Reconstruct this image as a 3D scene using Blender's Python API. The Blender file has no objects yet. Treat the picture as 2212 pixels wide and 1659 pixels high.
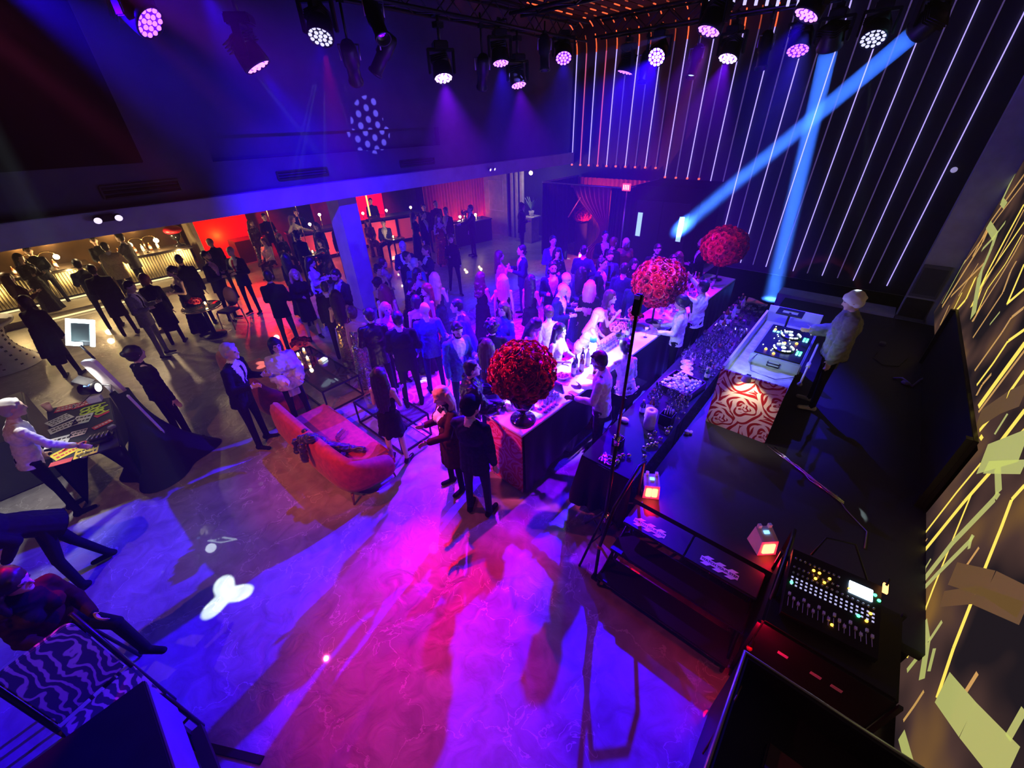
import bpy, bmesh, math, random
import numpy as np
from mathutils import Vector, Matrix, Euler

PI = math.pi
SC = bpy.context.scene
COL = SC.collection

# ------------------------------------------------------------------ camera
cam_data = bpy.data.cameras.new('camera')
cam_data.sensor_fit = 'HORIZONTAL'
cam_data.sensor_width = 36.0
cam_data.lens = 13.996
cam_data.clip_start = 0.05
cam_data.clip_end = 200
cam = bpy.data.objects.new('camera', cam_data)
COL.objects.link(cam)
RIGHT = Vector((0.6512314, -0.7583603, -0.02805939))
DOWN = Vector((-0.4315212, -0.33964103, -0.83572329))
FWD = Vector((0.62424925, 0.55635747, -0.54843345))
_m = Matrix((RIGHT, -DOWN, -FWD)).transposed().to_4x4()
_m.translation = (0, 0, 4.2)
cam.matrix_world = _m
SC.camera = cam

# ------------------------------------------------------------------ world, exposure
w = bpy.data.worlds.new('world'); SC.world = w; w.use_nodes = True
w.node_tree.nodes['Background'].inputs[0].default_value = (0.02, 0.03, 0.12, 1)
w.node_tree.nodes['Background'].inputs[1].default_value = 0.03
SC.view_settings.view_transform = 'Standard'
SC.view_settings.look = 'None'
SC.view_settings.exposure = 0.0
SC.view_settings.gamma = 1.0
SC.view_settings.use_curve_mapping = False
SC.cycles.max_bounces = 4; SC.cycles.diffuse_bounces = 1; SC.cycles.glossy_bounces = 2; SC.cycles.transmission_bounces = 3; SC.cycles.transparent_max_bounces = 6; SC.cycles.volume_bounces = 0; SC.cycles.adaptive_threshold = 0.03

# ------------------------------------------------------------------ the lamps of the rig, and added spots without a fixture
BLUE = (0.022, 0.0, 1.0); VIO = (0.16, 0.0, 1.0); PINK = (1.0, 0.06, 0.85); RED = (1.0, 0.0, 0.035)
WHITE = (0.72, 0.95, 1.0); WARM = (1.0, 0.62, 0.24); ICE = (0.04, 0.17, 1.0); MAG = (1.0, 0.0, 0.28)

def aim(o, target):
    d = Vector(target) - o.location
    o.rotation_euler = d.to_track_quat('-Z', 'Y').to_euler()

def spot(loc, target, color, power, angle, blend=0.4, size=0.06):
    l = bpy.data.lights.new('spot_beam', 'SPOT')
    l.color = color; l.energy = power; l.spot_size = math.radians(angle); l.spot_blend = blend
    l.shadow_soft_size = size
    o = bpy.data.objects.new('spot_beam', l); COL.objects.link(o)
    o.location = loc; aim(o, target)
    return o

def point(loc, color, power, size=0.05):
    l = bpy.data.lights.new('lamp_glow', 'POINT'); l.color = color; l.energy = power; l.shadow_soft_size = size
    o = bpy.data.objects.new('lamp_glow', l); COL.objects.link(o); o.location = loc
    return o

def disk(loc, target, color, power, size, spread):
    l = bpy.data.lights.new('beam_disk', 'AREA'); l.shape = 'DISK'; l.size = size; l.color = color; l.energy = power
    l.spread = math.radians(spread)
    o = bpy.data.objects.new('beam_disk', l); COL.objects.link(o); o.location = loc; aim(o, target)
    return o

# moving heads: head centre, aim point, state, [(colour, power, cone deg, blend)]
HEADS = [
    # along the long truss
    ((1.57, 6.0, 5.17), (2.7, 4.3, 3.4), 'violet', [(BLUE, 700, 30, .8)]),
    ((2.48, 6.0, 4.92), (3.7, 5.0, 1.6), 'pink', [(BLUE, 3600, 46, .6)]),
    ((3.41, 6.0, 5.24), (0.8, 3.6, 0.0), 'cells', [(BLUE, 1200, 60, .8)]),
    ((5.33, 6.0, 4.92), (4.1, 4.0, 0.0), 'hot', [(VIO, 7000, 66, .6), (PINK, 900, 44, .8)]),
    ((6.71, 6.0, 5.19), (5.7, 4.6, 0.0), 'pink', [(BLUE, 4500, 60, .6)]),
    ((7.18, 6.0, 4.89), (6.3, 4.2, 0.0), 'pink', [(VIO, 4200, 66, .6)]),
    ((8.65, 6.0, 5.35), (6.6, 4.4, 2.4), 'pink', [(BLUE, 2600, 60, .8)]),
    # along the cross truss
    ((9.48, 4.34, 5.24), (0.6, 3.0, 0.0), 'hot', [(BLUE, 27000, 46, .5)]),
    ((9.5, 3.0, 5.15), (7.0, 3.2, 0.0), 'hot', [(VIO, 6000, 66, .6)]),
    ((9.5, 5.0, 5.12), (8.4, 5.8, 0.0), 'violet', [(BLUE, 4500, 70, .6)]),
    ((9.5, 1.94, 5.15), (7.0, 1.4, 0.8), 'violet', [(BLUE, 3000, 50, .7)]),
    ((9.72, 1.0, 5.2), (6.0, 0.5, 0.6), 'cells', []),
    # third truss
    ((6.7, 2.4, 5.2), (5.0, 3.2, 0.8), 'pink', [(VIO, 3600, 56, .6)]),
    ((7.0, 1.4, 5.25), (5.0, 3.2, 0.0), 'pink', [(BLUE, 3000, 60, .6)]),
]
for pos, tgt, state, lamps in HEADS:
    d = (Vector(tgt) - Vector(pos)).normalized()
    for c, p, a, b in lamps:
        spot(Vector(pos) + d * 0.17, tgt, c, p, a, b, 0.05)
# two hard blue beams
BEAMS = [((9.4, 1.5, 5.15), (12.3, 1.45, 0.0)), ((9.45, 0.42, 5.2), (12.95, 4.6, 1.2))]
for pos, tgt in BEAMS:
    d = (Vector(tgt) - Vector(pos)).normalized()
    disk(Vector(pos) + d * 0.2, tgt, ICE, 900, 0.26, 3.0)

def gobo(o, kind, k=1.0):
    """a cut-out plate in the lamp: the light's own direction decides what passes"""
    l = o.data; l.use_nodes = True; nt = l.node_tree; em = nt.nodes['Emission']; tc = nt.nodes.new('ShaderNodeTexCoord'); sx = nt.nodes.new('ShaderNodeSeparateXYZ'); nt.links.new(tc.outputs['Normal'], sx.inputs[0])
    def m(op, a, b=None, c=None):
        n = nt.nodes.new('ShaderNodeMath'); n.operation = op
        for i, v in enumerate((a, b, c)):
            if v is None: continue
            if isinstance(v, (int, float)): n.inputs[i].default_value = v
            else: nt.links.new(v, n.inputs[i])
        return n.outputs[0]
    u = m('MULTIPLY', m('DIVIDE', sx.outputs[0], sx.outputs[2]), k); v = m('MULTIPLY', m('DIVIDE', sx.outputs[1], sx.outputs[2]), k)
    if kind == 'trefoil':
        r = m('SQRT', m('ADD', m('MULTIPLY', u, u), m('MULTIPLY', v, v))); th = m('ARCTAN2', v, u)
        edge = m('ADD', m('MULTIPLY', m('COSINE', m('MULTIPLY', th, 3.0)), .27), .70)
        fac = m('MULTIPLY', m('SUBTRACT', edge, r), 9.0)
    else:
        a = m('SUBTRACT', m('FRACT', u), .5); b = m('SUBTRACT', m('FRACT', m('ADD', v, m('MULTIPLY', m('FLOOR', u), .5))), .5)
        fac = m('MULTIPLY', m('SUBTRACT', .34, m('SQRT', m('ADD', m('MULTIPLY', a, a), m('MULTIPLY', b, b)))), 10.0)
    n = nt.nodes.new('ShaderNodeClamp'); nt.links.new(fac, n.inputs[0]); nt.links.new(n.outputs[0], em.inputs['Strength'])
    return o
# white three-petalled cut-outs from the white-celled heads; the first from an added unseen lamp
CELLS = Vector((3.41, 6.0, 5.10))
for tgt, p, a, src in (((-.31, 3.98, 0), 700, 6.0, Vector((.2, 2.6, 5.6))), ((2.1, 7.7, 1.2), 500, 4.5, CELLS), ((2.6, 7.17, .1), 420, 5.0, CELLS), ((1.07, 7.72, 0), 380, 4.0, CELLS), ((3.72, 5.75, 1.0), 260, 3.5, CELLS), ((6.36, -.15, 2.24), 500, 3.2, Vector((9.72, 1.0, 5.1))), ((11.6, 6.2, 1.5), 700, 3.2, Vector((9.72, 1.0, 5.1))), ((4.9, 5.3, 0), 300, 3.5, CELLS)):
    gobo(spot(src + (Vector(tgt) - src).normalized() * .45, tgt, (.75, .97, 1.0), p * 7, a, .1, .01), 'trefoil', 1 / math.tan(math.radians(a / 2)) * .96)
gobo(spot((7.3, 3.2, 5.2), (6.34, 9.7, 4.25), (.16, .12, 1.0), 16000, 10, .1, .01), 'dots', 30.0)
# washes on the crowd, added at the camera end with no fixture
spot((.6, 6.0, 5.4), (6.0, 5.2, 1.0), BLUE, 9000, 50, .8, .06)
spot((1.0, 5.2, 5.5), (9.5, 5.0, 1.0), VIO, 9500, 40, .8, .06)
spot((2.2, 6.0, 5.4), (5.6, 10.6, 1.2), BLUE, 4500, 56, .9, .06)
spot((4.2, 5.9, 5.4), (6.0, 9.72, 3.5), BLUE, 700, 90, .9, .06)
# red, pink and warm pools; camera-side ones are added fills without fixtures
spot((3.4, 6.0, 5.0), (0.75, 2.0, 0), RED, 2600, 24, 1.0, .03)
spot((6.7, 2.4, 5.0), (1.6, 2.0, 0), RED, 3000, 15, 1.0, .03)
spot((.2, 5.9, 5.5), (2.2, 2.0, 0), (1, .08, .30), 380, 62, 1.0, .04)
spot((-3.0, 3.0, 5.6), (1.3, 6.0, 0), (1, .34, .2), 330, 62, 1.0, .04)
spot((-1.5, 2.6, 5.4), (1.25, 4.9, .6), (1, .10, .03), 1100, 26, .9, .04)
spot((.3, 6.0, 5.2), (2.82, 2.7, .5), (1, .08, .32), 2600, 12, .9, .08)
for p in ((1.75, 2.95), (2.46, 1.90), (2.55, 2.62), (3.0, 1.75), (1.95, 2.2)):
    spot((5.33, 6.0, 4.85), (p[0], p[1], 0), PINK, 1500, 5.5, 0.9, 0.02)
# added red-pink spots, no fixture there, brightening the rose balls
for tgt, p, a in (((3.05, 2.56, 1.75), 900, 10), ((6.8, 2.55, 1.8), 1250, 9), ((9.8, 2.4, 1.8), 1800, 7)):
    spot((1.2, 5.6, 5.3), tgt, (1, .06, .22), p * 2.0, a, .5, .06)
# added blue spot raking the drinks table so its glasses glitter
spot((7.0, 1.4, 5.0), (6.6, 1.45, .8), (.06, .05, 1.0), 2600, 60, .8, .04)

# ------------------------------------------------------------------ helpers
def mat(name, color, rough=0.6, metal=0.0, var=0.12, vscale=6.0, bump=0.0, emit=None, estr=0.0, trans=0.0, coat=0.0, sheen=0.0, spec=0.5):
    m = bpy.data.materials.get(name)
    if m: return m
    m = bpy.data.materials.new(name); m.use_nodes = True
    nt = m.node_tree; b = nt.nodes['Principled BSDF']
    b.inputs['Roughness'].default_value = rough; b.inputs['Metallic'].default_value = metal
    b.inputs['Coat Weight'].default_value = coat; b.inputs['Coat Roughness'].default_value = 0.06
    b.inputs['Sheen Weight'].default_value = sheen
    b.inputs['Transmission Weight'].default_value = trans; b.inputs['Specular IOR Level'].default_value = spec
    tc = nt.nodes.new('ShaderNodeTexCoord')
    nz = nt.nodes.new('ShaderNodeTexNoise'); nz.inputs['Scale'].default_value = vscale; nz.inputs['Detail'].default_value = 3
    nt.links.new(tc.outputs['Object'], nz.inputs['Vector'])
    rp = nt.nodes.new('ShaderNodeValToRGB')
    c = color
    rp.color_ramp.elements[0].position = 0.3; rp.color_ramp.elements[1].position = 0.7
    rp.color_ramp.elements[0].color = (*[v * (1 - var) for v in c], 1)
    rp.color_ramp.elements[1].color = (*[min(1, v * (1 + var)) for v in c], 1)
    nt.links.new(nz.outputs['Fac'], rp.inputs['Fac']); nt.links.new(rp.outputs['Color'], b.inputs['Base Color'])
    if bump:
        bp = nt.nodes.new('ShaderNodeBump'); bp.inputs['Strength'].default_value = bump
        nt.links.new(nz.outputs['Fac'], bp.inputs['Height']); nt.links.new(bp.outputs['Normal'], b.inputs['Normal'])
    if emit:
        b.inputs['Emission Color'].default_value = (*emit, 1); b.inputs['Emission Strength'].default_value = estr
    return m

def N(nt, typ, **kw):
    n = nt.nodes.new(typ)
    for k, v in kw.items():
        if k.startswith('i_'):
            key = k[2:]; key = int(key) if key.isdigit() else key
            n.inputs[key].default_value = v
        else: setattr(n, k, v)
    return n

def M2(nt, op, a, b=None, c=None):
    n = nt.nodes.new('ShaderNodeMath'); n.operation = op
    for i, v in enumerate((a, b, c)):
        if v is None: continue
        if isinstance(v, (int, float)): n.inputs[i].default_value = v
        else: nt.links.new(v, n.inputs[i])
    return n.outputs[0]

def rose_mat(name, c_line, c_petal, scale=2.6, width=0.42, rough=0.5, plane='xy'):
    """big printed roses: rings of petals about scattered centres"""
    m = bpy.data.materials.new(name); m.use_nodes = True
    nt = m.node_tree; b = nt.nodes['Principled BSDF']; b.inputs['Roughness'].default_value = rough
    tc = N(nt, 'ShaderNodeTexCoord'); sp_ = N(nt, 'ShaderNodeSeparateXYZ'); nt.links.new(tc.outputs['Object'], sp_.inputs[0]); cb = N(nt, 'ShaderNodeCombineXYZ')
    for i_, ax in enumerate(plane): nt.links.new(sp_.outputs['xyz'.index(ax)], cb.inputs[i_])
    nz = N(nt, 'ShaderNodeTexNoise', i_Scale=scale * 1.3, i_Detail=1.0)
    nt.links.new(cb.outputs[0], nz.inputs['Vector'])
    mixv = N(nt, 'ShaderNodeVectorMath', operation='MULTIPLY_ADD'); mixv.inputs[1].default_value = (0.10 / scale * 2.6,) * 3
    nt.links.new(nz.outputs['Color'], mixv.inputs[0]); nt.links.new(cb.outputs[0], mixv.inputs[2])
    vo = N(nt, 'ShaderNodeTexVoronoi', voronoi_dimensions='2D', i_Scale=scale, i_Randomness=0.75)
    nt.links.new(mixv.outputs[0], vo.inputs['Vector'])
    sub = N(nt, 'ShaderNodeVectorMath', operation='SUBTRACT')
    nt.links.new(mixv.outputs[0], sub.inputs[0]); nt.links.new(vo.outputs['Position'], sub.inputs[1])
    sx = N(nt, 'ShaderNodeSeparateXYZ'); nt.links.new(sub.outputs[0], sx.inputs[0])
    th = M2(nt, 'ARCTAN2', sx.outputs[1], sx.outputs[0])
    r = M2(nt, 'MULTIPLY', vo.outputs['Distance'], 5.0)
    ring = M2(nt, 'FLOOR', r)
    ph = M2(nt, 'MULTIPLY', ring, 1.7)
    pet = M2(nt, 'SINE', M2(nt, 'ADD', M2(nt, 'MULTIPLY', th, 3.0), ph))
    rr = M2(nt, 'ADD', r, M2(nt, 'MULTIPLY', pet, 0.33))
    fr = M2(nt, 'FRACT', M2(nt, 'ADD', rr, M2(nt, 'MULTIPLY', th, 1 / (2 * PI))))
    g = M2(nt, 'LESS_THAN', fr, width)
    mx = N(nt, 'ShaderNodeMix', data_type='RGBA')
    mx.inputs[6].default_value = (*c_petal, 1); mx.inputs[7].default_value = (*c_line, 1)
    nt.links.new(g, mx.inputs[0]); nt.links.new(mx.outputs[2], b.inputs['Base Color'])
    return m

def link(name, me, mats, parent=None):
    o = bpy.data.objects.new(name, me); COL.objects.link(o)
    for m in (mats if isinstance(mats, (list, tuple)) else [mats]): me.materials.append(m)
    if parent: o.parent = parent
    return o

def obj(name, bm, mats, parent=None, smooth=False, bevel=0.0):
    me = bpy.data.meshes.new(name)
    if bevel:
        es = [e for e in bm.edges if len(e.link_faces) == 2 and e.calc_face_angle(0) > 0.6]
        if es: bmesh.ops.bevel(bm, geom=es, offset=bevel, segments=2, affect='EDGES', clamp_overlap=True)
    bm.to_mesh(me); bm.free()
    if smooth:
        me.polygons.foreach_set('use_smooth', [True] * len(me.polygons))
    return link(name, me, mats, parent)

def tag(o, label, cat, group=None, kind=None):
    o['label'] = label; o['category'] = cat
    if group: o['group'] = group
    if kind: o['kind'] = kind
    return o

def thing(name, label, cat, loc=(0, 0, 0), rz=0.0, group=None):
    o = bpy.data.objects.new(name, None); COL.objects.link(o); o.empty_display_size = 0.1
    o.location = loc; o.rotation_euler = (0, 0, rz)
    return tag(o, label, cat, group)

def struct(name, bm, m, bevel=0.0):
    o = obj(name, bm, m, None, bevel=bevel); o['kind'] = 'structure'
    return o

def B(): return bmesh.new()

def box(bm, c, s, rz=0.0, rx=0.0, ry=0.0, mi=0):
    mtx = Matrix.Translation(c) @ Euler((rx, ry, rz)).to_matrix().to_4x4() @ Matrix.Diagonal((s[0], s[1], s[2], 1))
    r = bmesh.ops.create_cube(bm, size=1.0, matrix=mtx)
    if mi:
        for f in {f for v in r['verts'] for f in v.link_faces}: f.material_index = mi
    return bm

def box2(bm, a, b, mi=0):
    return box(bm, [(a[i] + b[i]) / 2 for i in range(3)], [abs(b[i] - a[i]) for i in range(3)], mi=mi)

def lathe(bm, prof, seg=24, c=(0, 0, 0), mtx=None, mi=0):
    """profile of (radius, z); closed where the radius is 0"""
    rings = []
    mtx = mtx or Matrix.Identity(4)
    for r, z in prof:
        if r < 1e-6: rings.append([bm.verts.new(mtx @ (Vector(c) + Vector((0, 0, z))))])
        else: rings.append([bm.verts.new(mtx @ (Vector(c) + Vector((r * math.cos(2 * PI * k / seg), r * math.sin(2 * PI * k / seg), z)))) for k in range(seg)])
    for a, b in zip(rings, rings[1:]):
        for k in range(seg):
            k2 = (k + 1) % seg
            if len(a) == 1 and len(b) == 1: continue
            if len(a) == 1: f = bm.faces.new((a[0], b[k2], b[k]))
            elif len(b) == 1: f = bm.faces.new((a[k], a[k2], b[0]))
            else: f = bm.faces.new((a[k], a[k2], b[k2], b[k]))
            f.material_index = mi; f.smooth = True
    return bm

def tube(bm, pts, r, seg=8, mi=0, cap=True):
    """round tube along a polyline; r a number or a list"""
    pts = [Vector(p) for p in pts]; rs = r if isinstance(r, (list, tuple)) else [r] * len(pts)
    rings = []; prev = None
    for i, p in enumerate(pts):
        t = ((pts[i + 1] - p) if i == 0 else (p - pts[i - 1]) if i == len(pts) - 1 else (pts[i + 1] - pts[i - 1])).normalized()
        if prev is None:
            u = t.orthogonal().normalized()
        else:
            u = (prev - t * prev.dot(t))
            u = u.normalized() if u.length > 1e-6 else t.orthogonal().normalized()
        prev = u; v = t.cross(u)
        rings.append([bm.verts.new(p + (u * math.cos(2 * PI * k / seg) + v * math.sin(2 * PI * k / seg)) * rs[i]) for k in range(seg)])
    for a, b in zip(rings, rings[1:]):
        for k in range(seg):
            f = bm.faces.new((a[k], a[(k + 1) % seg], b[(k + 1) % seg], b[k])); f.material_index = mi; f.smooth = True
    if cap:
        for rg, rev in ((rings[0], True), (rings[-1], False)):
            f = bm.faces.new(rg[::-1] if rev else rg); f.material_index = mi
    return bm

def ball(bm, c, r, seg=12, rings=8, scale=(1, 1, 1), mi=0, rot=None):
    mtx = Matrix.Translation(c) @ (rot.to_4x4() if rot else Matrix.Identity(4)) @ Matrix.Diagonal((*scale, 1))
    res = bmesh.ops.create_uvsphere(bm, u_segments=seg, v_segments=rings, radius=r, matrix=mtx)
    for f in {f for v in res['verts'] for f in v.link_faces}: f.material_index = mi; f.smooth = True
    return bm

def quad(bm, pts, mi=0):
    f = bm.faces.new([bm.verts.new(p) for p in pts]); f.material_index = mi
    return f

def sheet(bm, nu, nv, fn, mi=0, smooth=True):
    g = [[bm.verts.new(fn(i / nu, j / nv)) for j in range(nv + 1)] for i in range(nu + 1)]
    for i in range(nu):
        for j in range(nv):
            f = bm.faces.new((g[i][j], g[i + 1][j], g[i + 1][j + 1], g[i][j + 1])); f.material_index = mi; f.smooth = smooth
    return bm

def copy_thing(o, loc=None, rz=None, label=None, scale=None):
    """a thing with copies of its parts and their sub-parts (mesh data shared)"""
    r = o.copy(); COL.objects.link(r)
    if loc is not None: r.location = loc
    if rz is not None: r.rotation_euler = (0, 0, rz)
    if scale is not None: r.scale = (scale,) * 3 if isinstance(scale, (int, float)) else scale
    if label: r['label'] = label
    for ch in list(o.children):
        c = ch.copy(); COL.objects.link(c); c.parent = r; c.matrix_parent_inverse = ch.matrix_parent_inverse.copy()
        for g in list(ch.children):
            d = g.copy(); COL.objects.link(d); d.parent = c; d.matrix_parent_inverse = g.matrix_parent_inverse.copy()
    return r

BLACK = mat('black_cloth', (0.010, 0.010, 0.011), 0.9, spec=.1)
BLACKP = mat('black_paint', (0.010, 0.010, 0.011), 0.4, spec=.25)
BLACKM = mat('black_metal', (0.02, 0.02, 0.022), 0.35, 0.6)
CHROME = mat('chrome', (0.7, 0.7, 0.72), 0.15, 1.0)
GREYM = mat('grey_metal', (0.25, 0.25, 0.27), 0.35, 0.8)
WHITEP = mat('white_paint', (0.75, 0.75, 0.75), 0.4)
PAPER = mat('paper', (0.8, 0.8, 0.78), 0.8, var=0.03)
GOLD = mat('gold', (0.75, 0.5, 0.2), 0.25, 1.0)
GLASS = mat('clear_glass', (0.95, 0.97, 1.0), 0.03, trans=1.0, var=0.0)
def emis(name, color, s):
    m = mat(name, tuple(min(1, c) * 0.4 for c in color), 0.5, emit=color, estr=s, var=0.0)
    m.cycles.emission_sampling = 'NONE'
    return m

# ------------------------------------------------------------------ the setting
def floor_mat():
    m = bpy.data.materials.new('polished_stone'); m.use_nodes = True; nt = m.node_tree
    b = nt.nodes['Principled BSDF']
    tc = N(nt, 'ShaderNodeTexCoord')
    n1 = N(nt, 'ShaderNodeTexNoise', i_Scale=0.8, i_Detail=9.0, i_Distortion=0.4)
    n2 = N(nt, 'ShaderNodeTexNoise', i_Scale=5.0, i_Detail=10.0, i_Distortion=0.9)
    vo = N(nt, 'ShaderNodeTexVoronoi', feature='DISTANCE_TO_EDGE', i_Scale=1.1)
    wp = N(nt, 'ShaderNodeVectorMath', operation='MULTIPLY_ADD'); wp.inputs[1].default_value = (0.5, 0.5, 0.5)
    for n in (n1, n2): nt.links.new(tc.outputs['Object'], n.inputs['Vector'])
    nt.links.new(n2.outputs['Color'], wp.inputs[0]); nt.links.new(tc.outputs['Object'], wp.inputs[2]); nt.links.new(wp.outputs[0], vo.inputs['Vector'])
    vein = M2(nt, 'LESS_THAN', vo.outputs['Distance'], 0.006)
    f = M2(nt, 'ADD', M2(nt, 'MULTIPLY', n1.outputs['Fac'], 0.6), M2(nt, 'MULTIPLY', n2.outputs['Fac'], 0.4))
    rp = N(nt, 'ShaderNodeValToRGB'); e = rp.color_ramp.elements
    e[0].position = 0.36; e[0].color = (0.19, 0.178, 0.17, 1); e[1].position = 0.64; e[1].color = (0.40, 0.38, 0.37, 1)
    nt.links.new(f, rp.inputs['Fac'])
    mx = N(nt, 'ShaderNodeMix', data_type='RGBA'); mx.inputs[7].default_value = (0.62, 0.6, 0.58, 1)
    nt.links.new(M2(nt, 'MULTIPLY', vein, 0.55), mx.inputs[0]); nt.links.new(rp.outputs['Color'], mx.inputs[6]); nt.links.new(mx.outputs[2], b.inputs['Base Color'])
    rr = M2(nt, 'ADD', M2(nt, 'MULTIPLY', n2.outputs['Fac'], 0.3), 0.22)
    nt.links.new(rr, b.inputs['Roughness'])
    b.inputs['Coat Weight'].default_value = 0.5; b.inputs['Coat Roughness'].default_value = 0.03
    bp = N(nt, 'ShaderNodeBump', i_Strength=0.35, i_Distance=0.03); nt.links.new(n2.outputs['Fac'], bp.inputs['Height']); nt.links.new(bp.outputs['Normal'], b.inputs['Normal'])
    return m
FLOORM = floor_mat()
WALLD = mat('dark_wall', (0.07, 0.07, 0.08), 0.85, vscale=2, spec=.2)
WALLG = mat('grey_wall', (0.32, 0.32, 0.34), 0.75, vscale=3)
WALLB = mat('black_wall', (0.018, 0.018, 0.02), 0.75)
STAGEM = mat('stage_black', (0.012, 0.012, 0.014), 0.6, vscale=20)

struct('floor', box2(B(), (-8, -3, -0.2), (16.5, 20.5, 0)), FLOORM)
struct('ceiling', box2(B(), (-8, -3, 6.9), (16.5, 9.9, 7.1)), WALLB)
# upper wall over the lounge, with its recess
bm = B()
box2(bm, (-8, 9.72, 4.16), (15.0, 9.95, 6.9)); box2(bm, (-8, 9.72, 3.2), (15.0, 9.95, 3.75))
box2(bm, (-8, 9.72, 3.75), (2.78, 9.95, 4.16)); box2(bm, (8.3, 9.72, 3.75), (15.0, 9.95, 4.16)); box2(bm, (2.78, 9.9, 3.75), (8.3, 9.95, 4.16))
struct('wall_upper', bm, WALLD)
# tall dark screen hung on the upper wall
tag(obj('blank_screen', box2(B(), (-6.0, 9.5, 3.82), (1.72, 9.68, 6.6)), mat('screen_black', (0.003, 0.003, 0.004), 0.7, spec=.1), bevel=0.01), 'huge switched-off black screen high on the wall above the lounge', 'screen')
struct('trim_1', box2(B(), (-8, 9.5, 2.84), (14.62, 9.98, 3.2)), WALLG, bevel=0.01)
struct('ceiling_lounge', box2(B(), (-8, 9.98, 2.84), (16.5, 20.5, 3.05)), WALLB)
struct('wall_far', box2(B(), (14.62, -3, 0), (14.9, 20.5, 6.9)), WALLB)
struct('wall_back', box2(B(), (-8, 19.6, 0), (16.5, 19.9, 2.84)), mat('lounge_wall', (0.20, 0.10, 0.05), 0.5))
struct('wall_left', box2(B(), (-8.1, -3, 0), (-8, 20.5, 6.9)), WALLB)
struct('wall_right', box2(B(), (-8, -1.9, 0), (16.5, -1.75, 6.9)), WALLB)
struct('column_1', box2(B(), (5.02, 9.75, 0), (5.5, 10.35, 2.84)), WALLG, bevel=0.015)
# grey pier between the strip wall and the video wall, ledge below it
struct('wall_pier', box2(B(), (10.9, -1.75, 0.0), (11.15, -0.96, 6.9)), mat('pier_grey', (0.26, 0.26, 0.28), 0.8))
struct('stage_floor', box2(B(), (3.16, -1.74, 0.5), (10.86, 1.02, 0.6)), STAGEM)
struct('wall_stage', box2(B(), (3.3, -1.7, 0.0), (10.8, 0.97, 0.498)), BLACK)
struct('trim_2', box2(B(), (10.9, -0.94, 0.0), (11.4, 1.2, 0.66)), mat('ledge', (0.3, 0.3, 0.33), 0.6))
tag(obj('beam_soak_sheet', box2(B(), (10.95, -1.6, .002), (14.55, 3.6, .012)), mat('velvet_deep', (.003, .003, .003), .95, spec=0)), 'added matt black sheet on the floor behind the stage, soaking up the beam', 'carpet')  # sheet added only to darken where the steep blue beam lands
# thin haze in the air
vs = N(w.node_tree, 'ShaderNodeVolumeScatter', i_Density=0.0035); vs.inputs['Color'].default_value = (0.95, 0.95, 1, 1)
w.node_tree.links.new(vs.outputs[0], w.node_tree.nodes['World Output'].inputs['Volume'])

# ------------------------------------------------------------------ people
def V(*a): return np.array(a, float)
def nrm(v): v = np.asarray(v, float); return v / (np.linalg.norm(v) + 1e-9)

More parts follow.
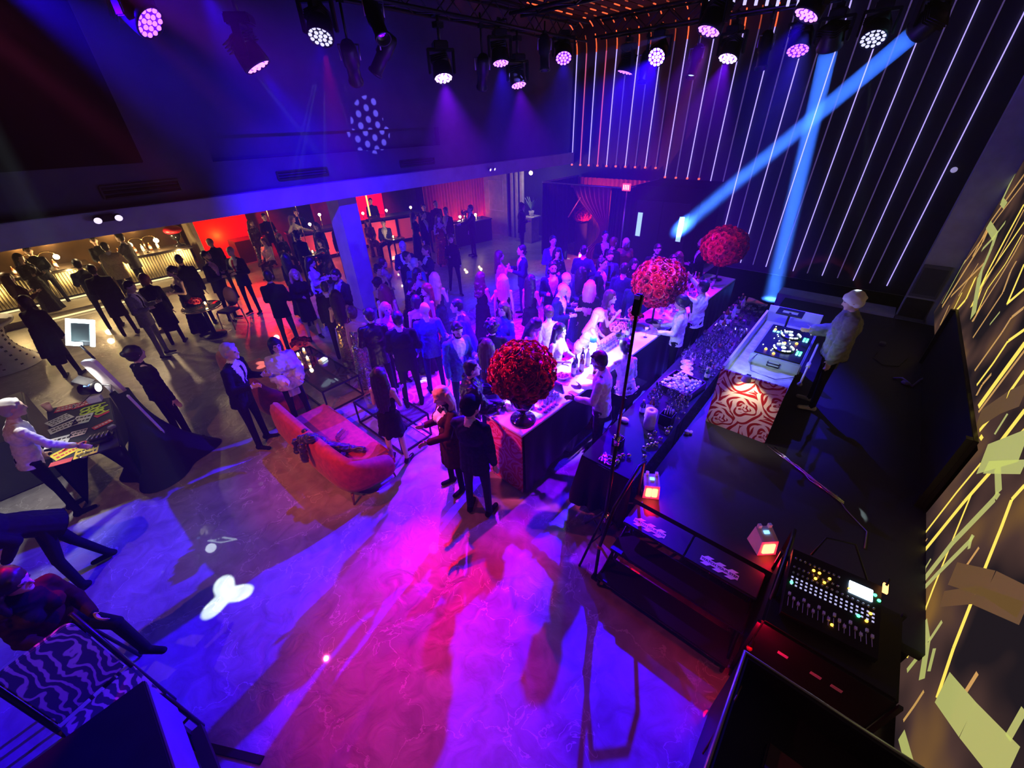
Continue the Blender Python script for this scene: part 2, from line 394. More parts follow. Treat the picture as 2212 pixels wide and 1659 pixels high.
class Prims:
    """overlapping rounded volumes, fused into one skin by a voxel remesh"""
    def __init__(self): self.v = []; self.f = []; self.cap = []; self.lab = []
    def capsule(self, p, q, r1, r2, lab, seg=12, flat=1.0, up=None):
        p = V(*p); q = V(*q); t = nrm(q - p)
        u = V(0, 0, 1) if abs(t[2]) < 0.8 else V(1, 0, 0)
        if up is not None: u = V(*up)
        u = nrm(u - t * u.dot(t)); w_ = np.cross(t, u)
        rings = []
        for a in (-80, -50, -20): rings.append((p + t * r1 * math.sin(math.radians(a)), r1 * math.cos(math.radians(a))))
        for a in (20, 50, 80): rings.append((q + t * r2 * math.sin(math.radians(a)), r2 * math.cos(math.radians(a))))
        b = len(self.v)
        for c, r in rings:
            for k in range(seg):
                an = 2 * PI * k / seg
                self.v.append(c + r * (u * math.cos(an) * flat + w_ * math.sin(an)))
        n = len(rings)
        for i in range(n - 1):
            for k in range(seg):
                k2 = (k + 1) % seg
                self.f.append((b + i * seg + k, b + i * seg + k2, b + (i + 1) * seg + k2, b + (i + 1) * seg + k))
        self.f.append(tuple(b + k for k in range(seg))[::-1]); self.f.append(tuple(b + (n - 1) * seg + k for k in range(seg)))
        self.cap.append(('c', p, q, r1, r2)); self.lab.append(lab)
    def ell(self, c, r, lab, R=None, seg=16, rg=10):
        c = V(*c); R = np.eye(3) if R is None else R
        b = len(self.v)
        for i in range(rg + 1):
            th = PI * (i + 0.02 * (1 if i == 0 else -1 if i == rg else 0)) / rg
            for k in range(seg):
                an = 2 * PI * k / seg
                d = V(r[0] * math.sin(th) * math.cos(an), r[1] * math.sin(th) * math.sin(an), r[2] * math.cos(th))
                self.v.append(c + R @ d)
        for i in range(rg):
            for k in range(seg):
                k2 = (k + 1) % seg
                self.f.append((b + i * seg + k, b + (i + 1) * seg + k, b + (i + 1) * seg + k2, b + i * seg + k2))
        self.f.append(tuple(b + k for k in range(seg))); self.f.append(tuple(b + rg * seg + k for k in range(seg))[::-1])
        self.cap.append(('e', c, R, V(*r))); self.lab.append(lab)
    def build(self, voxel, labels, wrinkle=0.0, smooth=2, region=None, clamp=None):
        me = bpy.data.meshes.new('tmp'); me.from_pydata([tuple(x) for x in self.v], [], self.f); me.update()
        o = bpy.data.objects.new('tmp', me); COL.objects.link(o)
        md = o.modifiers.new('r', 'REMESH'); md.mode = 'VOXEL'; md.voxel_size = voxel; md.use_smooth_shade = True
        if smooth:
            sm = o.modifiers.new('s', 'SMOOTH'); sm.iterations = smooth; sm.factor = 0.5
        dg = bpy.context.evaluated_depsgraph_get()
        out = bpy.data.meshes.new_from_object(o.evaluated_get(dg)); bpy.data.objects.remove(o); bpy.data.meshes.remove(me)
        n = len(out.vertices); co = np.empty(n * 3); out.vertices.foreach_get('co', co); co = co.reshape(-1, 3)
        if wrinkle:
            nn = np.empty(n * 3); out.vertices.foreach_get('normal', nn); nn = nn.reshape(-1, 3)
            a = np.sin(co[:, 0] * 41 + 3 * np.sin(co[:, 2] * 23 + co[:, 1] * 19)) * np.sin(co[:, 1] * 37 + 2.5 * np.sin(co[:, 2] * 31)) + 0.5 * np.sin(co[:, 2] * 62 + 4 * np.sin(co[:, 1] * 21 + co[:, 0] * 17))
            co = co + nn * (a * wrinkle)[:, None]; out.vertices.foreach_set('co', co.ravel()); out.update()
        if clamp is not None:
            co = clamp(co.copy()); out.vertices.foreach_set('co', co.ravel()); out.update()
        m = len(out.polygons); ce = np.empty(m * 3); out.polygons.foreach_get('center', ce); ce = ce.reshape(-1, 3)
        best = np.full(m, 1e9); idx = np.zeros(m, int)
        for c, l in zip(self.cap, self.lab):
            if c[0] == 'c':
                _, p, q, r1, r2 = c; d = q - p; t = np.clip(((ce - p) @ d) / (d @ d + 1e-9), 0, 1)
                ds = np.linalg.norm(ce - p - t[:, None] * d, axis=1) - (r1 + (r2 - r1) * t)
            else:
                _, cc, R, r = c; x = (ce - cc) @ R; k = np.linalg.norm(x / r, axis=1)
                ds = (k - 1) * np.linalg.norm(x, axis=1) / np.maximum(k, 1e-6)
            if l in ('eye', 'lip'): ds = ds - (0.002 if voxel < .0105 else -0.0015)
            better = ds < best; best[better] = ds[better]; idx[better] = labels.index(l)
        if region is not None: idx = region(ce, idx)
        out.polygons.foreach_set('material_index', idx.astype(np.int32)); out.polygons.foreach_set('use_smooth', [True] * m)
        return out

def rot(yaw=0, pitch=0, roll=0):
    return np.array(Matrix.Rotation(math.radians(yaw), 3, 'Z') @ Matrix.Rotation(math.radians(pitch), 3, 'Y') @ Matrix.Rotation(math.radians(roll), 3, 'X'))

# arm: (upper direction, forearm direction) with x forward, y outward, z up
ARMS = dict(down=((.02, .13, -1), (.15, .06, -1)), hold=((.15, .2, -1), (.85, -.25, .25)), front=((.25, .12, -1), (1, -.25, -.12)),
            clasp=((.1, .25, -1), (.75, -.75, .05)), reach=((.75, .12, -.5), (.95, -.1, -.15)), up=((.8, .35, .25), (.7, -.3, .7)), out=((.15, 1, -.35), (.35, .9, -.05)),
            chin=((.35, .1, -1), (.45, -.35, .85)), hip=((-.25, .6, -1), (.45, -.8, -.35)), lap=((.35, .12, -1), (.9, -.35, -.3)), pocket=((-.15, .3, -1), (.35, -.2, -1)),
            low=((.6, .1, -.8), (.85, -.05, -.5)), table=((.5, .2, -.85), (.95, -.2, .0)))
LEGS = dict(stand=(((.0, .06, -1), (-.03, .03, -1)), ((.02, .06, -1), (-.02, .03, -1))), step=(((.22, .04, -1), (.02, .02, -1)), ((-.2, .05, -1), (-.32, .03, -1))),
            walk=(((.35, .03, -1), (.05, .02, -1)), ((-.25, .04, -1), (-.55, .03, -1))), sit=(((1, .12, -.04), (.05, .0, -1)), ((1, .12, -.04), (.0, .0, -1))), wide=(((.02, .2, -1), (-.02, .14, -1)), ((.04, .2, -1), (-.02, .14, -1))))

def skeleton(sex, legs, arms, lean, head, bend=0):
    f = sex == 'f'; s = {}
    L = LEGS[legs]; hipw = 0.09; th, sh = (0.42, 0.42)
    pel = V(0, 0, 0); hz = []
    for i, sd in ((0, 1), (1, -1)):
        hip = pel + V(0, sd * hipw, -0.02); a = nrm(V(L[i][0][0], L[i][0][1] * sd, L[i][0][2])); b = nrm(V(L[i][1][0], L[i][1][1] * sd, L[i][1][2]))
        kn = hip + a * th; an = kn + b * sh
        s['leg%d' % i] = [hip, kn, an]; hz.append(an[2] - 0.085)
    dz = -min(hz); off = V(0, 0, dz)
    for i in (0, 1): s['leg%d' % i] = [x + off for x in s['leg%d' % i]]
    s['pel'] = pel + off
    R = rot(0, lean); s['R'] = R; P = s['pel']
    s['waist'] = P + R @ V(0, 0, 0.17); s['chest'] = P + R @ V(0.005, 0, 0.36); s['neck'] = P + R @ V(-0.01, 0, 0.535)
    sw = 0.15 if f else 0.175
    ah, fh = (0.275, 0.245)
    for i, sd in ((0, 1), (1, -1)):
        A = ARMS[arms[i]]; sp = P + R @ V(-0.01, sd * sw, 0.458)
        RR = R if arms[i] not in ('down',) else rot(0, lean * 0.3)
        u = RR @ nrm(V(A[0][0], A[0][1] * sd, A[0][2])); w_ = RR @ nrm(V(A[1][0], A[1][1] * sd, A[1][2]))
        el = sp + u * ah; wr = el + w_ * fh
        s['arm%d' % i] = [sp, el, wr, w_]
    HR = R @ rot(head[0], head[1] - lean * 0.6) if True else None
    s['HR'] = HR; s['head'] = s['neck'] + R @ V(0.012, 0, 0.06) + HR @ V(0.015, 0, 0.105)
    return s

def hand(pr, wr, d, side, curl, k=1.0):
    d = nrm(d); up = V(0, 0, 1) if abs(d[2]) < 0.75 else V(1, 0, 0)
    pn = nrm(np.cross(d, up)) * side          # thumb up: palm looks inward
    acr = nrm(np.cross(pn, d)); acr = acr if acr[2] > 0 or abs(d[2]) > 0.75 else -acr
    c = wr + d * 0.05 * k
    pr.ell(c, (0.045 * k, 0.04 * k, 0.016 * k), 'skin', R=np.stack([d, acr, np.cross(d, acr)], 1))
    inw = -pn if True else pn
    for j, (o_, ln) in enumerate(((0.030, .070), (0.010, .080), (-0.010, .075), (-0.029, .058))):
        b = wr + d * 0.085 * k + acr * o_ * k
        ca = math.radians(curl * (0.75 + 0.12 * j)); d1 = d * math.cos(ca) + inw * math.sin(ca); d2 = d * math.cos(2.1 * ca) + inw * math.sin(2.1 * ca)
        m_ = b + d1 * ln * 0.55 * k; pr.capsule(b, m_, .0100 * k, .0092 * k, 'skin', 8); pr.capsule(m_, m_ + d2 * ln * 0.5 * k, .0092 * k, .0075 * k, 'skin', 8)
    b = wr + d * 0.03 * k + acr * 0.032 * k; td = nrm(d * 0.7 + acr * 0.75 + inw * 0.35)
    pr.capsule(b, b + td * .042 * k, .0125 * k, .0105 * k, 'skin', 8); td2 = nrm(td + d * 0.5 + inw * 0.3); pr.capsule(b + td * .042 * k, b + td * .042 * k + td2 * .032 * k, .0105 * k, .008 * k, 'skin', 8)

BODY_LABELS = ['skin', 'bottom', 'shoe', 'eye', 'lip']
_cache = {}
def body_mesh(sex, legs, arms, lean, head, bare, voxel, curl, girth):
    key = ('b', sex, legs, arms, lean, head, bare, voxel, curl, girth)
    if key in _cache: return _cache[key]
    s = skeleton(sex, legs, arms, lean, head); pr = Prims(); f = sex == 'f'; R = s['R']; g = girth
    lb = 'skin' if bare else 'bottom'
    pr.ell(s['pel'] + R @ V(-0.01, 0, 0.02), (0.115 * g, (0.165 if f else 0.155) * g, 0.12), lb, R)
    pr.ell(s['waist'], (0.10 * g, (0.12 if f else 0.145) * g, 0.15), 'skin' if bare else 'skin', R)
    pr.ell(s['chest'], (0.108 * g, (0.14 if f else 0.165) * g, 0.17), 'skin', R)
    if f:
        for sd in (1, -1): pr.ell(s['chest'] + R @ V(0.085, 0.065 * sd, 0.0), (0.06, 0.06, 0.06), 'skin', R)
    pr.capsule(s['arm0'][0] + V(0, 0, 0.0), s['arm1'][0], 0.050, 0.050, 'skin')
    for i in (0, 1): pr.capsule(s['neck'] - R @ V(0.01, 0, 0.02), s['arm%d' % i][0] - R @ V(0, 0, 0.0), 0.052, 0.040, 'skin')
    pr.capsule(s['neck'] - R @ V(0, 0, 0.03), s['head'] - s['HR'] @ V(0.02, 0, 0.03), 0.058 if not f else 0.048, 0.05 if not f else 0.043, 'skin')
    for i in (0, 1):
        sp, el, wr, d = s['arm%d' % i]; k = 0.85 if f else 1.0
        pr.capsule(sp, el, 0.05 * k, 0.040 * k, 'skin'); pr.capsule(el, wr, 0.040 * k, 0.027 * k, 'skin')
        hand(pr, wr, d, 1 if i == 0 else -1, curl, 0.9 if f else 1.0)
        hp, kn, an = s['leg%d' % i]
        pr.capsule(hp, kn, (0.085 if not bare else 0.08) * g, 0.055, lb); pr.capsule(kn, an, 0.054, 0.036 if bare else 0.045, lb)
        ft = nrm(V(1, 0.18 * (1 if i == 0 else -1), 0))
        toe = an + ft * 0.145; toe[2] = an[2] - 0.05
        heel = an - ft * 0.03; heel[2] = an[2] - 0.045
        pr.capsule(heel, toe, 0.042, 0.034, 'shoe', flat=0.85); pr.capsule(an, heel, 0.042, 0.042, 'shoe')
    H = s['head']; HR = s['HR']; hp_ = lambda x, y, z: H + HR @ V(x, y, z)
    pr.ell(hp_(-0.01, 0, 0.012), (0.098, 0.080, 0.098), 'skin', HR); pr.ell(hp_(0.028, 0, -0.050), (0.064, 0.060, 0.066), 'skin', HR)
    pr.capsule(hp_(0.086, 0, 0.008), hp_(0.104, 0, -0.026), 0.010, 0.014, 'skin'); pr.ell(hp_(0.07, 0, -0.094), (0.024, 0.03, 0.02), 'skin', HR)
    pr.capsule(hp_(0.084, .012, -0.060), hp_(0.084, -.012, -0.060), 0.009, 0.009, 'lip')
    for sd in (1, -1):
        pr.capsule(hp_(0.080, .02 * sd, 0.034), hp_(0.066, .046 * sd, 0.032), 0.009, 0.008, 'skin')
        pr.ell(hp_(0.080, .031 * sd, 0.010), (0.012, 0.015, 0.0095), 'eye', HR)
        pr.ell(hp_(-0.008, .081 * sd, -0.005), (0.018, 0.009, 0.031), 'skin', HR)
    me = pr.build(voxel, BODY_LABELS, smooth=2 if voxel > 0.0095 else 1); me.name = 'person_body'
    _cache[key] = (me, s); return _cache[key]

def garment_mesh(kind, sex, legs, arms, lean, head, voxel, girth):
    key = ('g', kind, sex, legs, arms, lean, head, voxel, girth)
    if key in _cache: return _cache[key]
    s = skeleton(sex, legs, arms, lean, head); pr = Prims(); f = sex == 'f'; R = s['R']; g = girth; P = s['pel']; Ri = R.T
    labs = ['main', 'shirt', 'tie']; region = None; wr_ = 0.0022; clamp = None
    pt = lambda x, y, z: P + R @ V(x, y, z)
    jk = kind in ('jacket', 'coat', 'puffer', 'tux')
    if jk or kind in ('shirt', 'blouse'):
        e = {'jacket': .020, 'tux': .020, 'coat': .026, 'puffer': .05, 'shirt': .012, 'blouse': .012}[kind]
        pr.ell(pt(-0.005, 0, 0.36), (0.112 * g + e, (0.145 if f else 0.17) * g + e, 0.19), 'main', R)
        pr.ell(s['waist'], (0.105 * g + e, (0.125 if f else 0.148) * g + e, 0.19), 'main', R)
        if f:
            for sd in (1, -1): pr.ell(pt(0.085, 0.065 * sd, 0.36), (0.06 + e, 0.06 + e, 0.06 + e), 'main', R)
        hem = {'jacket': -.16, 'tux': -.16, 'coat': -.42, 'puffer': -.08, 'shirt': -.06, 'blouse': -.05}[kind]
        if legs == 'sit': hem = max(hem, -.07)
        for sd in (.5, -.5, 0): pr.capsule(pt(-0.008, .09 * sd * g, 0.12), pt(-0.012, .11 * sd * g, hem - .02), 0.100 * g + e, (0.113 if f else 0.108) * g + e * 1.2, 'main')
        hz = hem
        def clamp(co):
            l = (co - P) @ R; near = np.abs(l[:, 1]) < .17 * g + e
            l[:, 2] = np.where((l[:, 2] < hz) & (l[:, 2] > hz - .16) & near & (np.abs(l[:, 0]) < .16 * g + e), hz, l[:, 2]); return l @ R.T + P
        if kind == 'coat': pr.capsule(pt(0, 0.03, 0.0), pt(0, .035, hem), 0.14 * g, 0.16 * g, 'main'); pr.capsule(pt(0, -0.03, 0.0), pt(0, -.035, hem), 0.14 * g, 0.16 * g, 'main')
        pr.capsule(s['arm0'][0] * .94 + s['arm1'][0] * .06, s['arm1'][0] * .94 + s['arm0'][0] * .06, 0.050 + e * .7, 0.050 + e * .7, 'main')
        for i in (0, 1): pr.capsule(s['neck'] - R @ V(0.01, 0, 0.035), s['arm%d' % i][0], 0.052 + e * .5, 0.043 + e * .5, 'main')
        pr.capsule(s['neck'] - R @ V(0.01, 0, 0.045), s['neck'] + R @ V(0.004, 0, 0.012), 0.075, 0.060, 'shirt' if kind in ('jacket', 'tux', 'shirt') else 'main')
        for i in (0, 1):
            sp, el, wr, d = s['arm%d' % i]; k = 0.85 if f else 1.0
            ps = 1.0 if kind != 'puffer' else 1.15
            pr.capsule(sp, el, (0.050 * k + e * .75) * ps, (0.043 * k + e) * ps, 'main'); pr.capsule(el, el + (wr - el) * 0.93, (0.043 * k + e) * ps, (0.031 * k + e * .8) * ps, 'main')
            if kind in ('jacket', 'tux'): pr.capsule(el + (wr - el) * .94, el + (wr - el) * 1.02, 0.037, 0.036, 'shirt')
        wr_ = 0.004 if kind in ('shirt', 'blouse') else 0.0026
        if kind == 'puffer': wr_ = 0.007
        if kind in ('jacket', 'tux', 'coat'):
            v0 = 0.14 if kind != 'coat' else 0.22
            def region(ce, idx):
                l = (ce - P) @ R
                wv = (l[:, 2] - v0) * 0.36
                a = (l[:, 0] > 0.03) & (np.abs(l[:, 1]) < wv) & (l[:, 2] < 0.56) & (np.abs(l[:, 1]) < 0.10)
                idx = idx.copy(); idx[a] = 1
                t = a & (np.abs(l[:, 1]) < (0.022 if kind == 'jacket' else 0.05)) & (l[:, 2] < (0.50 if kind == 'jacket' else 0.53)) & ((l[:, 2] > .475) | (kind == 'jacket')); idx[t] = 2
                return idx
    elif kind in ('gown', 'mini', 'slip', 'gownsleeve'):
        e = 0.012
        pr.ell(pt(0.0, 0, 0.30), (0.108 * g + e, 0.142 * g + e, 0.135 if kind != 'slip' else .16), 'main', R); pr.ell(s['waist'], (0.10 * g + e, 0.122 * g + e, 0.17), 'main', R)
        for sd in (1, -1): pr.ell(pt(0.085, 0.065 * sd, 0.35), (0.06 + e,) * 3, 'main', R)
        pr.ell(pt(-0.01, 0, 0.0), (0.12 * g + e, 0.17 * g + e, 0.14), 'main', R)
        if kind == 'slip':
            for sd in (1, -1): pr.capsule(pt(0.09, .075 * sd, .40), pt(-.01, .085 * sd, .535), .014, .014, 'main'); pr.capsule(pt(-.01, .085 * sd, .535), pt(-.09, .06 * sd, .38), .014, .014, 'main')
        if kind == 'gownsleeve':
            pr.ell(pt(0, 0, .40), (.12, .155, .14), 'main', R)
            for i in (0, 1):
                sp, el, wr, d = s['arm%d' % i]; pr.capsule(sp, el, .06, .05, 'main'); pr.capsule(el, el + (wr - el) * .9, .05, .045, 'main')
        if legs == 'sit':
            for i in (0, 1):
                hp, kn, an = s['leg%d' % i]; pr.capsule(hp, kn, .105, .085, 'main')
            if kind != 'mini': pr.capsule(s['leg0'][1], s['leg0'][2], .085, .12, 'main'); pr.capsule(s['leg1'][1], s['leg1'][2], .085, .12, 'main')
        else:
            bot = 0.62 if kind == 'mini' else 0.10
            rr = 0.15 if kind == 'mini' else 0.19
            for yy in (-.05, .05): pr.capsule((P[0] - .01, yy, P[2] - .05), (P[0] - .01, yy * 1.3, bot + rr * 0.55), 0.13 * g, rr, 'main')
            for k in range(6):
                an_ = PI * k / 3; pr.capsule((P[0] + .08 * math.cos(an_), .1 * math.sin(an_), P[2] - .1), (P[0] + rr * 1.0 * math.cos(an_), rr * 1.15 * math.sin(an_), bot + .03), .05, .055, 'main')
            zb = bot - .02
            def clamp(co):
                co[:, 2] = np.maximum(co[:, 2], zb); return co
        wr_ = 0.004
    me = pr.build(voxel * 1.15, labs, wrinkle=wr_, smooth=2, region=region, clamp=clamp); me.name = kind
    _cache[key] = me; return me

def hair_mesh(kind, sex, legs, arms, lean, head, voxel):
    key = ('h', kind, sex, legs, arms, lean, head, voxel)
    if key in _cache: return _cache[key]
    s = skeleton(sex, legs, arms, lean, head); pr = Prims(); H = s['head']; HR = s['HR']; R = s['R']
    hp_ = lambda x, y, z: H + HR @ V(x, y, z)
    if kind == 'beard':
        pr.ell(hp_(0.05, 0, -0.082), (0.052, 0.055, 0.042), 'main', HR)
        for sd in (1, -1): pr.capsule(hp_(0.035, .055 * sd, -.065), hp_(0.01, .068 * sd, -.015), .016, .012, 'main')
    elif kind == 'ring':       # thin hair round a bald crown
        for sd in (1, -1): pr.capsule(hp_(-0.075, .02 * sd, -0.01), hp_(-0.01, .07 * sd, 0.0), .032, .02, 'main')
    else:
        vol = 0.0 if kind in ('short', 'crop') else 0.012
        if kind == 'crop': vol = -0.006
        pr.ell(hp_(-0.026, 0, 0.030), (0.100 + vol, 0.086 + vol, 0.100 + vol), 'main', HR)
        pr.ell(hp_(-0.05, 0, -0.02), (0.065 + vol, 0.078 + vol, 0.085), 'main', HR)
        if kind != 'crop':
            pr.capsule(hp_(0.040, .04, .083), hp_(0.040, -.045, .079), .025, .023, 'main')
            for sd in (1, -1): pr.capsule(hp_(0.01, .072 * sd, .045), hp_(0.005, .076 * sd, 0.01), .018, .012, 'main')
        if kind == 'wild':
            rnd = random.Random(4)
            for k in range(26):
                a = rnd.uniform(0, 2 * PI); b = rnd.uniform(-.3, 1.2); pr.ell(hp_(-.03 + .1 * math.cos(a) * math.cos(b), .1 * math.sin(a) * math.cos(b), .03 + .11 * math.sin(b)), (.034,) * 3, 'main')
        if kind in ('long', 'curly', 'xlong'):
            n_ = {'long': 0.40, 'curly': 0.34, 'xlong': 0.52}[kind]
            for k in range(9):
                a = (k - 4) / 4.0; y = 0.088 * math.sin(a * 1.45); x = -0.02 - 0.085 * math.cos(a * 1.35)
                p0 = hp_(x, y, 0.03); p1 = hp_(x - .01, y * 1.25, -0.12); L_ = n_ * (1 - 0.25 * abs(a))
                p2 = s['neck'] + R @ V(-.115 + .10 * abs(a) ** 3 + .06 * (abs(a) > .9), y * 1.2, -L_ + 0.12 + 0.02 * math.sin(k * 2.3))
                pr.capsule(p0, p1, .036, .034, 'main'); pr.capsule(p1, p2, .036, .017, 'main')
                if kind == 'curly':
                    for q in range(4): t = q / 3; c = p1 + (p2 - p1) * t; pr.ell(c + V(.02 * math.sin(q * 4 + k), .02 * math.cos(q * 3 + k * 2), 0), (.042,) * 3, 'main')
        if kind == 'bob':
            for sd in (1, -1): pr.capsule(hp_(-.02, .075 * sd, .03), hp_(-.01, .08 * sd, -.11), .034, .026, 'main')
            pr.ell(hp_(-.07, 0, -.06), (.045, .085, .08), 'main', HR)
        if kind == 'bun': pr.ell(hp_(-0.125, 0, 0.05), (.045, .05, .045), 'main', HR)
        if kind == 'pony':
            pr.capsule(hp_(-.11, 0, .03), hp_(-.15, 0, -.04), .028, .034, 'main'); pr.capsule(hp_(-.15, 0, -.04), hp_(-.14, .01, -.2), .034, .016, 'main')
        if kind == 'cap':
            pr.ell(hp_(-.012, 0, .05), (.112, .098, .075), 'main', HR); pr.ell(hp_(-.1, 0, .02), (.05, .06, .02), 'main', HR)
    me = pr.build(voxel, ['main'], wrinkle=0.0025, smooth=1); me.name = 'hair_' + kind
    _cache[key] = me; return me

SKINS = dict(p=mat('skin_pale', (0.62, 0.42, 0.33), 0.5, var=.06), t=mat('skin_tan', (0.45, 0.27, 0.18), 0.5, var=.06), d=mat('skin_deep', (0.16, 0.085, 0.055), 0.5, var=.06))
HAIRS = dict(k=mat('hair_black', (0.012, 0.010, 0.010), 0.45), b=mat('hair_brown', (0.07, 0.035, 0.02), 0.45), l=mat('hair_blonde', (0.5, 0.33, 0.16), 0.45), r=mat('hair_auburn', (0.16, 0.035, 0.02), 0.45),
             g=mat('hair_grey', (0.42, 0.42, 0.42), 0.5), w=mat('hair_white', (0.8, 0.8, 0.8), 0.5))
CLOTH = {}
def cl(c):
    pal = dict(k=(0.008, 0.008, 0.009), n=(0.018, 0.022, 0.06), w=(0.75, 0.75, 0.75), g=(0.22, 0.22, 0.23), r=(0.4, 0.02, 0.03), b=(0.06, 0.09, 0.3), c=(0.55, 0.5, 0.4), p=(0.65, 0.4, 0.45), s=(0.55, 0.55, 0.6), o=(0.045, 0.018, 0.007), m=(0.12, 0.015, 0.04), j=(0.05, 0.08, 0.16), d=(0.1, 0.1, 0.11), y=(0.5, 0.42, 0.25))
    if c not in CLOTH: CLOTH[c] = mat('fabric_' + c, pal[c], 0.8, vscale=30, var=.15, spec=.12)
    return CLOTH[c]
SEQ = {}
def sequin(c, col):
    if c not in SEQ:
        m = bpy.data.materials.new('sequins_' + c); m.use_nodes = True; nt = m.node_tree; b = nt.nodes['Principled BSDF']
        tc = N(nt, 'ShaderNodeTexCoord'); vo = N(nt, 'ShaderNodeTexVoronoi', i_Scale=75.0); nt.links.new(tc.outputs['Object'], vo.inputs['Vector'])
        rp = N(nt, 'ShaderNodeValToRGB'); rp.color_ramp.elements[0].color = (*[x * .15 for x in col], 1); rp.color_ramp.elements[1].color = (*col, 1)
        nt.links.new(vo.outputs['Color'], rp.inputs['Fac']); nt.links.new(rp.outputs['Color'], b.inputs['Base Color'])
        b.inputs['Metallic'].default_value = .85; b.inputs['Roughness'].default_value = .22
        bp = N(nt, 'ShaderNodeBump', i_Strength=1.0, i_Distance=.02); nt.links.new(vo.outputs['Color'], bp.inputs['Height']); nt.links.new(bp.outputs['Normal'], b.inputs['Normal'])
        SEQ[c] = m
    return SEQ[c]
FUR = mat('fur_red', (.35, .04, .03), .9, vscale=60, bump=1.0)
SPECIAL = {'S': lambda: sequin('silver', (.85, .85, .9)), 'G': lambda: sequin('gold', (.75, .5, .2)), 'K': lambda: sequin('black', (.10, .10, .11)), 'R': lambda: sequin('red', (.7, .1, .05)), 'F': lambda: FUR,
           'L': lambda: mat('leather_black', (.010, .010, .011), .35, spec=.3), 'W': lambda: mat('white_satin', (.8, .78, .75), .4), 'T': lambda: rose_mat('floral', (.5, .1, .1), (.03, .03, .04), 16)}
def fab(c): return SPECIAL[c]() if (c in SPECIAL and c not in ('T',)) else (bpy.data.materials.get('floral') or SPECIAL['T']()) if c == 'T' else cl(c)
EYE = mat('eye', (.09, .06, .05), .3); LIPM = mat('lips', (.35, .08, .07), .4); LIPW = mat('lips_plain', (.4, .2, .16), .5)

def put(name, me, mats, parent=None):
    o = bpy.data.objects.new(name, me); COL.objects.link(o)
    while len(me.materials) < len(mats): me.materials.append(None)
    for i, m in enumerate(mats):
        o.material_slots[i].link = 'OBJECT'; o.material_slots[i].material = m
    if parent: o.parent = parent
    return o

def person(label, loc, face, sex='m', h=1.76, outfit='jacket', c='nkwk', hair='short', hc='k', skin='p', legs='stand', arms=('down', 'down'), lean=0, head=(0, 0), voxel=0.014, beard=None, bare=None, curl=22, girth=1.0, group=None, shoe='k'):
    """c: garment, trousers, shirt, tie"""
    c = (c + 'kkkk')[:4] if len(c) < 4 else c
    bare = (outfit in ('gown', 'mini', 'slip', 'gownsleeve')) if bare is None else bare
    me, s = body_mesh(sex, legs, arms, lean, head, bare, voxel, curl, girth)
    o = put('person', me, [SKINS[skin], fab(c[1]), fab(shoe) if shoe != 'w' else cl('w'), EYE, LIPM if sex == 'f' else LIPW])
    o.location = loc; o.rotation_euler = (0, 0, math.radians(face)); k = h / 1.755; o.scale = (k, k, k)
    tag(o, label, 'person', group)
    g = garment_mesh(outfit, sex, legs, arms, lean, head, voxel, girth)
    put({'tux': 'jacket', 'gown': 'dress', 'mini': 'dress', 'slip': 'dress', 'gownsleeve': 'dress'}.get(outfit, outfit), g, [fab(c[0]), fab(c[2]), fab(c[3])], o)
    if hair: put('cap' if hair == 'cap' else 'hair', hair_mesh(hair, sex, legs, arms, lean, head, voxel), [HAIRS[hc] if hair != 'cap' or hc == 'w' else cl('k')], o)
    if beard: put('beard', hair_mesh('beard', sex, legs, arms, lean, head, voxel), [HAIRS[beard]], o)
    return o

# ------------------------------------------------------------------ trusses, moving heads, strips, vents
def truss(label, a, b, s=0.29):
    a = Vector(a); b = Vector(b); d = (b - a); L = d.length; d.normalize(); side = d.cross(Vector((0, 0, 1))).normalized(); up = Vector((0, 0, 1))
    t = thing('lighting_truss', label, 'truss', tuple(a)); bm0 = B()
    off = [side * s / 2 - up * s / 2, -side * s / 2 - up * s / 2, side * s / 2 + up * s / 2, -side * s / 2 + up * s / 2]
    for o_ in off: obj('chord', tube(B(), [o_, o_ + d * L], 0.024, 8), BLACKM, t)
    n = int(L / 0.35)
    for i in range(n):
        p = d * (L * i / n); q = d * (L * (i + 1) / n)
        for u, v in ((0, 2), (1, 3), (0, 1), (2, 3)):
            x, y = (u, v) if i % 2 == 0 else (v, u)
            tube(bm0, [off[x] + p, off[y] + q], 0.010, 6)
    obj('lattice', bm0, BLACKM, t)
    return t
truss('long dark truss running parallel to the upper wall, carrying seven lamps', (-7.5, 6.0, 5.72), (9.3, 6.0, 5.72))
truss('dark cross truss near the strip-lit wall, carrying the two hard blue beams', (9.5, -1.2, 5.78), (9.5, 5.75, 5.78))
truss('shorter dark cross truss nearer the camera than the beam lamps', (6.85, -1.2, 5.85), (6.85, 5.75, 5.85))

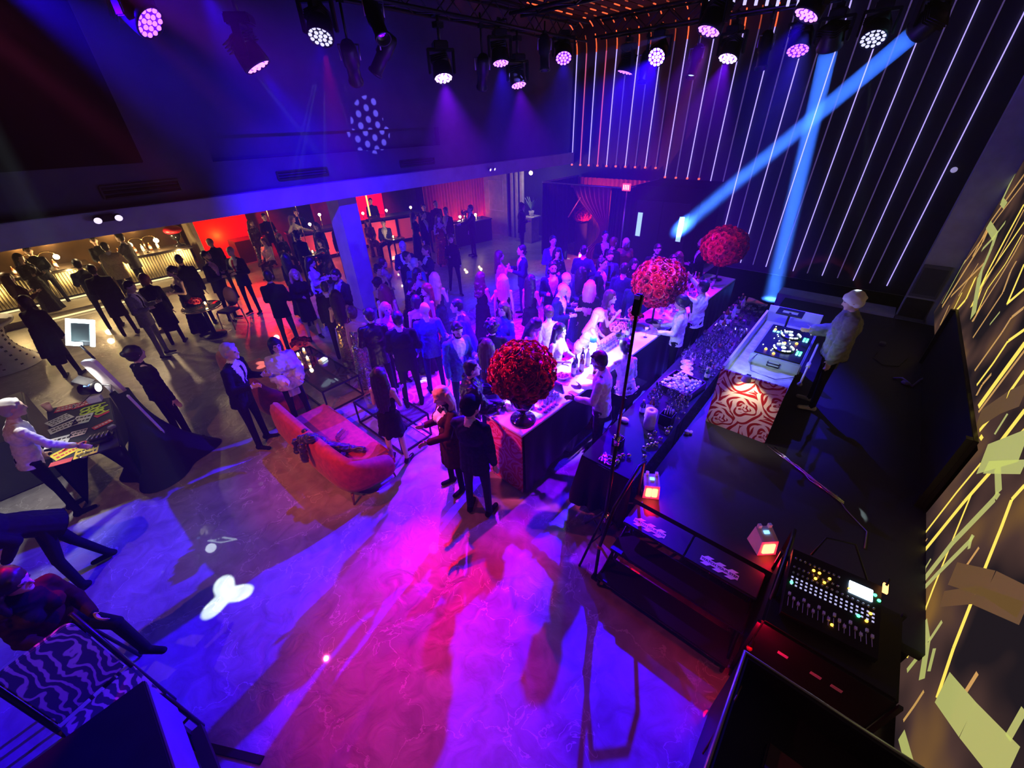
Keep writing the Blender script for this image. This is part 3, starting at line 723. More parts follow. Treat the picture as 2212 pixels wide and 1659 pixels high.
LENS = dict(hot=emis('lens_hot', (.8, .45, 1.0), 9), pink=emis('lens_pink', (.72, .24, 1.0), 2.4), violet=emis('lens_violet', (.42, .12, 1.0), 3), cells=emis('lens_white', (.7, .7, 1.0), 1.2), dim=emis('lens_dim', (.2, .15, .9), 1.2), beam=emis('lens_ice', (.3, .8, 1.0), 3.5))
RIMG = emis('lens_rim', (.10, .0, 1.0), 1.6)
def cells_bm(R, n=19):
    bm = B(); pts = [(0, 0)]
    for ring, cnt in ((1, 6), (2, 12)):
        for k in range(cnt): a = 2 * PI * k / cnt + (0.26 if ring == 2 else 0); pts.append((R * .41 * ring * math.cos(a), R * .41 * ring * math.sin(a)))
    for x, y in pts: lathe(bm, [(R * .17, 0), (R * .16, .006), (R * .10, .014), (0, .018)], 10, (x, y, 0))
    return bm
def moving_head(label, pos, target, state, top, R=0.15, beam=False, group=None):
    t = thing('moving_head_lamp', label, 'stage light', pos, 0, group)
    d = (Vector(target) - Vector(pos)).normalized(); yaw = math.atan2(d.y, d.x)
    drop = top - pos[2]
    bm = B(); box(bm, (0, 0, drop - .09), (.13, .11, .07)); tube(bm, [(0, 0, drop - .06), (0, 0, drop + .02)], .022); tube(bm, [(-.05, 0, drop + .02), (-.03, 0, drop + .07), (.03, 0, drop + .07), (.05, 0, drop + .02)], .016)
    tube(bm, [(0, -.17, drop + .03), (0, .17, drop + .03)] if abs(pos[1] - 6) < .1 else [(-.17, 0, drop + .03), (.17, 0, drop + .03)], .02); tube(bm, [(0, 0, drop + .02), (0, 0, drop + .06)], .03)
    obj('clamp', bm, BLACKM, t)
    if drop > .5: obj('drop_pipe', tube(B(), [(0, 0, .30), (0, 0, drop - .1)], .024), GREYM, t)
    o = obj('base_box', box(B(), (0, 0, .30), (.26, .22, .10)), BLACKP, t, bevel=.015); o.rotation_euler = (0, 0, yaw)
    bm = B()
    for s_ in (1, -1): box(bm, (0, s_ * (R + .045), .11), (.09, .035, .32))
    box(bm, (0, 0, .25), (.10, 2 * R + .12, .04))
    y = obj('yoke', bm, BLACKP, t, bevel=.01); y.rotation_euler = (0, 0, yaw)
    q = d.to_track_quat('Z', 'Y').to_euler()
    bm = lathe(B(), [(0, -.20), (R * .55, -.20), (R * .8, -.16), (R * .95, -.05), (R * 1.02, .04), (R * 1.05, .10), (R * 1.0, .125), (R * .93, .125), (R * .90, .10), (0, .10)], 24)
    for k in range(4): box(bm, (0, 0, -.17 + .03 * k), (R * 1.75, R * 1.75, .008), rz=.4)
    h = obj('lamp_head', bm, BLACKP, t, smooth=True); h.rotation_euler = q
    if beam:
        l = obj('lens', lathe(B(), [(0, .128), (R * .6, .122), (R * .9, .112), (R * .9, .104)], 24), LENS['beam'], h)
    else:
        bm = lathe(B(), [(0, .102), (R * .9, .102)], 24)
        l = obj('lens_plate', bm, RIMG if state in ('hot', 'pink', 'violet') else BLACKP, h)
        bm = cells_bm(R * .95); bmesh.ops.translate(bm, verts=bm.verts, vec=(0, 0, .104))
        c = obj('lens_cells', bm, LENS[state], h)
    return t
HL = ['violet-lit moving head high at the end of the long truss beside the black screen', 'pink-lit moving head on a long drop pipe, beaming onto the lounge edge', 'moving head with white honeycomb cells and no visible beam',
      'brightest white-violet moving head on the long truss, spraying several rays', 'small pink-lit moving head high on the truss, above the lower one by the corner', 'lowest pink-lit moving head hanging near the room corner', 'pink-lit moving head at the truss end where red strips curl overhead',
      'blinding white-violet moving head throwing the main wash across the room', 'hot pink-white moving head between the blinding one and the beam lamps', 'small violet moving head tucked in front of the strip-lit wall', 'violet moving head seen nearly edge-on as a ring', 'unlit-looking moving head with white cells between the two hard beams',
      'pink-celled moving head up in front of the silver ladder truss', 'pink-lit moving head at the very top of the view']
for (pos, tgt, state, lamps), lb in zip(HEADS, HL):
    top = 5.55 if abs(pos[1] - 6) < .1 else 5.62
    moving_head(lb, pos, tgt, state, top + (.06 if abs(pos[0] - 6.85) < .3 else 0), .15 if pos[0] < 8 else .17)
moving_head('beam lamp sending the steeper hard blue shaft down the strip wall', BEAMS[0][0], BEAMS[0][1], 'beam', 5.62, .17, True)
moving_head('beam lamp sending the slanting hard blue shaft across the strip wall', BEAMS[1][0], BEAMS[1][1], 'beam', 5.62, .17, True)
# dark profile spots: long barrel with hood, hung on the trusses
def profile_spot(label, pos, target, glow=None):
    t = thing('profile_spot', label, 'stage light', pos); d = (Vector(target) - Vector(pos)).normalized(); q = d.to_track_quat('Z', 'Y').to_euler()
    drop = 5.56 - pos[2]
    obj('clamp', tube(box(B(), (0, 0, drop - .02), (.08, .05, .06)), [(0, 0, .16), (0, 0, drop + .14)], .016), BLACKM, t)
    bm = B(); tube(bm, [(-.12, 0, 0), (-.13, 0, .16), (.13, 0, .16), (.12, 0, 0)], .013); y = obj('yoke', bm, GREYM, t); y.rotation_euler = (0, 0, math.atan2(d.y, d.x) + PI / 2)
    h = obj('barrel', lathe(B(), [(0, -.22), (.075, -.22), (.10, -.17), (.105, .05), (.085, .07), (.085, .26), (.10, .28), (.10, .31), (.085, .31), (.08, .24), (0, .24)], 20), BLACKP, t, smooth=True); h.rotation_euler = q
    obj('lens', lathe(B(), [(0, .262), (.05, .256), (.078, .245)], 16), glow or GLASS, h)
    return t
profile_spot('unlit black hooded spot hanging on the truss midway between two moving heads', (4.3, 6.0, 5.08), (3.4, 7.5, 3))
profile_spot('unlit dark spot hanging low beside the white-celled moving head', (3.75, 6.0, 4.95), (4.6, 7.2, 3.5))
profile_spot('dark floodlight at the very top edge, over the long truss', (3.95, 5.6, 5.35), (3.2, 3.0, 2))
profile_spot('small tilted silver spot below the truss near the corner', (6.25, 6.0, 4.97), (7.0, 7.0, 3.5))
PALE = emis('lens_pale', (.5, .8, 1.0), 1.8)
for p, tg, lb in (((9.5, 2.45, 5.15), (8.6, 2.0, 2), 'small spot with a pale blue lens beside the violet ring lamp'), ((9.5, 3.6, 5.1), (7.6, 3.4, 1), 'small spot with a pale oval lens next to the pink-white moving head'), ((9.5, 4.6, 5.1), (8.2, 4.3, 1), 'small spot with a thin pale lens behind the blinding moving head'), ((7.6, 5.7, 5.3), (7.2, 5.2, 1), 'grey floodlight box under the truss by the red ceiling dashes')):
    profile_spot(lb, p, tg, PALE)
# silver ladder-like cable tray with hanging tags between the cross trusses
t = thing('cable_ladder', 'silver ladder of looped links with white tags under the ceiling', 'cable ladder', (0, 0, 0))
bm = B(); bm2 = B()
for k in range(9):
    a = Vector((7.4 + .22 * k, 2.75 - .09 * k, 5.62 + .01 * k)); bb = a + Vector((.20, .28, .02))
    for o_ in ((0, 0, 0), (.05, -.05, .05)): tube(bm, [a + Vector(o_), bb + Vector(o_)], .012, 6)
    for j in range(5): tube(bm, [a.lerp(bb, j / 4), a.lerp(bb, j / 4) + Vector((.05, -.05, .05))], .008, 5)
    box(bm2, a + Vector((.03, .02, -.08)), (.035, .035, .10))
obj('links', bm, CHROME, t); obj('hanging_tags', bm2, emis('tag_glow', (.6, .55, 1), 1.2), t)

# LED strips: up the far wall, round the cove and along the ceiling
STRIPW = emis('strip_lavender', (.42, .33, 1.0), 1.5); STRIPR = emis('strip_red', (1.0, .10, .03), 1.8); STRIPO = emis('strip_orange', (.9, .13, .05), .35); STRIPD = emis('strip_dim', (.16, .10, .35), .42); STRIPM = emis('strip_mid', (.75, .12, .3), .8)
def strip(label, y, zb, bright, redtop, group):
    t = thing('led_strip', label, 'strip light', (14.58, y, 0), 0, group); r = .75; zt = 6.05
    wdt = .02 if bright else .026
    m = STRIPW if bright else (STRIPM if redtop and y > 8 else STRIPD)
    obj('wall_run', box2(B(), (-.015, -wdt / 2, zb), (.015, wdt / 2, zt)), m, t)
    bm = B(); pr = None
    pts = [(-r + r * math.cos(a), 0, zt + r * math.sin(a)) for a in [k * PI / 2 / 10 for k in range(11)]]
    x = -r
    tube(bm, pts[:5], .016, 6); tube(bm, pts[6:9], .016, 6)
    obj('cove_stripe', bm, (STRIPR if bright else STRIPO) if redtop else (STRIPW if bright else STRIPD), t)
    bm = B(); rnd = random.Random(int(y * 100)); x = -r
    while x > -5.5:
        l = rnd.choice((.15, .3, .3, .5)); tube(bm, [(x, 0, zt + r), (x - l, 0, zt + r)], .016, 6); x -= l + rnd.choice((.2, .35, .6))
    tube(bm, [(-r, 0, zt + r + .012), (-5.6, 0, zt + r + .012)], .012, 6, mi=1)
    obj('ceiling_stripe', bm, [(STRIPR if bright else STRIPO) if redtop else STRIPD, BLACKM], t)
    if zb > 2.4 and redtop: obj('glowing_tip', box(B(), (0, 0, zb + .02), (.05, .05, .05)), STRIPR, t)
for k in range(15):
    y = 9.56 - .74 * k
    zb = 2.78 if k < 5 else 2.52 if k < 7 else 1.2 if k < 9 else .2
    strip('thin lavender LED line climbing the black far wall, one of the bright ones', y, zb, True, k < 9, 'bright strips on the far wall')
    if k < 14: strip('faint purple LED line climbing the black far wall between two bright ones', y - .37, zb, False, k < 8, 'dim strips on the far wall')

def vent(label, x0, x1, z0, z1):
    t = thing('air_vent', label, 'vent', ((x0 + x1) / 2, 9.7, (z0 + z1) / 2)); wd = x1 - x0; h = z1 - z0
    bm = B()
    for z in (-h / 2, h / 2): box(bm, (0, 0, z), (wd, .04, .025))
    for x in (-wd / 2, wd / 2): box(bm, (x, 0, 0), (.025, .04, h))
    obj('frame', bm, BLACKM, t); bm = B()
    for k in range(3): box(bm, (0, .0, -h / 2 + h * (k + .5) / 3), (wd - .03, .012, h / 4.5), rx=.6)
    obj('slats', bm, BLACKP, t)
vent('long black vent grille low on the upper wall, above the bar lamps', 1.04, 2.12, 3.34, 3.52)
vent('black vent grille on the upper wall beside the column', 3.83, 4.92, 3.34, 3.49)
vent('dim black vent grille on the upper wall toward the room corner', 6.9, 8.0, 3.33, 3.47)
LAMPW = emis('emergency_lens', (.8, .7, 1), 1.3)
def emergency(label, x, z, s):
    t = thing('emergency_light', label, 'emergency light', (x, 9.5, z))
    obj('housing', box(B(), (0, -.045, .02), (.20 * s, .09, .10 * s)), WHITEP if s < .8 else BLACKP, t, bevel=.015)
    for sd in (1, -1):
        h = obj('lamp_head', lathe(B(), [(0, -.04), (.045, -.04), (.055, .03), (.05, .045)], 16, mtx=Matrix.Translation((sd * .13 * s, -.11, .02)) @ Matrix.Rotation(PI / 2 + .3, 4, 'X') @ Matrix.Scale(s, 4)), BLACKP, t)
        obj('lens', lathe(B(), [(.05, .044), (.03, .055), (0, .06)], 16, mtx=Matrix.Translation((sd * .13 * s, -.11, .02)) @ Matrix.Rotation(PI / 2 + .3, 4, 'X') @ Matrix.Scale(s, 4)), LAMPW, h)
emergency('twin-headed emergency light on the beam above the golden bar', .91, 3.08, 1.0)
emergency('tiny twin-headed emergency light on the far end of the beam', 9.95, 3.02, .75)
t = thing('exit_sign', 'small red-lit sign box at the top corner of the draped booth', 'sign', (12.15, 6.0, 2.5))
obj('box', box(B(), (0, 0, 0), (.05, .26, .2)), emis('sign_red', (1, .05, .1), 1.5), t, bevel=.008); bm = B()
for k in range(4): box(bm, (-.028, -.08 + .053 * k, 0), (.006, .02, .13))
obj('bars', bm, emis('sign_white', (1, .7, .8), 2.5), t)

# ------------------------------------------------------------------ video wall
def led_mat():
    m = bpy.data.materials.new('video_wall'); m.use_nodes = True; nt = m.node_tree; nt.nodes.remove(nt.nodes['Principled BSDF'])
    em = N(nt, 'ShaderNodeEmission', i_Strength=1.0); tc = N(nt, 'ShaderNodeTexCoord'); sx = N(nt, 'ShaderNodeSeparateXYZ'); nt.links.new(tc.outputs['Object'], sx.inputs[0])
    x = sx.outputs[0]; z = sx.outputs[2]
    tot = None; bg = N(nt, 'ShaderNodeTexNoise', i_Scale=.9, i_Detail=2.0); nt.links.new(tc.outputs['Object'], bg.inputs['Vector'])
    br = N(nt, 'ShaderNodeValToRGB'); e = br.color_ramp.elements; e[0].position = .42; e[0].color = (.014, .010, .014, 1); e[1].position = .72; e[1].color = (.22, .11, .03, 1); a = e.new(.55); a.color = (.075, .038, .032, 1)
    nt.links.new(bg.outputs['Fac'], br.inputs['Fac'])
    return m, nt, em, x, z, br
m, nt, em, x, z, br = led_mat()
nt.links.new(br.outputs['Color'], em.inputs['Color']); nt.links.new(em.outputs[0], nt.nodes['Material Output'].inputs['Surface']); LEDBG = m
t = thing('video_wall', 'tall LED video wall showing tangled golden lines beside the stage', 'screen', (0, -1.5, 0))
for a, b in (((-1.0, -.05, .16), (4.93, .05, 6.6)), ((4.93, -.05, 1.5), (9.0, .05, 6.6)), ((9.0, -.05, .86), (10.86, .05, 6.6))):
    bm = B(); box2(bm, a, (b[0], .04, b[2])); obj('cabinet', bm, BLACKP, t)
    bm = B(); quad(bm, [(a[0], .046, a[2]), (b[0], .046, a[2]), (b[0], .046, b[2]), (a[0], .046, b[2])]); obj('display', bm, LEDBG, t)
GL = [emis('line_gold', (.95, .72, .10), 1.15), emis('line_amber', (.75, .42, .12), .75), emis('line_pale', (.55, .58, .17), .75), emis('line_dim', (.30, .17, .06), .38)]
def ribbons(lines):
    by = {}
    for pts, wd, mi in lines:
        bm = by.setdefault(mi, B())
        for (x0, z0), (x1, z1) in zip(pts, pts[1:]):
            d = Vector((x1 - x0, 0, z1 - z0)); n = Vector((-d.z, 0, d.x)).normalized() * wd / 2; yy = .0475 + .0006 * mi
            bmq = [Vector((x0, yy, z0)) + n, Vector((x0, yy, z0)) - n, Vector((x1, yy, z1)) - n, Vector((x1, yy, z1)) + n]
            quad(bm, bmq[::-1])
    for mi, bm in by.items(): obj('golden_lines', bm, GL[mi], t)
LINES = [([(11.04,3.39),(10.68,2.89),(10.19,2.89)],0.1,2),([(10.19,3.32),(10.44,2.87),(10.6,2.59),(10.36,2.06)],0.09,1),([(9.85,3.25),(10.25,2.72),(10.48,2.28),(10.77,1.84)],0.06,1),([(10.5,2.55),(10.24,2.3),(10.3,1.95),(10.39,1.13)],0.12,1),([(10.65,2.53),(9.58,2.54),(9.36,2.4),(9.06,2.09),(7.99,1.79)],0.13,2),([(9.51,2.76),(9.64,2.53),(9.95,2.26)],0.08,2),([(7.67,2.62),(7.63,2.51),(7.37,2.31),(7.35,1.71)],0.05,1),([(9.06,3.07),(8.9,2.65),(8.7,2.21),(8.39,1.79)],0.08,0),([(8.88,3.03),(8.7,2.69),(8.53,2.31),(8.44,1.88)],0.05,1),([(8.46,2.94),(8.54,2.43),(8.58,2.11),(8.1,1.78)],0.06,0),([(8.08,2.85),(7.98,2.65),(7.91,2.32),(7.87,1.75)],0.05,1),([(8.19,2.83),(8.07,2.49),(8.15,2.13),(7.82,1.77)],0.04,0),([(7.3,2.68),(6.94,2.31)],0.05,0),([(6.72,2.55),(6.94,2.31),(6.96,2.35)],0.05,0),([(6.34,2.46),(6.5,2.29),(6.46,2.13),(6.46,1.64)],0.05,1),([(6.99,2.19),(7.04,2.01)],0.04,2),([(5.92,2.37),(6.12,2.16),(6.08,1.91),(6.09,1.63)],0.05,0),([(5.92,1.86),(5.95,1.71),(5.89,1.6)],0.05,1),([(5.68,2.32),(5.66,1.98),(5.63,1.6)],0.1,0),([(5.56,2.29),(5.55,1.99),(5.53,1.59)],0.05,1),([(5.25,2.22),(5.18,1.82),(5.2,1.56)],0.06,0),([(4.92,2.15),(5.14,1.94),(5.4,1.57)],0.24,3),([(4.71,2.1),(4.66,1.71),(4.68,1.53)],0.07,0),([(4.46,2.04),(4.48,1.84),(4.43,1.72)],0.08,0),([(4.3,2.01),(4.72,1.54)],0.3,2),([(4.93,1.93),(4.86,1.74)],0.04,2),([(9.23,2.0),(8.97,1.72),(9.25,1.34),(9.23,1.03)],0.08,0),([(9.25,2.21),(10.18,1.4)],0.06,1),([(10.8,1.9),(10.71,1.55),(10.59,1.13)],0.05,2),([(9.51,1.67),(9.3,1.3),(9.28,0.97)],0.05,0),([(9.88,1.33),(9.64,1.04)],0.06,1),([(9.62,2.12),(9.63,1.88),(9.61,1.58)],0.05,1),([(7.9,1.98),(7.82,1.77)],0.05,1),([(5.1,1.56),(5.01,1.58)],0.04,0),([(4.69,1.51),(4.68,1.14),(4.61,0.45)],0.035,0),([(4.43,1.68),(4.43,1.23),(4.36,0.42)],0.06,0),([(4.39,1.7),(4.08,1.66),(4.06,1.61),(4.07,1.04),(3.96,0.4)],0.08,2),([(4.42,1.34),(4.08,1.01),(3.76,0.71),(3.29,0.31)],0.03,0),([(3.91,1.31),(3.88,1.26),(3.89,0.8),(3.88,0.39)],0.06,2),([(3.91,1.29),(3.81,1.24)],0.04,2),([(3.88,1.91),(3.87,1.77),(3.7,1.62),(3.36,1.29),(3.02,0.97),(2.73,0.75)],0.045,0),([(3.72,1.36),(3.66,1.19)],0.03,1),([(4.11,0.58),(3.85,0.56),(3.57,0.51),(3.33,0.58),(3.21,0.52),(3.16,0.32)],0.05,2),([(3.5,0.58),(3.26,0.63),(2.97,0.55)],0.09,2),([(3.34,0.84),(3.26,0.65)],0.04,2),([(3.15,0.73),(2.99,0.65)],0.05,2),([(4.16,0.69),(4.11,0.58)],0.03,2),([(2.86,0.58),(2.8,0.45),(2.74,0.29)],0.03,1),([(2.7,1.21),(2.63,1.08)],0.04,1),([(2.78,0.82),(2.44,1.08),(2.06,1.4)],0.24,2),([(2.31,1.56),(2.21,1.41)],0.06,2),([(2.64,0.27),(2.35,0.42)],0.1,2),([(3.69,0.38),(3.45,0.36)],0.05,2),([(4.5,0.63),(4.44,0.45)],0.02,1),([(4.07,1.95),(4.55,1.57)],0.12,2),([(2.93,1.7),(3.29,1.43),(3.72,1.01)],0.2,3),([(2.86,1.68),(3.31,1.26),(3.56,0.85)],0.14,3)]
ribbons(LINES)
# black masking in front of the gap in the wall
t = thing('black_masking_flat', 'black flat standing against the gap in the golden video wall', 'panel', (0, 0, 0))
obj('panel', box2(B(), (4.97, -1.44, .6), (8.95, -1.40, 1.56)), BLACKP, t, bevel=.004)
for xx in (5.0, 8.9): obj('post', box2(B(), (xx - .03, -1.40, .6), (xx + .03, -1.35, 1.56)), BLACKP, t)
# pier details: dark speaker grille and lower hatch
t = thing('wall_speaker', 'black inset speaker panel low on the grey pier', 'speaker', (10.885, -1.17, 0))
obj('frame', box2(B(), (-.03, -.20, 1.10), (0, .20, 1.72)), mat('grille_frame', (.06, .06, .07), .6), t, bevel=.006); obj('grille', box2(B(), (-.04, -.17, 1.16), (-.028, .17, 1.66)), mat('grille_fabric', (.03, .03, .035), .9), t)
t = thing('black_hatch', 'black hatch below the speaker panel at the foot of the pier', 'hatch', (10.885, -1.17, 0))
obj('hatch_panel', box2(B(), (-.03, -.2, .68), (0, .2, 1.06)), mat('hatch_black', (.008, .008, .008), .4), t, bevel=.006); obj('lower_rail', box2(B(), (-.045, -.22, .62), (0, .22, .68)), mat('grille_frame', (.06, .06, .07), .6), t)
tag(obj('round_fitting', lathe(B(), [(0, 0), (.05, 0), (.06, .03), (.03, .06), (0, .07)], 16, mtx=Matrix.Translation((14.6, -.95, 3.0)) @ Matrix.Rotation(-PI / 2, 4, 'Y')), emis('knob_glow', (.4, .35, .7), .7)), 'small round pale fitting between the last strip and the pier', 'fitting')

# ------------------------------------------------------------------ stage: steps, rails, lamps, mixer, cases
t = thing('stage_steps', 'black three-tread portable steps leading up onto the stage', 'steps', (0, 0, 0))
TREAD = mat('tread_black', (.02, .02, .024), .35)
for k, (x0, z) in enumerate(((2.31, .2), (2.56, .4), (2.80, .6))):
    for y0, y1 in (((-.33, .315), (.325, .97)) if k == 2 else ((-.33, .97),)):
        tr = obj('tread', box2(B(), (x0, y0, z - .035), (x0 + .31, y1, z)), TREAD, t, bevel=.008)
        bm = B()
        for s in range(4): ball(bm, (x0 - .001, y0 + (y1 - y0) * (s + .5) / 4, z - .017), .006, 6, 4)
        obj('bolts', bm, CHROME, tr)
bm = B()
for y in (-.31, .95):
    tube(bm, [(2.35, y, .02), (2.35, y, .17)], .016); tube(bm, [(2.6, y, .02), (2.6, y, .37)], .016); tube(bm, [(3.08, y, .02), (3.08, y, .57)], .016); tube(bm, [(2.35, y, .06), (3.08, y, .06)], .014); tube(bm, [(2.35, y, .17), (3.08, y, .56)], .014)
    tube(bm, [(2.6, y, .08), (3.08, y, .35)], .012)
obj('frame', bm, BLACKM, t)
def text_mesh(name, txt, size, m, parent, loc, rz, ext=.001, align='CENTER'):
    cu = bpy.data.curves.new('txt', 'FONT'); cu.body = txt; cu.size = size; cu.align_x = align; cu.align_y = 'CENTER'; cu.extrude = ext; cu.offset = size * .03
    o = bpy.data.objects.new('txt', cu); COL.objects.link(o); me = bpy.data.meshes.new_from_object(o.evaluated_get(bpy.context.evaluated_depsgraph_get()))
    bpy.data.objects.remove(o); bpy.data.curves.remove(cu)
    r = link(name, me, m, parent); r.location = loc; r.rotation_euler = rz if isinstance(rz, tuple) else (0, 0, rz); return r
STK = mat('sticker_white', (.75, .70, .72), .5)
for y in (.72, .02):
    bm = B(); box(bm, (0, 0, 0), (.055, .34, .002))
    for s in (-1, 0, 1): quad(bm, [(.028, s * .11 - .02, .001), (.028, s * .11 + .04, .001), (.058, s * .11 + .01, .001), (.058, s * .11 - .05, .001)]); quad(bm, [(-.058, s * .11 + .05, .001), (-.058, s * .11 - .01, .001), (-.028, s * .11 - .04, .001), (-.028, s * .11 + .02, .001)])
    s_ = obj('warning_sticker', bm, STK, t); s_.location = (2.90, y, .602)
    text_mesh('lettering', 'WATCH YOUR STEP', .036, mat('ink_dark', (.02, .02, .03), .6), s_, (0, 0, .0022), -PI / 2, .0004)
def handrail(label, pts, loc):
    t = thing('handrail', label, 'handrail', loc); obj('rail', tube(B(), pts, .018), BLACKM, t); bm = B()
    box(bm, (pts[0][0], pts[0][1], pts[0][2] + .02), (.06, .06, .05)); obj('socket', bm, BLACKM, t); ball_ = B(); ball(ball_, pts[1], .024, 8, 6); obj('joint', ball_, RED_REFL, t)
RED_REFL = mat('red_plastic', (.5, .05, .03), .4)
handrail('black bent handrail at the steps beside the draped drinks table', [(2.4, 1.02, .0), (2.4, 1.02, .55), (2.62, 1.02, .95), (3.1, 1.02, 1.15), (3.25, 1.02, 1.1), (3.25, 1.02, .6)], (0, 0, 0))
handrail('black handrail at the steps beside the mixing desk', [(2.4, -.40, 0), (2.4, -.40, .5), (2.75, -.40, .9), (3.3, -.40, .95), (3.5, -.40, .9), (3.5, -.40, .6)], (0, 0, 0))
# tall tripod stand
t = thing('tripod_stand', 'very tall thin black tripod stand rising in front of the bar', 'stand', (2.76, 1.16, 0))
obj('pole', tube(B(), [(0, 0, .25), (0, 0, 1.7)], .020), BLACKM, t); obj('upper_pole', tube(B(), [(0, 0, 1.65), (0, 0, 3.0)], .014), BLACKM, t)
obj('upper_collar', lathe(B(), [(.0, 1.62), (.03, 1.62), (.032, 1.72), (0, 1.72)], 12), CHROME, t); obj('lower_collar', lathe(B(), [(0, .5), (.034, .5), (.034, .6), (0, .6)], 12), CHROME, t)
for a in (170, 60, 352):
    a = math.radians(a); obj('leg', tube(B(), [(.02 * math.cos(a), .02 * math.sin(a), .62), (.36 * math.cos(a), .36 * math.sin(a), .012)], .014), BLACKM, t); obj('brace', tube(B(), [(0, 0, .27), (.24 * math.cos(a), .24 * math.sin(a), .28)], .008, 6), BLACKM, t)
h = obj('sensor_box', box(B(), (0, 0, 3.02), (.05, .06, .17), ry=.15), BLACKP, t, bevel=.01); obj('indicator', box(B(), (-.03, .0, 3.09), (.012, .04, .03), ry=.15), mat('indicator', (.5, .6, .7), .3), t)
# battery uplights
REDGLOW = emis('uplight_red', (1.0, .10, .03), 16)
def uplight(label, loc, rz, cells=1):
    t = thing('battery_uplight', label, 'uplight', loc, rz)
    bm = B(); vs = [bm.verts.new(p) for p in ((-.10, -.09, 0), (.09, -.09, 0), (.09, .09, 0), (-.10, .09, 0), (-.075, -.08, .17), (.07, -.08, .22), (.07, .08, .22), (-.075, .08, .17))]
    for f in ((3, 2, 1, 0), (4, 5, 6, 7), (0, 1, 5, 4), (1, 2, 6, 5), (2, 3, 7, 6), (3, 0, 4, 7)): bm.faces.new([vs[i] for i in f])
    obj('housing', bm, WHITEP, t, bevel=.012)
    for k in range(cells):
        w_ = .13 / cells; obj('lens', box(B(), (-.092, -.065 + w_ * (k + .5), .085), (.02, w_ * .88, .11), ry=.16), REDGLOW, t, bevel=.006)
    obj('display', box(B(), (.01, 0, .205), (.03, .05, .01), ry=-.33), emis('uplight_display', (.2, .5, 1), 2.5), t)
    for yy in (.05, -.05): obj('foot', box(B(), (.06, yy, .235), (.03, .03, .04)), WHITEP, t)
    a = math.radians(0); c, s = math.cos(rz), math.sin(rz); l = point((loc[0] - .19 * c, loc[1] - .19 * s, loc[2] + .09), RED, 4.5, .06)
uplight('white battery uplight glowing red at the stage edge beside the tripod stand', (3.36, .93, .6), .55, 2)
uplight('white battery uplight glowing red at the stage edge near the mixing desk', (3.40, -.22, .6), .75, 1)
# digital mixer on a case
t = thing('flight_case', 'black flight case under the digital mixer, with pink-lit labels', 'case', (2.84, -.80, 0))
obj('body', box2(B(), (-.40, -.42, .02), (.36, .42, .86)), BLACKP, t, bevel=.02)
for xx in (-.41, .37):
    for yy in (-.43, .43): obj('edge_trim', box(B(), (xx, yy, .44), (.025, .025, .82)), BLACKM, t)
bm = B()
for yy in (.20, -.02, -.15): box(bm, (-.402, yy, .62 if yy else .70), (.004, .07, .03))
obj('tape_label', bm, mat('tape', (.8, .6, .65), .6), t)
t = thing('digital_mixer', 'digital mixing desk with lit buttons, faders and a bright screen', 'mixer', (2.87, -.74, .875), .1)
def tiltz(x): return .06 + (x + .28) * .22
bm = B(); vs = [bm.verts.new(p) for p in ((-.28, -.30, 0), (.28, -.30, 0), (.28, .30, 0), (-.28, .30, 0), (-.28, -.30, .055), (.28, -.30, .18), (.28, .30, .18), (-.28, .30, .055))]
for f in ((3, 2, 1, 0), (4, 5, 6, 7), (0, 1, 5, 4), (1, 2, 6, 5), (2, 3, 7, 6), (3, 0, 4, 7)): bm.faces.new([vs[i] for i in f])
obj('body', bm, BLACKP, t, bevel=.01)
def onm(x, y, h=.0): return (x, y, .055 + (x + .28) * .2232 + h)
bk = B(); bf = B(); bb = B(); by_ = B(); bg = B()
for j in range(17):
    y = .27 - j * .033
    for i, x in enumerate((.20, .12, .07)): 
        if y > -.05 or i == 2: lathe(bk, [(.008, 0), (.007, .012), (0, .013)], 8, onm(x, y))
    for x in (.03, .0, -.03): box(bb, onm(x, y, .002), (.012, .014, .006))
    box(bf, onm(-.15, y, .001), (.15, .003, .003)); box(bf, onm(-.12 - .05 * ((j * 7) % 3) / 2, y, .01), (.026, .016, .016))
for x, y in ((.10, .12), (.10, .06), (.16, .14), (.16, .10), (.15, .03), (-.20, -.02), (-.05, -.22), (.14, -.10), (.02, -.24)): ball(by_, onm(x, y, .006), .011, 8, 5)
for x, y in ((-.02, .27), (-.04, -.17), (.18, -.26), (.15, -.285)): ball(bg, onm(x, y, .006), .012, 8, 5)
obj('knobs', bk, GREYM, t); obj('fader', bf, mat('fader_cap', (.6, .6, .62), .4), t); obj('lit_buttons', bb, emis('button_white', (.6, .6, 1), .8), t); obj('amber_leds', by_, emis('led_amber', (1, .42, .03), 7), t); obj('green_leds', bg, emis('led_green', (.05, 1, .3), 7), t)
obj('screen', box(B(), onm(.16, -.17, .008), (.10, .15, .012), ry=-.22), emis('mixer_screen', (.5, .75, 1), 9), t, bevel=.003)
t2 = thing('gooseneck_lamp', 'tiny warm gooseneck lamp behind the mixing desk', 'lamp', (3.28, -1.05, .6)); obj('neck', tube(B(), [(0, 0, 0), (0, 0, .45), (-.06, .02, .52), (-.12, .03, .5)], .008), BLACKM, t2); obj('shade', box(B(), (-.14, .03, .49), (.09, .03, .02)), emis('gooseneck_glow', (1, .35, .1), 4), t2)
for pts, lb in (([(3.2, -.55, 1.0), (3.35, -.6, 1.12), (3.45, -.8, 1.1), (3.4, -1.0, .8), (3.45, -1.05, .61)], 'black looped cable rising behind the mixing desk'),): tag(obj('cable', tube(B(), pts, .008, 6), BLACKM), lb, 'cable')
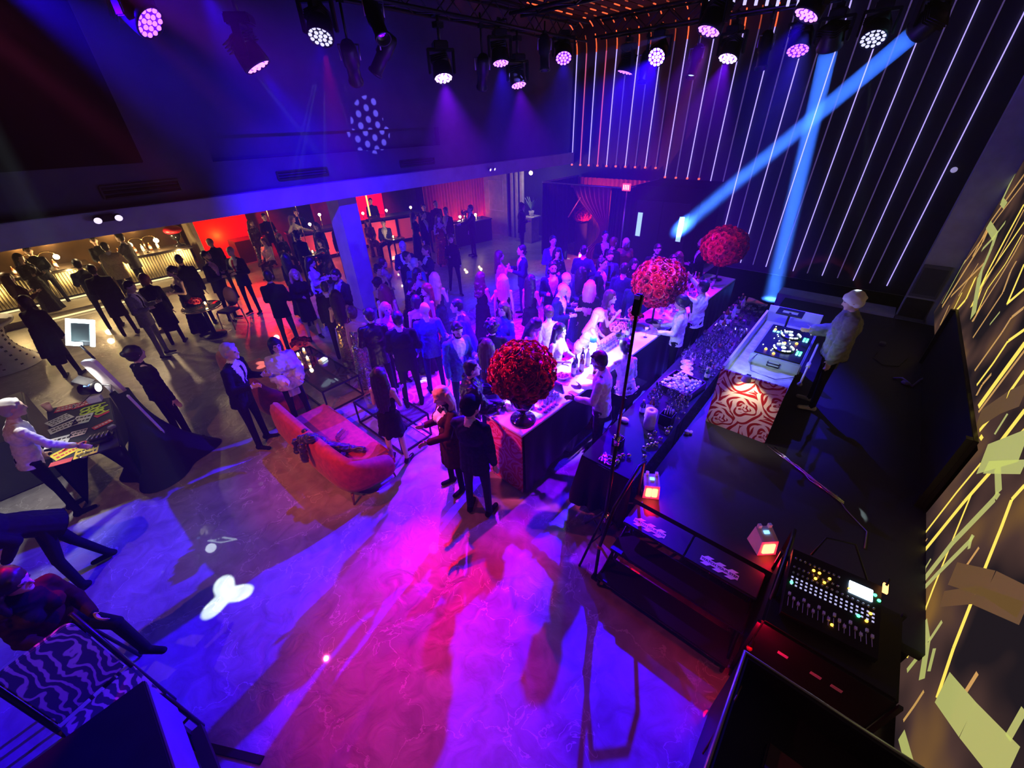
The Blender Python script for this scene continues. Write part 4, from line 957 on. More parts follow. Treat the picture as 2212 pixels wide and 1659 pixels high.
# big case near the camera with red-lit rim
t = thing('road_case', 'large black open road case with a red-lit rim at the bottom edge', 'case', (0, 0, 0))
bm = B(); box2(bm, (.55, -.36, 0), (2.03, -.33, 1.0)); box2(bm, (.55, -1.36, 0), (2.03, -1.33, 1.0)); box2(bm, (2.0, -1.33, 0), (2.03, -.36, 1.0)); box2(bm, (.55, -1.33, 0), (.58, -.36, 1.0)); box2(bm, (.58, -1.33, .0), (2.0, -.36, .72))
obj('body', bm, BLACKP, t); bm = B(); tube(bm, [(.55, -.33, 1.0), (2.03, -.33, 1.0), (2.03, -1.35, 1.0)], .014); obj('rim', bm, mat('rim_alu', (.4, .4, .42), .35, .7), t)
obj('tray', box2(B(), (1.55, -1.1, .72), (1.72, -.62, .76)), mat('tray_brown', (.10, .045, .03), .6), t, bevel=.01)
bm = B()
for y in (-.55, -.75): box(bm, (1.2, y, .722), (.02, .012, .004))
obj('inner_marks', bm, WHITEP, t)
for pts, lb in (([(1.93, -.40, .74), (1.85, -.38, .9), (1.7, -.36, 1.015), (1.4, -.32, .7)], 'thin brown cable hanging over the rim of the road case'),): tag(obj('cable', tube(B(), pts, .006, 6), mat('cable_brown', (.2, .1, .05), .5)), lb, 'cable')
point((2.3, -.40, .75), RED, 5, .05)
# cables lying on the stage
rnd = random.Random(3)
bm = B()
for k in range(5):
    pts = [(5.02 + rnd.uniform(-.03, .03) - .1 * i, .05 - .165 * i + rnd.uniform(-.05, .05) * (1 - i / 6), .61 + .012 * (k % 2)) for i in range(6)]; tube(bm, pts, .006, 6)
tag(obj('foil_cables', bm, CHROME), 'bundle of shiny silver-wrapped cables on the stage by the rose-print booth', 'cables')
tag(obj('stage_cable', tube(B(), [(4.62, -.7, .608), (4.45, -.8, .608), (4.25, -1.0, .608), (4.0, -1.0, .608)], .007, 6), GREYM), 'thin cable trailing away over the black stage', 'cable')
bm = B(); tube(bm, [(8.0, -1.05, .61), (8.02, -1.15, .64), (7.9, -1.2, .66), (7.86, -1.28, .62), (8.1, -1.36, .64), (8.3, -1.42, .61)], .015); ball(bm, (7.9, -1.2, .63), .06, 10, 6, (1, 1, .5))
tag(obj('cable_splitter', bm, mat('blue_grey', (.25, .25, .45), .4)), 'pale bluish cable clump lying on the stage before the masking flat', 'cable')
tag(obj('small_box', box(B(), (9.3, -.84, .625), (.12, .09, .05)), GREYM, bevel=.01), 'small grey connector box on the stage near the pier', 'box')
tag(obj('stage_cable_loop', tube(B(), [(8.9, -.8, .61), (8.6, -.75, .61), (8.4, -.9, .61), (8.5, -1.1, .61), (8.9, -1.2, .61)], .006, 6), BLACKM), 'thin black cable loop on the stage behind the booth', 'cable')

# ------------------------------------------------------------------ DJ booth
ROSER = rose_mat('rose_print_red', (.36, .010, .014), (.80, .60, .47), 2.5, .40, plane='yz')
t = thing('dj_booth', 'white open-topped DJ booth with a red and cream rose-print front', 'booth', (5.07, .505, .6))
BW = mat('booth_white', (.62, .64, .68), .45)
bm = B(); vs_ = (box2(bm, (0.0, -.375, 0), (.03, .375, .86)))
f = obj('front_panel', bm, ROSER, t)
bm = B(); box2(bm, (.03, .345, 0), (2.3, .375, .90)); obj('side_panel', bm, BW, t); bm = B(); box2(bm, (2.27, -.375, 0), (2.3, .345, 1.0)); obj('end_panel', bm, BW, t)
obj('deck', box2(B(), (.03, -.375, .70), (2.27, .345, .74)), mat('deck_marble', (.5, .52, .55), .35, vscale=8, var=.3), t); bm = B(); box2(bm, (.03, -.345, 0), (2.27, -.325, .70)); obj('shelf_back', bm, BLACK, t)
# controller in its flight case
t = thing('dj_controller', 'DJ controller in a silver flight case, jog wheels and pads lit up', 'DJ controller', (6.28, .40, 1.34), 0)
obj('case', box2(B(), (-.58, -.30, 0), (.58, .30, .15)), mat('case_silver', (.35, .42, .48), .35, .3), t, bevel=.015)
obj('handle', tube(tube(B(), [(-.585, -.07, .05), (-.62, -.07, .05), (-.62, .07, .05), (-.585, .07, .05)], .009), [(-.585, -.07, .09), (-.62, -.07, .09), (-.62, .07, .09), (-.585, .07, .09)], .009), BLACKM, t); obj('top_plate', box2(B(), (-.55, -.27, .15), (.55, .27, .165)), BLACKP, t, bevel=.004)
for xx in (-.26, .22):
    jw = obj('jog_wheel', lathe(B(), [(0, 0), (.125, 0), (.125, .02), (.11, .026), (0, .026)], 32, (xx, -.02, .165)), BLACKM, t)
    bm = B()
    for k in range(12):
        if k % 3 == 2: continue
        a0 = 2 * PI * k / 12; pts = [(xx + .115 * math.cos(a0 + q * .13), -.02 + .115 * math.sin(a0 + q * .13), .195) for q in range(4)]; tube(bm, pts, .010, 6)
    ball(bm, (xx, -.02, .192), .03, 12, 6, (1.3, 1, .3)); obj('ring_light', bm, emis('jog_light', (.7, .95, 1), 5), jw)
bA = B(); bG = B(); bW = B(); bC = B()
for k, (x_, y_) in enumerate(((-.40, .16), (-.06, .0), (.34, .20), (.02, -.13), (-.48, .05))): ball(bA, (x_, y_, .172), .018, 8, 5)
for k in range(8):
    for xx in (-.33, .16): box(bG if k % 4 else bC, (xx + .035 * (k % 4), -.19 - .035 * (k // 4), .17), (.025, .025, .01))
for k in range(22): rr_ = random.Random(k); box(bW, (rr_.uniform(-.5, .5), rr_.uniform(-.24, .24), .17), (.02, .012, .008))
for k in range(5): box(bC, (.28, .20 - .05 * k, .17), (.05, .035, .008))
obj('amber_leds', bA, emis('led_amber', (1, .42, .03), 7), t); obj('green_pads', bG, emis('led_green', (.05, 1, .3), 5), t); obj('white_buttons', bW, emis('button_bright', (.8, .9, 1), 2), t); obj('cyan_pads', bC, emis('led_cyan', (.15, .6, 1), 4), t)
t = thing('laptop_stand', 'black laptop stand with a cut-out top above the DJ controller', 'stand', (6.95, .52, 1.34))
bm = B()
for a, b in (((-.14, -.17, .34), (.14, -.10, .355)), ((-.14, .10, .34), (.14, .17, .355)), ((-.14, -.10, .34), (-.07, .10, .355)), ((.07, -.10, .34), (.14, .10, .355))): box2(bm, a, b)
obj('top_plate', bm, BLACKM, t); obj('post', tube(B(), [(.0, 0, 0), (-.02, 0, .2), (.0, 0, .345)], .015), BLACKM, t)
t = thing('clip_lamp', 'small clip-on lamp shining down the rose-print booth front', 'lamp', (5.05, .56, 1.46)); obj('clip', box(B(), (.02, 0, .0), (.06, .05, .05)), BLACKP, t); h = obj('lamp_head', lathe(B(), [(0, .03), (.04, .02), (.06, -.04), (.055, -.045), (0, -.02)], 16, (-.07, 0, .03)), WHITEP, t); obj('bulb', ball(B(), (-.07, 0, .0), .028, 10, 6), emis('warm_bulb', (1, .85, .5), 20), t)
spot((4.93, .56, 1.42), (5.07, .50, 1.15), (1, .88, .6), 14, 100, .6, .03)
spot((4.98, .66, 1.75), (5.8, .5, 1.3), (.75, .95, 1), 18, 80, .8, .03)  # added spot without a body, floating above the booth deck
t = thing('microphone', 'microphone with white tape on a slim stand at the booth edge', 'microphone', (5.9, .06, 1.34)); obj('stem', tube(B(), [(-.45, -.02, .04), (-.1, -.02, .12), (.5, -.02, .2)], .012), WHITEP, t); bm = B(); ball(bm, (-.47, -.02, .035), .03, 10, 8); obj('grille', bm, GREYM, t); bm = B(); tube(bm, [(-.12, -.02, .115), (-.02, -.02, .13)], .024); obj('tape', bm, WHITEP, t)
tag(obj('cable', tube(B(), [(5.7, .62, 1.49), (5.55, .66, 1.45), (5.45, .6, 1.36), (5.4, .3, 1.36), (5.6, .12, 1.36)], .006, 6), GREYM), 'thin pale cable from the DJ controller along the deck', 'cable')
tag(obj('paper_cone', lathe(B(), [(.0, 0), (.05, .10), (.045, .10), (0, .01)], 16, (7.28, .12, 1.345)), PAPER), 'bright white folded paper standing at the far corner of the DJ booth', 'paper')

# ------------------------------------------------------------------ carpet, bar, drinks
ROSEC = rose_mat('carpet_roses', (.42, .16, .20), (.62, .46, .46), 1.15, .42, .9)
tag(obj('rose_carpet', box2(B(), (2.75, 3.75, .002), (10.6, 7.5, .014)), ROSEC), 'large pale carpet with swirling rose print under the crowd at the bar', 'carpet')

BARA = math.radians(-2.7)
def bw(x, y, z=1.04):           # bar frame: x along the bar, y across it
    return (2.84 + x * math.cos(BARA) - y * math.sin(BARA), 2.39 + x * math.sin(BARA) + y * math.cos(BARA), z)
ROSEP = rose_mat('rose_print_pink', (.55, .015, .05), (.70, .20, .28), 2.7, .5, plane='yz')
t = thing('bar_counter', 'long white-topped bar with a pink rose-print end panel', 'bar', bw(0, 0, 0), BARA)
obj('end_panel', box2(B(), (-.02, 0, .01), (.0, .62, 1.0)), ROSEP, t)
obj('front_panel', box2(B(), (0, .60, .01), (7.3, .62, 1.0)), ROSEP, t); obj('far_panel', box2(B(), (7.28, 0.02, .01), (7.3, .60, 1.0)), ROSEP, t)
obj('top', box2(B(), (-.03, -.02, 1.0), (7.33, .65, 1.04)), mat('bar_top', (.80, .78, .76), .22, vscale=3, var=.08, coat=.4), t, bevel=.006)
obj('shelf', box2(B(), (.05, .08, .38), (7.2, .58, .40)), BLACKP, t)
def dr(u, v):
    x = u * 7.3; hem = .03 + .5 * min(1, max(0, (x - .15) / 1.5)) + (.05 * math.sin(x * 3.1) if x > 1.8 else 0) - (.45 if x > 2.6 else .45 * max(0, x - 1.8) / .8 if x > 1.8 else 0)
    z = 1.005 + (max(.02, hem) - 1.005) * v
    return Vector((x, -.03 - .02 * v * (1 + math.sin(x * 17 + 2 * math.sin(x * 3))) - .035 * v * math.exp(-((x - 1.2 - .5 * v) / .8) ** 2), z))
obj('drape', sheet(B(), 220, 10, dr), mat('drape_satin', (.014, .014, .017), .42, spec=.35), t)
bm = B()
for a, b in (((.9, .15, .42), (1.3, .5, .62)), ((1.45, .12, .42), (1.75, .45, .56))): box2(bm, a, b)
for k, (x, y, s, c, lb) in enumerate(((1.15, .16, (.34, .30, .30), (.35, .33, .35), 'crumpled pale bag on the floor under the bar'), (1.75, .18, (.26, .24, .22), (.5, .1, .08), 'reddish box on the floor under the bar behind the barman'), (2.2, .2, (.4, .25, .18), (.4, .4, .45), 'pale crate on the floor under the bar'))):
    p = bw(x, y, s[2] / 2 + .002); o = obj('stored_box', box(B(), (0, 0, 0), s, rz=.3), mat('stored_%d' % k, c, .7), bevel=.03); o.location = p; tag(o, lb, 'box')

# ---- roses
ROSE = mat('rose_red', (.55, .010, .028), .45, vscale=40, var=.3); ROSEK = mat('rose_dark', (.25, .006, .018), .5, vscale=40, var=.3); PINKF = mat('flower_pink', (.75, .22, .3), .6, vscale=40, var=.3)
def rose_bm(R, seed=0):
    bm = B(); rnd = random.Random(seed)
    lathe(bm, [(0, R * .55), (R * .13, R * .62), (R * .2, R * .45), (R * .12, 0)], 7)
    for ring, (n, rr, h, tilt) in enumerate(((3, .28, .62, .15), (4, .50, .55, .45), (5, .78, .40, .85), (6, 1.0, .22, 1.2))):
        for k in range(n):
            a = 2 * PI * (k + rnd.random() * .4) / n + ring * .5; w_ = 2 * PI / n * .66
            def fn(u, v):
                an = a + (u - .5) * 2 * w_; rad = R * rr * (.35 + .65 * v) * (1 + .10 * math.sin(u * PI)); z = R * (h * v ** .8 - .12 * (1 - v)) - R * .13 * tilt * v ** 3 + R * .06 * math.sin(u * 7 + ring)
                return Vector((rad * math.cos(an), rad * math.sin(an), z))
            sheet(bm, 4, 3, fn)
    return bm
def to_mesh(bm, name, m):
    me = bpy.data.meshes.new(name); bm.to_mesh(me); bm.free(); me.materials.append(m); return me
ROSE_ME = [to_mesh(rose_bm(1.0, s), 'rose', ROSE if s != 2 else ROSEK) for s in range(4)]
PINK_ME = to_mesh(rose_bm(1.0, 7), 'bloom', PINKF); 
def rose_ball(parent, c, R, n, rose_r, squash=.92, keep=100, me_list=None):
    me_list = me_list or ROSE_ME; rnd = random.Random(int(R * 999)); cw = Vector((0, 0, 4.2)) - (Vector(parent.location) + Vector(c))
    pts = []
    for i in range(n):
        z = 1 - 2 * (i + .5) / n; ph = i * 2.399963 + rnd.uniform(-.1, .1); r = math.sqrt(1 - z * z); pts.append(Vector((r * math.cos(ph), r * math.sin(ph), z)))
    pts.sort(key=lambda p: -p.dot(cw)); core = obj('foliage', ball(B(), c, R * .80, 24, 16, (1, 1, squash)), mat('leaf_dark', (.012, .03, .012), .7), parent)
    rest = B()
    for i, p in enumerate(pts):
        q = p.to_track_quat('Z', 'X'); loc = Vector(c) + Vector((p.x, p.y, p.z * squash)) * R * (.90 + rnd.uniform(-.02, .04)); s = rose_r * rnd.uniform(.82, 1.15)
        mx = Matrix.Translation(loc) @ q.to_matrix().to_4x4() @ Matrix.Rotation(rnd.uniform(0, 6), 4, 'Z') @ Matrix.Diagonal((s, s, s, 1))
        me = rnd.choice(me_list)
        if i < keep:
            o = bpy.data.objects.new('rose', me); COL.objects.link(o); o.parent = parent; o.matrix_local = mx
        else:
            tmp = B(); tmp.from_mesh(me); tmp.transform(mx); m2 = bpy.data.meshes.new('x'); tmp.to_mesh(m2); tmp.free(); rest.from_mesh(m2); bpy.data.meshes.remove(m2)
    if len(pts) > keep:
        o = obj('hidden_roses', rest, ROSE, parent); o['kind'] = 'stuff'
    else: rest.free()
def urn(parent, h, m):
    obj('urn', lathe(B(), [(0, 0), (.165, 0), (.17, .02), (.155, .045), (.10, .06), (.05, .085), (.035, .13), (.05, .17), (.10, .20), (.145, .26), (.16, h - .08), (.165, h), (.14, h), (.13, h - .05), (0, h - .06)], 32), m, parent)
URN = mat('urn_black', (.02, .02, .022), .12, .3, coat=.8)
t = thing('rose_arrangement', 'huge ball of red roses in a black urn on the end of the bar', 'flowers', bw(.20, .17), 0); urn(t, .42, URN); rose_ball(t, (0, 0, .72), .40, 140, .082)
t = thing('rose_arrangement', 'red rose ball halfway along the bar behind the tripod stand', 'flowers', bw(3.95, .33), 0)
obj('stand', lathe(B(), [(0, 0), (.12, 0), (.12, .02), (.02, .03), (.018, .30), (.10, .42), (0, .42)], 24), BLACKM, t); rose_ball(t, (0, 0, .74), .46, 150, .088)
t = thing('rose_arrangement', 'red rose ball at the far end of the bar, in front of the strip-lit wall', 'flowers', bw(6.98, .30), 0)
obj('stand', lathe(B(), [(0, 0), (.12, 0), (.12, .02), (.02, .03), (.018, .30), (.10, .42), (0, .42)], 24), BLACKM, t); rose_ball(t, (0, 0, .76), .48, 150, .092, .86)

# ---- bottles and glasses
BOT = [mat('bottle_dark', (.01, .012, .03), .08, coat=.6), mat('bottle_green', (.01, .06, .04), .08, coat=.6), mat('bottle_amber', (.18, .05, .01), .08, coat=.6), mat('bottle_clear', (.5, .55, .65), .06, coat=.8)]
LBL = mat('label_white', (.7, .68, .6), .6); CAPM = mat('cap_gold', (.5, .35, .12), .3, .8)
def thin_glass():
    m = bpy.data.materials.new('thin_glass'); m.use_nodes = True; nt = m.node_tree; nt.nodes.remove(nt.nodes['Principled BSDF'])
    tr = N(nt, 'ShaderNodeBsdfTransparent'); gl = N(nt, 'ShaderNodeBsdfGlossy', i_Roughness=.04); lw = N(nt, 'ShaderNodeLayerWeight', i_Blend=.35); mx = N(nt, 'ShaderNodeMixShader')
    nz = N(nt, 'ShaderNodeTexNoise', i_Scale=30.0); rp = N(nt, 'ShaderNodeMapRange'); rp.inputs[3].default_value = .85; rp.inputs[4].default_value = 1.0; nt.links.new(nz.outputs['Fac'], rp.inputs[0])
    tr.inputs[0].default_value = (.93, .95, .98, 1); nt.links.new(M2(nt, 'ADD', M2(nt, 'MULTIPLY', lw.outputs['Facing'], .75), .2), mx.inputs[0]); nt.links.new(tr.outputs[0], mx.inputs[1]); nt.links.new(gl.outputs[0], mx.inputs[2]); nt.links.new(mx.outputs[0], nt.nodes['Material Output'].inputs['Surface'])
    return m
TG = thin_glass()
def bottle(label, loc, k=0, h=.30, r=.037, group=None):
    t = thing('bottle', label, 'bottle', loc, 0, group)
    obj('glass_body', lathe(B(), [(0, 0), (r, 0), (r * 1.02, .01), (r, h * .62), (r * .85, h * .70), (r * .38, h * .80), (r * .36, h * .97), (r * .42, h), (0, h)], 16), BOT[k], t)
    obj('label', lathe(B(), [(r * 1.03, h * .16), (r * 1.03, h * .50)], 16), LBL, t); obj('cap', lathe(B(), [(r * .43, h * .93), (r * .43, h * 1.01), (0, h * 1.01)], 12), CAPM, t)
    return t
TUMB = to_mesh(lathe(B(), [(0, 0), (.030, 0), (.034, .09), (.038, .10), (.033, .10), (.028, .012), (0, .012)], 12), 'tumbler', TG)
WINE = to_mesh(lathe(B(), [(0, 0), (.034, 0), (.03, .006), (.005, .012), (.004, .09), (.02, .105), (.038, .14), (.036, .18), (.031, .205), (.029, .205), (.034, .15), (.0, .11)], 12), 'wine_glass', TG)
COUPE = to_mesh(lathe(B(), [(0, 0), (.035, 0), (.03, .006), (.005, .012), (.005, .10), (.05, .13), (.062, .165), (.059, .165), (.0, .112)], 14), 'coupe', TG)
LIQ = {c: mat('drink_' + c, v, .1, coat=.5) for c, v in dict(red=(.4, .02, .04), pink=(.7, .25, .3), amber=(.5, .22, .04), white=(.75, .75, .7)).items()}
def glass(name, me, label, loc, group=None, liquid=None, flip=False):
    o = bpy.data.objects.new(name, me); COL.objects.link(o); o.location = loc
    if flip: o.rotation_euler = (PI, 0, random.random()); o.location = (loc[0], loc[1], loc[2] + (.10 if me is TUMB else .205))
    tag(o, label, 'glass', group)
    if liquid: z = .02 if me is TUMB else .13; obj('drink', lathe(B(), [(0, z), (.027, z), (.029, z + .05), (0, z + .05)], 12), LIQ[liquid], o)
    return o
rnd = random.Random(11)
for (x, y, k, h, lb) in ((1.48, .32, 0, .30, 'dark wine bottle with a white label beside the fruit bowl'), (1.58, .36, 0, .32, 'dark bottle just behind the white-labelled one on the bar'), (1.66, .30, 2, .28, 'amber bottle third from the fruit bowl on the bar'), (1.76, .36, 0, .34, 'tall dark bottle beside the glowing lamp on the bar'), (1.86, .33, 3, .30, 'clear bottle beside the glowing lamp on the bar'),
    (3.10, .36, 1, .33, 'green bottle beside the pink blooms on the bar'), (3.22, .34, 0, .30, 'dark bottle between the pink blooms and the red blooms')):
    bottle(lb, bw(x, y), k, h)
for i in range(16):
    bottle('bottle in the crowd of bottles and glasses behind the middle rose ball', bw(4.5 + .13 * i + rnd.uniform(-.03, .03), .40 + .14 * (i % 2) + rnd.uniform(-.03, .03)), rnd.randrange(4), rnd.uniform(.26, .34), .036, 'bottles along the far half of the bar')
for i in range(26):
    glass('tumbler' if i % 2 else 'wine_glass', TUMB if i % 2 else WINE, 'glass among the bottles behind the middle rose ball' if i % 2 == 0 else 'tumbler among the bottles behind the middle rose ball', bw(4.35 + .085 * i + rnd.uniform(-.02, .02), .12 + .18 * rnd.random()), 'wine glasses on the far half of the bar' if i % 2 == 0 else 'tumblers on the far half of the bar', rnd.choice((None, 'red', 'amber', 'white', 'pink')))
for i in range(14):
    glass('tumbler', TUMB, 'small tumbler in the cluster on the bar between the glowing lamp and the blooms', bw(2.25 + .09 * (i % 7) + rnd.uniform(-.02, .02), .34 + .10 * (i // 7)), 'tumblers at the middle of the bar', rnd.choice((None, 'red', 'white')))
for i in range(8):
    glass('wine_glass', WINE, 'tall clear glass in the brightly lit cluster behind the black urn', bw(.52 + .075 * (i % 4), .06 + .10 * (i // 4)), 'clear glasses behind the urn')
glass('coupe', COUPE, 'wide coupe glass with a pale frothy drink near the bar edge', bw(3.3, .12), None, 'white'); glass('coupe', COUPE, 'second coupe glass on the bright patch farther along the bar', bw(3.75, .10), None, 'white')
glass('tumbler', TUMB, 'tumbler of dark drink on the bar corner by the capped man hand', bw(.10, .50), None, 'red')
LAMPG = emis('bar_lamp', (.85, .95, 1.0), 14)
t = thing('ice_lamp', 'blazing white tube-shaped lamp standing on the bar', 'lamp', bw(1.98, .34)); obj('base', lathe(B(), [(0, 0), (.07, 0), (.07, .02), (0, .02)], 20), CHROME, t); obj('glow_tube', lathe(B(), [(0, .02), (.05, .02), (.055, .30), (.04, .36), (0, .37)], 20), LAMPG, t); obj('collar', lathe(B(), [(.052, .36), (.05, .43), (.02, .45), (0, .45)], 16), mat('teal_glass', (.05, .3, .35), .1), t)
point(bw(1.98, .34, 1.62), (.8, .9, 1), 40, .06)
t = thing('shaker', 'copper cocktail shaker standing by the glowing lamp', 'shaker', bw(1.75, .12)); obj('cup', lathe(B(), [(0, 0), (.035, 0), (.045, .16), (.04, .18)], 16), mat('copper', (.6, .25, .18), .2, 1.0), t); obj('lid', lathe(B(), [(.042, .175), (.03, .22), (.018, .24), (.018, .27), (0, .275)], 16), CHROME, t)
t = thing('tablet', 'black point-of-sale tablet propped on a stand on the bar', 'tablet', bw(.92, .24), BARA); obj('screen_back', box(B(), (0, 0, .13), (.02, .28, .20), ry=-.35), mat('tablet_black', (.02, .025, .035), .3), t, bevel=.006); obj('bezel', box(B(), (.014, 0, .135), (.006, .29, .21), ry=-.35), WHITEP, t); obj('stand', box(B(), (-.06, 0, .07), (.015, .06, .17), ry=.5), GREYM, t)
t = thing('red_drink_jar', 'tall jar of dark red drink behind the black urn', 'jar', bw(.46, .26)); obj('jar', lathe(B(), [(0, 0), (.05, 0), (.055, .25), (.05, .27)], 20), TG, t); obj('drink', lathe(B(), [(0, .01), (.045, .01), (.05, .20), (0, .20)], 20), LIQ['red'], t)
t = thing('embroidered_hat', 'white embroidered cap lying beside the black urn', 'hat', bw(.30, .47)); obj('crown', lathe(B(), [(.085, 0), (.09, .05), (.075, .09), (.04, .11), (0, .115)], 20), WHITEP, t); bm = B()
for k in range(14): a = k * 2.4; tube(bm, [(.088 * math.cos(a), .088 * math.sin(a), .03 + .02 * math.sin(k)), (.078 * math.cos(a + .2), .078 * math.sin(a + .2), .085)], .004, 5)
obj('embroidery', bm, mat('thread', (.25, .1, .3), .7), t)
t = thing('fruit_bowl', 'shallow bowl of pinkish flowers and fruit on the bar', 'bowl', bw(1.32, .40)); obj('bowl', lathe(B(), [(0, 0), (.06, 0), (.10, .05), (.095, .055), (.055, .012), (0, .012)], 20), WHITEP, t)
for k in range(7): o = bpy.data.objects.new('bloom', PINK_ME); COL.objects.link(o); o.parent = t; o.location = (.055 * math.cos(k * .9) * (k > 0), .055 * math.sin(k * .9) * (k > 0), .05); o.scale = (.035,) * 3
def bouquet(label, loc, me, n, R, r, vh):
    t = thing('bouquet', label, 'flowers', loc); obj('vase', lathe(B(), [(0, 0), (.05, 0), (.055, vh), (.05, vh), (.045, .01), (0, .01)], 16), URN, t)
    rnd = random.Random(n)
    for k in range(n):
        z = rnd.uniform(.0, 1); a = k * 2.4; q = math.sqrt(max(0, 1 - z * z)); o = bpy.data.objects.new('bloom', me); COL.objects.link(o); o.parent = t
        o.location = (R * q * math.cos(a), R * q * math.sin(a), vh + R * .7 * z); o.rotation_euler = Vector((q * math.cos(a), q * math.sin(a), z + .2)).to_track_quat('Z', 'Y').to_euler(); o.scale = (r,) * 3
    return t
bouquet('low pink bouquet on the bar beyond the glowing lamp', bw(3.05, .50), PINK_ME, 16, .15, .055, .14); bouquet('small bright red bouquet on the bar under the middle rose ball', bw(3.55, .48), ROSE_ME[0], 14, .13, .05, .18); bouquet('pale pink blooms in a vase beside the woman holding a drink', bw(3.72, .60), PINK_ME, 9, .09, .05, .22)
for x, y, rz, c, lb in ((.95, .48, .1, (.35, .1, .4), 'purple card lying on the bar beside the tablet'), (1.25, .28, .3, (.3, .1, .35), 'purple menu card on the bar near the fruit bowl'), (1.62, .10, .2, (.5, .08, .1), 'red card on the bar in front of the barman')):
    o = obj('menu_card', box(B(), (0, 0, .004), (.14, .10, .004), rz=rz), mat('card_' + lb[:6].strip(), c, .6)); o.location = bw(x, y); tag(o, lb, 'card')
for x, y, rz, lb in ((1.85, .10, .3, 'stack of white napkins on the bar before the front barman'), (2.7, .16, .8, 'folded white napkin on the bar near the crouching bartender')):
    o = obj('napkins', box(B(), (0, 0, .02), (.14, .14, .035), rz=rz), PAPER, bevel=.008); o.location = bw(x, y); tag(o, lb, 'napkins')
t = thing('ice_bin', 'black insulated ice bin on a frame behind the front barman', 'ice bin', bw(1.95, -.28, 0), BARA)
obj('bin', sheet(sheet(B(), 1, 1, lambda u, v: Vector((-.25 + .5 * u, -.16 + .32 * v, .66))), 24, 1, lambda u, v: Vector(((.25 + .05 * v) * max(-1, min(1, 1.42 * math.cos(u * 2 * PI))), (.16 + .05 * v) * max(-1, min(1, 1.42 * math.sin(u * 2 * PI))), .66 + .24 * v)), smooth=False), BLACKP, t); bm = B()
for sx in (-.22, .22): tube(bm, [(sx, -.13, .01), (sx * .9, .13, .66)], .012); tube(bm, [(sx, .13, .01), (sx * .9, -.13, .66)], .012)
obj('leg_frame', bm, CHROME, t); ICE_M = mat('ice', (.75, .8, .9), .1, coat=.5); bm = B()
for k in range(60): box(bm, (rnd.uniform(-.22, .22), rnd.uniform(-.14, .14), .78 + rnd.uniform(0, .04)), (.03, .03, .03), rz=rnd.random() * 3, rx=rnd.random())
o = obj('ice_cubes', bm, ICE_M, t); o['kind'] = 'stuff'
# white light from the rig on the near end of the bar
spot((2.48, 6.0, 4.75), bw(.35, .35), (.75, 1.0, .95), 1500, 5.5, .5, .02); spot((6.7, 2.4, 5.0), bw(1.9, .3), (1, .8, 1), 900, 14, .8, .03); spot((6.7, 2.4, 5.0), bw(3.6, .25), (1, .55, 1), 600, 18, .8, .03)

# ------------------------------------------------------------------ drinks table behind the bar, under a black cloth
t = thing('drinks_table', 'long black-clothed table of glasses between the bar and the stage', 'table', (3.2, 1.08, 0))
TBL = mat('table_cloth', (.014, .014, .018), .75, spec=.2)
obj('board', box2(B(), (0.02, .02, .76), (6.3, .65, .795)), BLACKP, t)
def cloth(u, v):           # top and near end, one sheet folded over the edges
    x = -.12 + 6.45 * u; y = .67 * v
    return Vector((max(x, 0.0), y, .80))
obj('cloth_top', box2(B(), (0, 0, .795), (6.32, .67, .803)), TBL, t, bevel=.003)
def endf(u, v): return Vector((-.02 - .10 * v * (1 + .4 * math.sin(u * 9)) - .04 * v * math.sin(u * 23), .67 * u + (.08 * v if u > .85 else 0) - (.03 * v if u < .1 else 0), .80 - v * (.66 - .12 * math.sin(u * PI) * 0 - .05 * math.sin(u * 7))))
obj('cloth_end', sheet(B(), 30, 12, endf), TBL, t)
obj('cloth_side', sheet(B(), 150, 8, lambda u, v: Vector((6.32 * u - .08 * v * (u < .03), .675 + .05 * v * (1 + math.sin(u * 90)), .80 - .62 * v))), TBL, t)
for x in (.25, 1.7, 1.9, 3.4, 4.4, 6.0):
    for y in (.1, .57): obj('leg', tube(B(), [(x, y, .01), (x, y, .76)], .012), GREYM, t)
ZT = .804
def gl(n, x0, x1, y0, y1, me, name, lb, grp, liq=0.0, seed=5, flip=0):
    rr = random.Random(seed); step = .085; pts = []
    x = x0
    while x < x1:
        y = y0
        while y < y1: pts.append((x + rr.uniform(-.012, .012), y + rr.uniform(-.012, .012))); y += step
        x += step
    rr.shuffle(pts)
    for p in pts[:n]: glass(name, me, lb, (p[0], p[1], ZT), grp, rr.choice(('red', 'white', 'amber', 'pink')) if rr.random() < liq else None, flip=rr.random() < flip)
gl(62, 6.0, 7.55, 1.14, 1.70, WINE, 'wine_glass', 'clear wine glass in the glittering crowd beside the booth side panel', 'wine glasses on the drinks table', .15, 1)
gl(60, 7.6, 9.3, 1.14, 1.70, TUMB, 'tumbler', 'tumbler in the glittering crowd at the far end of the drinks table', 'tumblers on the drinks table', .35, 2)
gl(20, 4.62, 5.0, 1.14, 1.62, WINE, 'wine_glass', 'clear glass in the huddle between the paper towel roll and the ice tray', 'glasses by the ice tray', .1, 3)
for i in range(10): bottle('bottle among the tumblers at the far end of the drinks table', (7.7 + .16 * i, 1.52 + .08 * (i % 2), ZT), rnd.randrange(4), rnd.uniform(.24, .32), .036, 'bottles on the drinks table')
for (x, y, k, h, lb) in ((4.52, 1.48, 2, .24, 'amber bottle behind the paper towel roll'), (4.42, 1.56, 0, .22, 'dark bottle behind the paper towel roll'), (6.05, 1.22, 0, .22, 'dark bottle at the booth side of the drinks table'), (5.85, 1.18, 1, .2, 'short green bottle near the booth corner')): bottle(lb, (x, y, ZT), k, h)
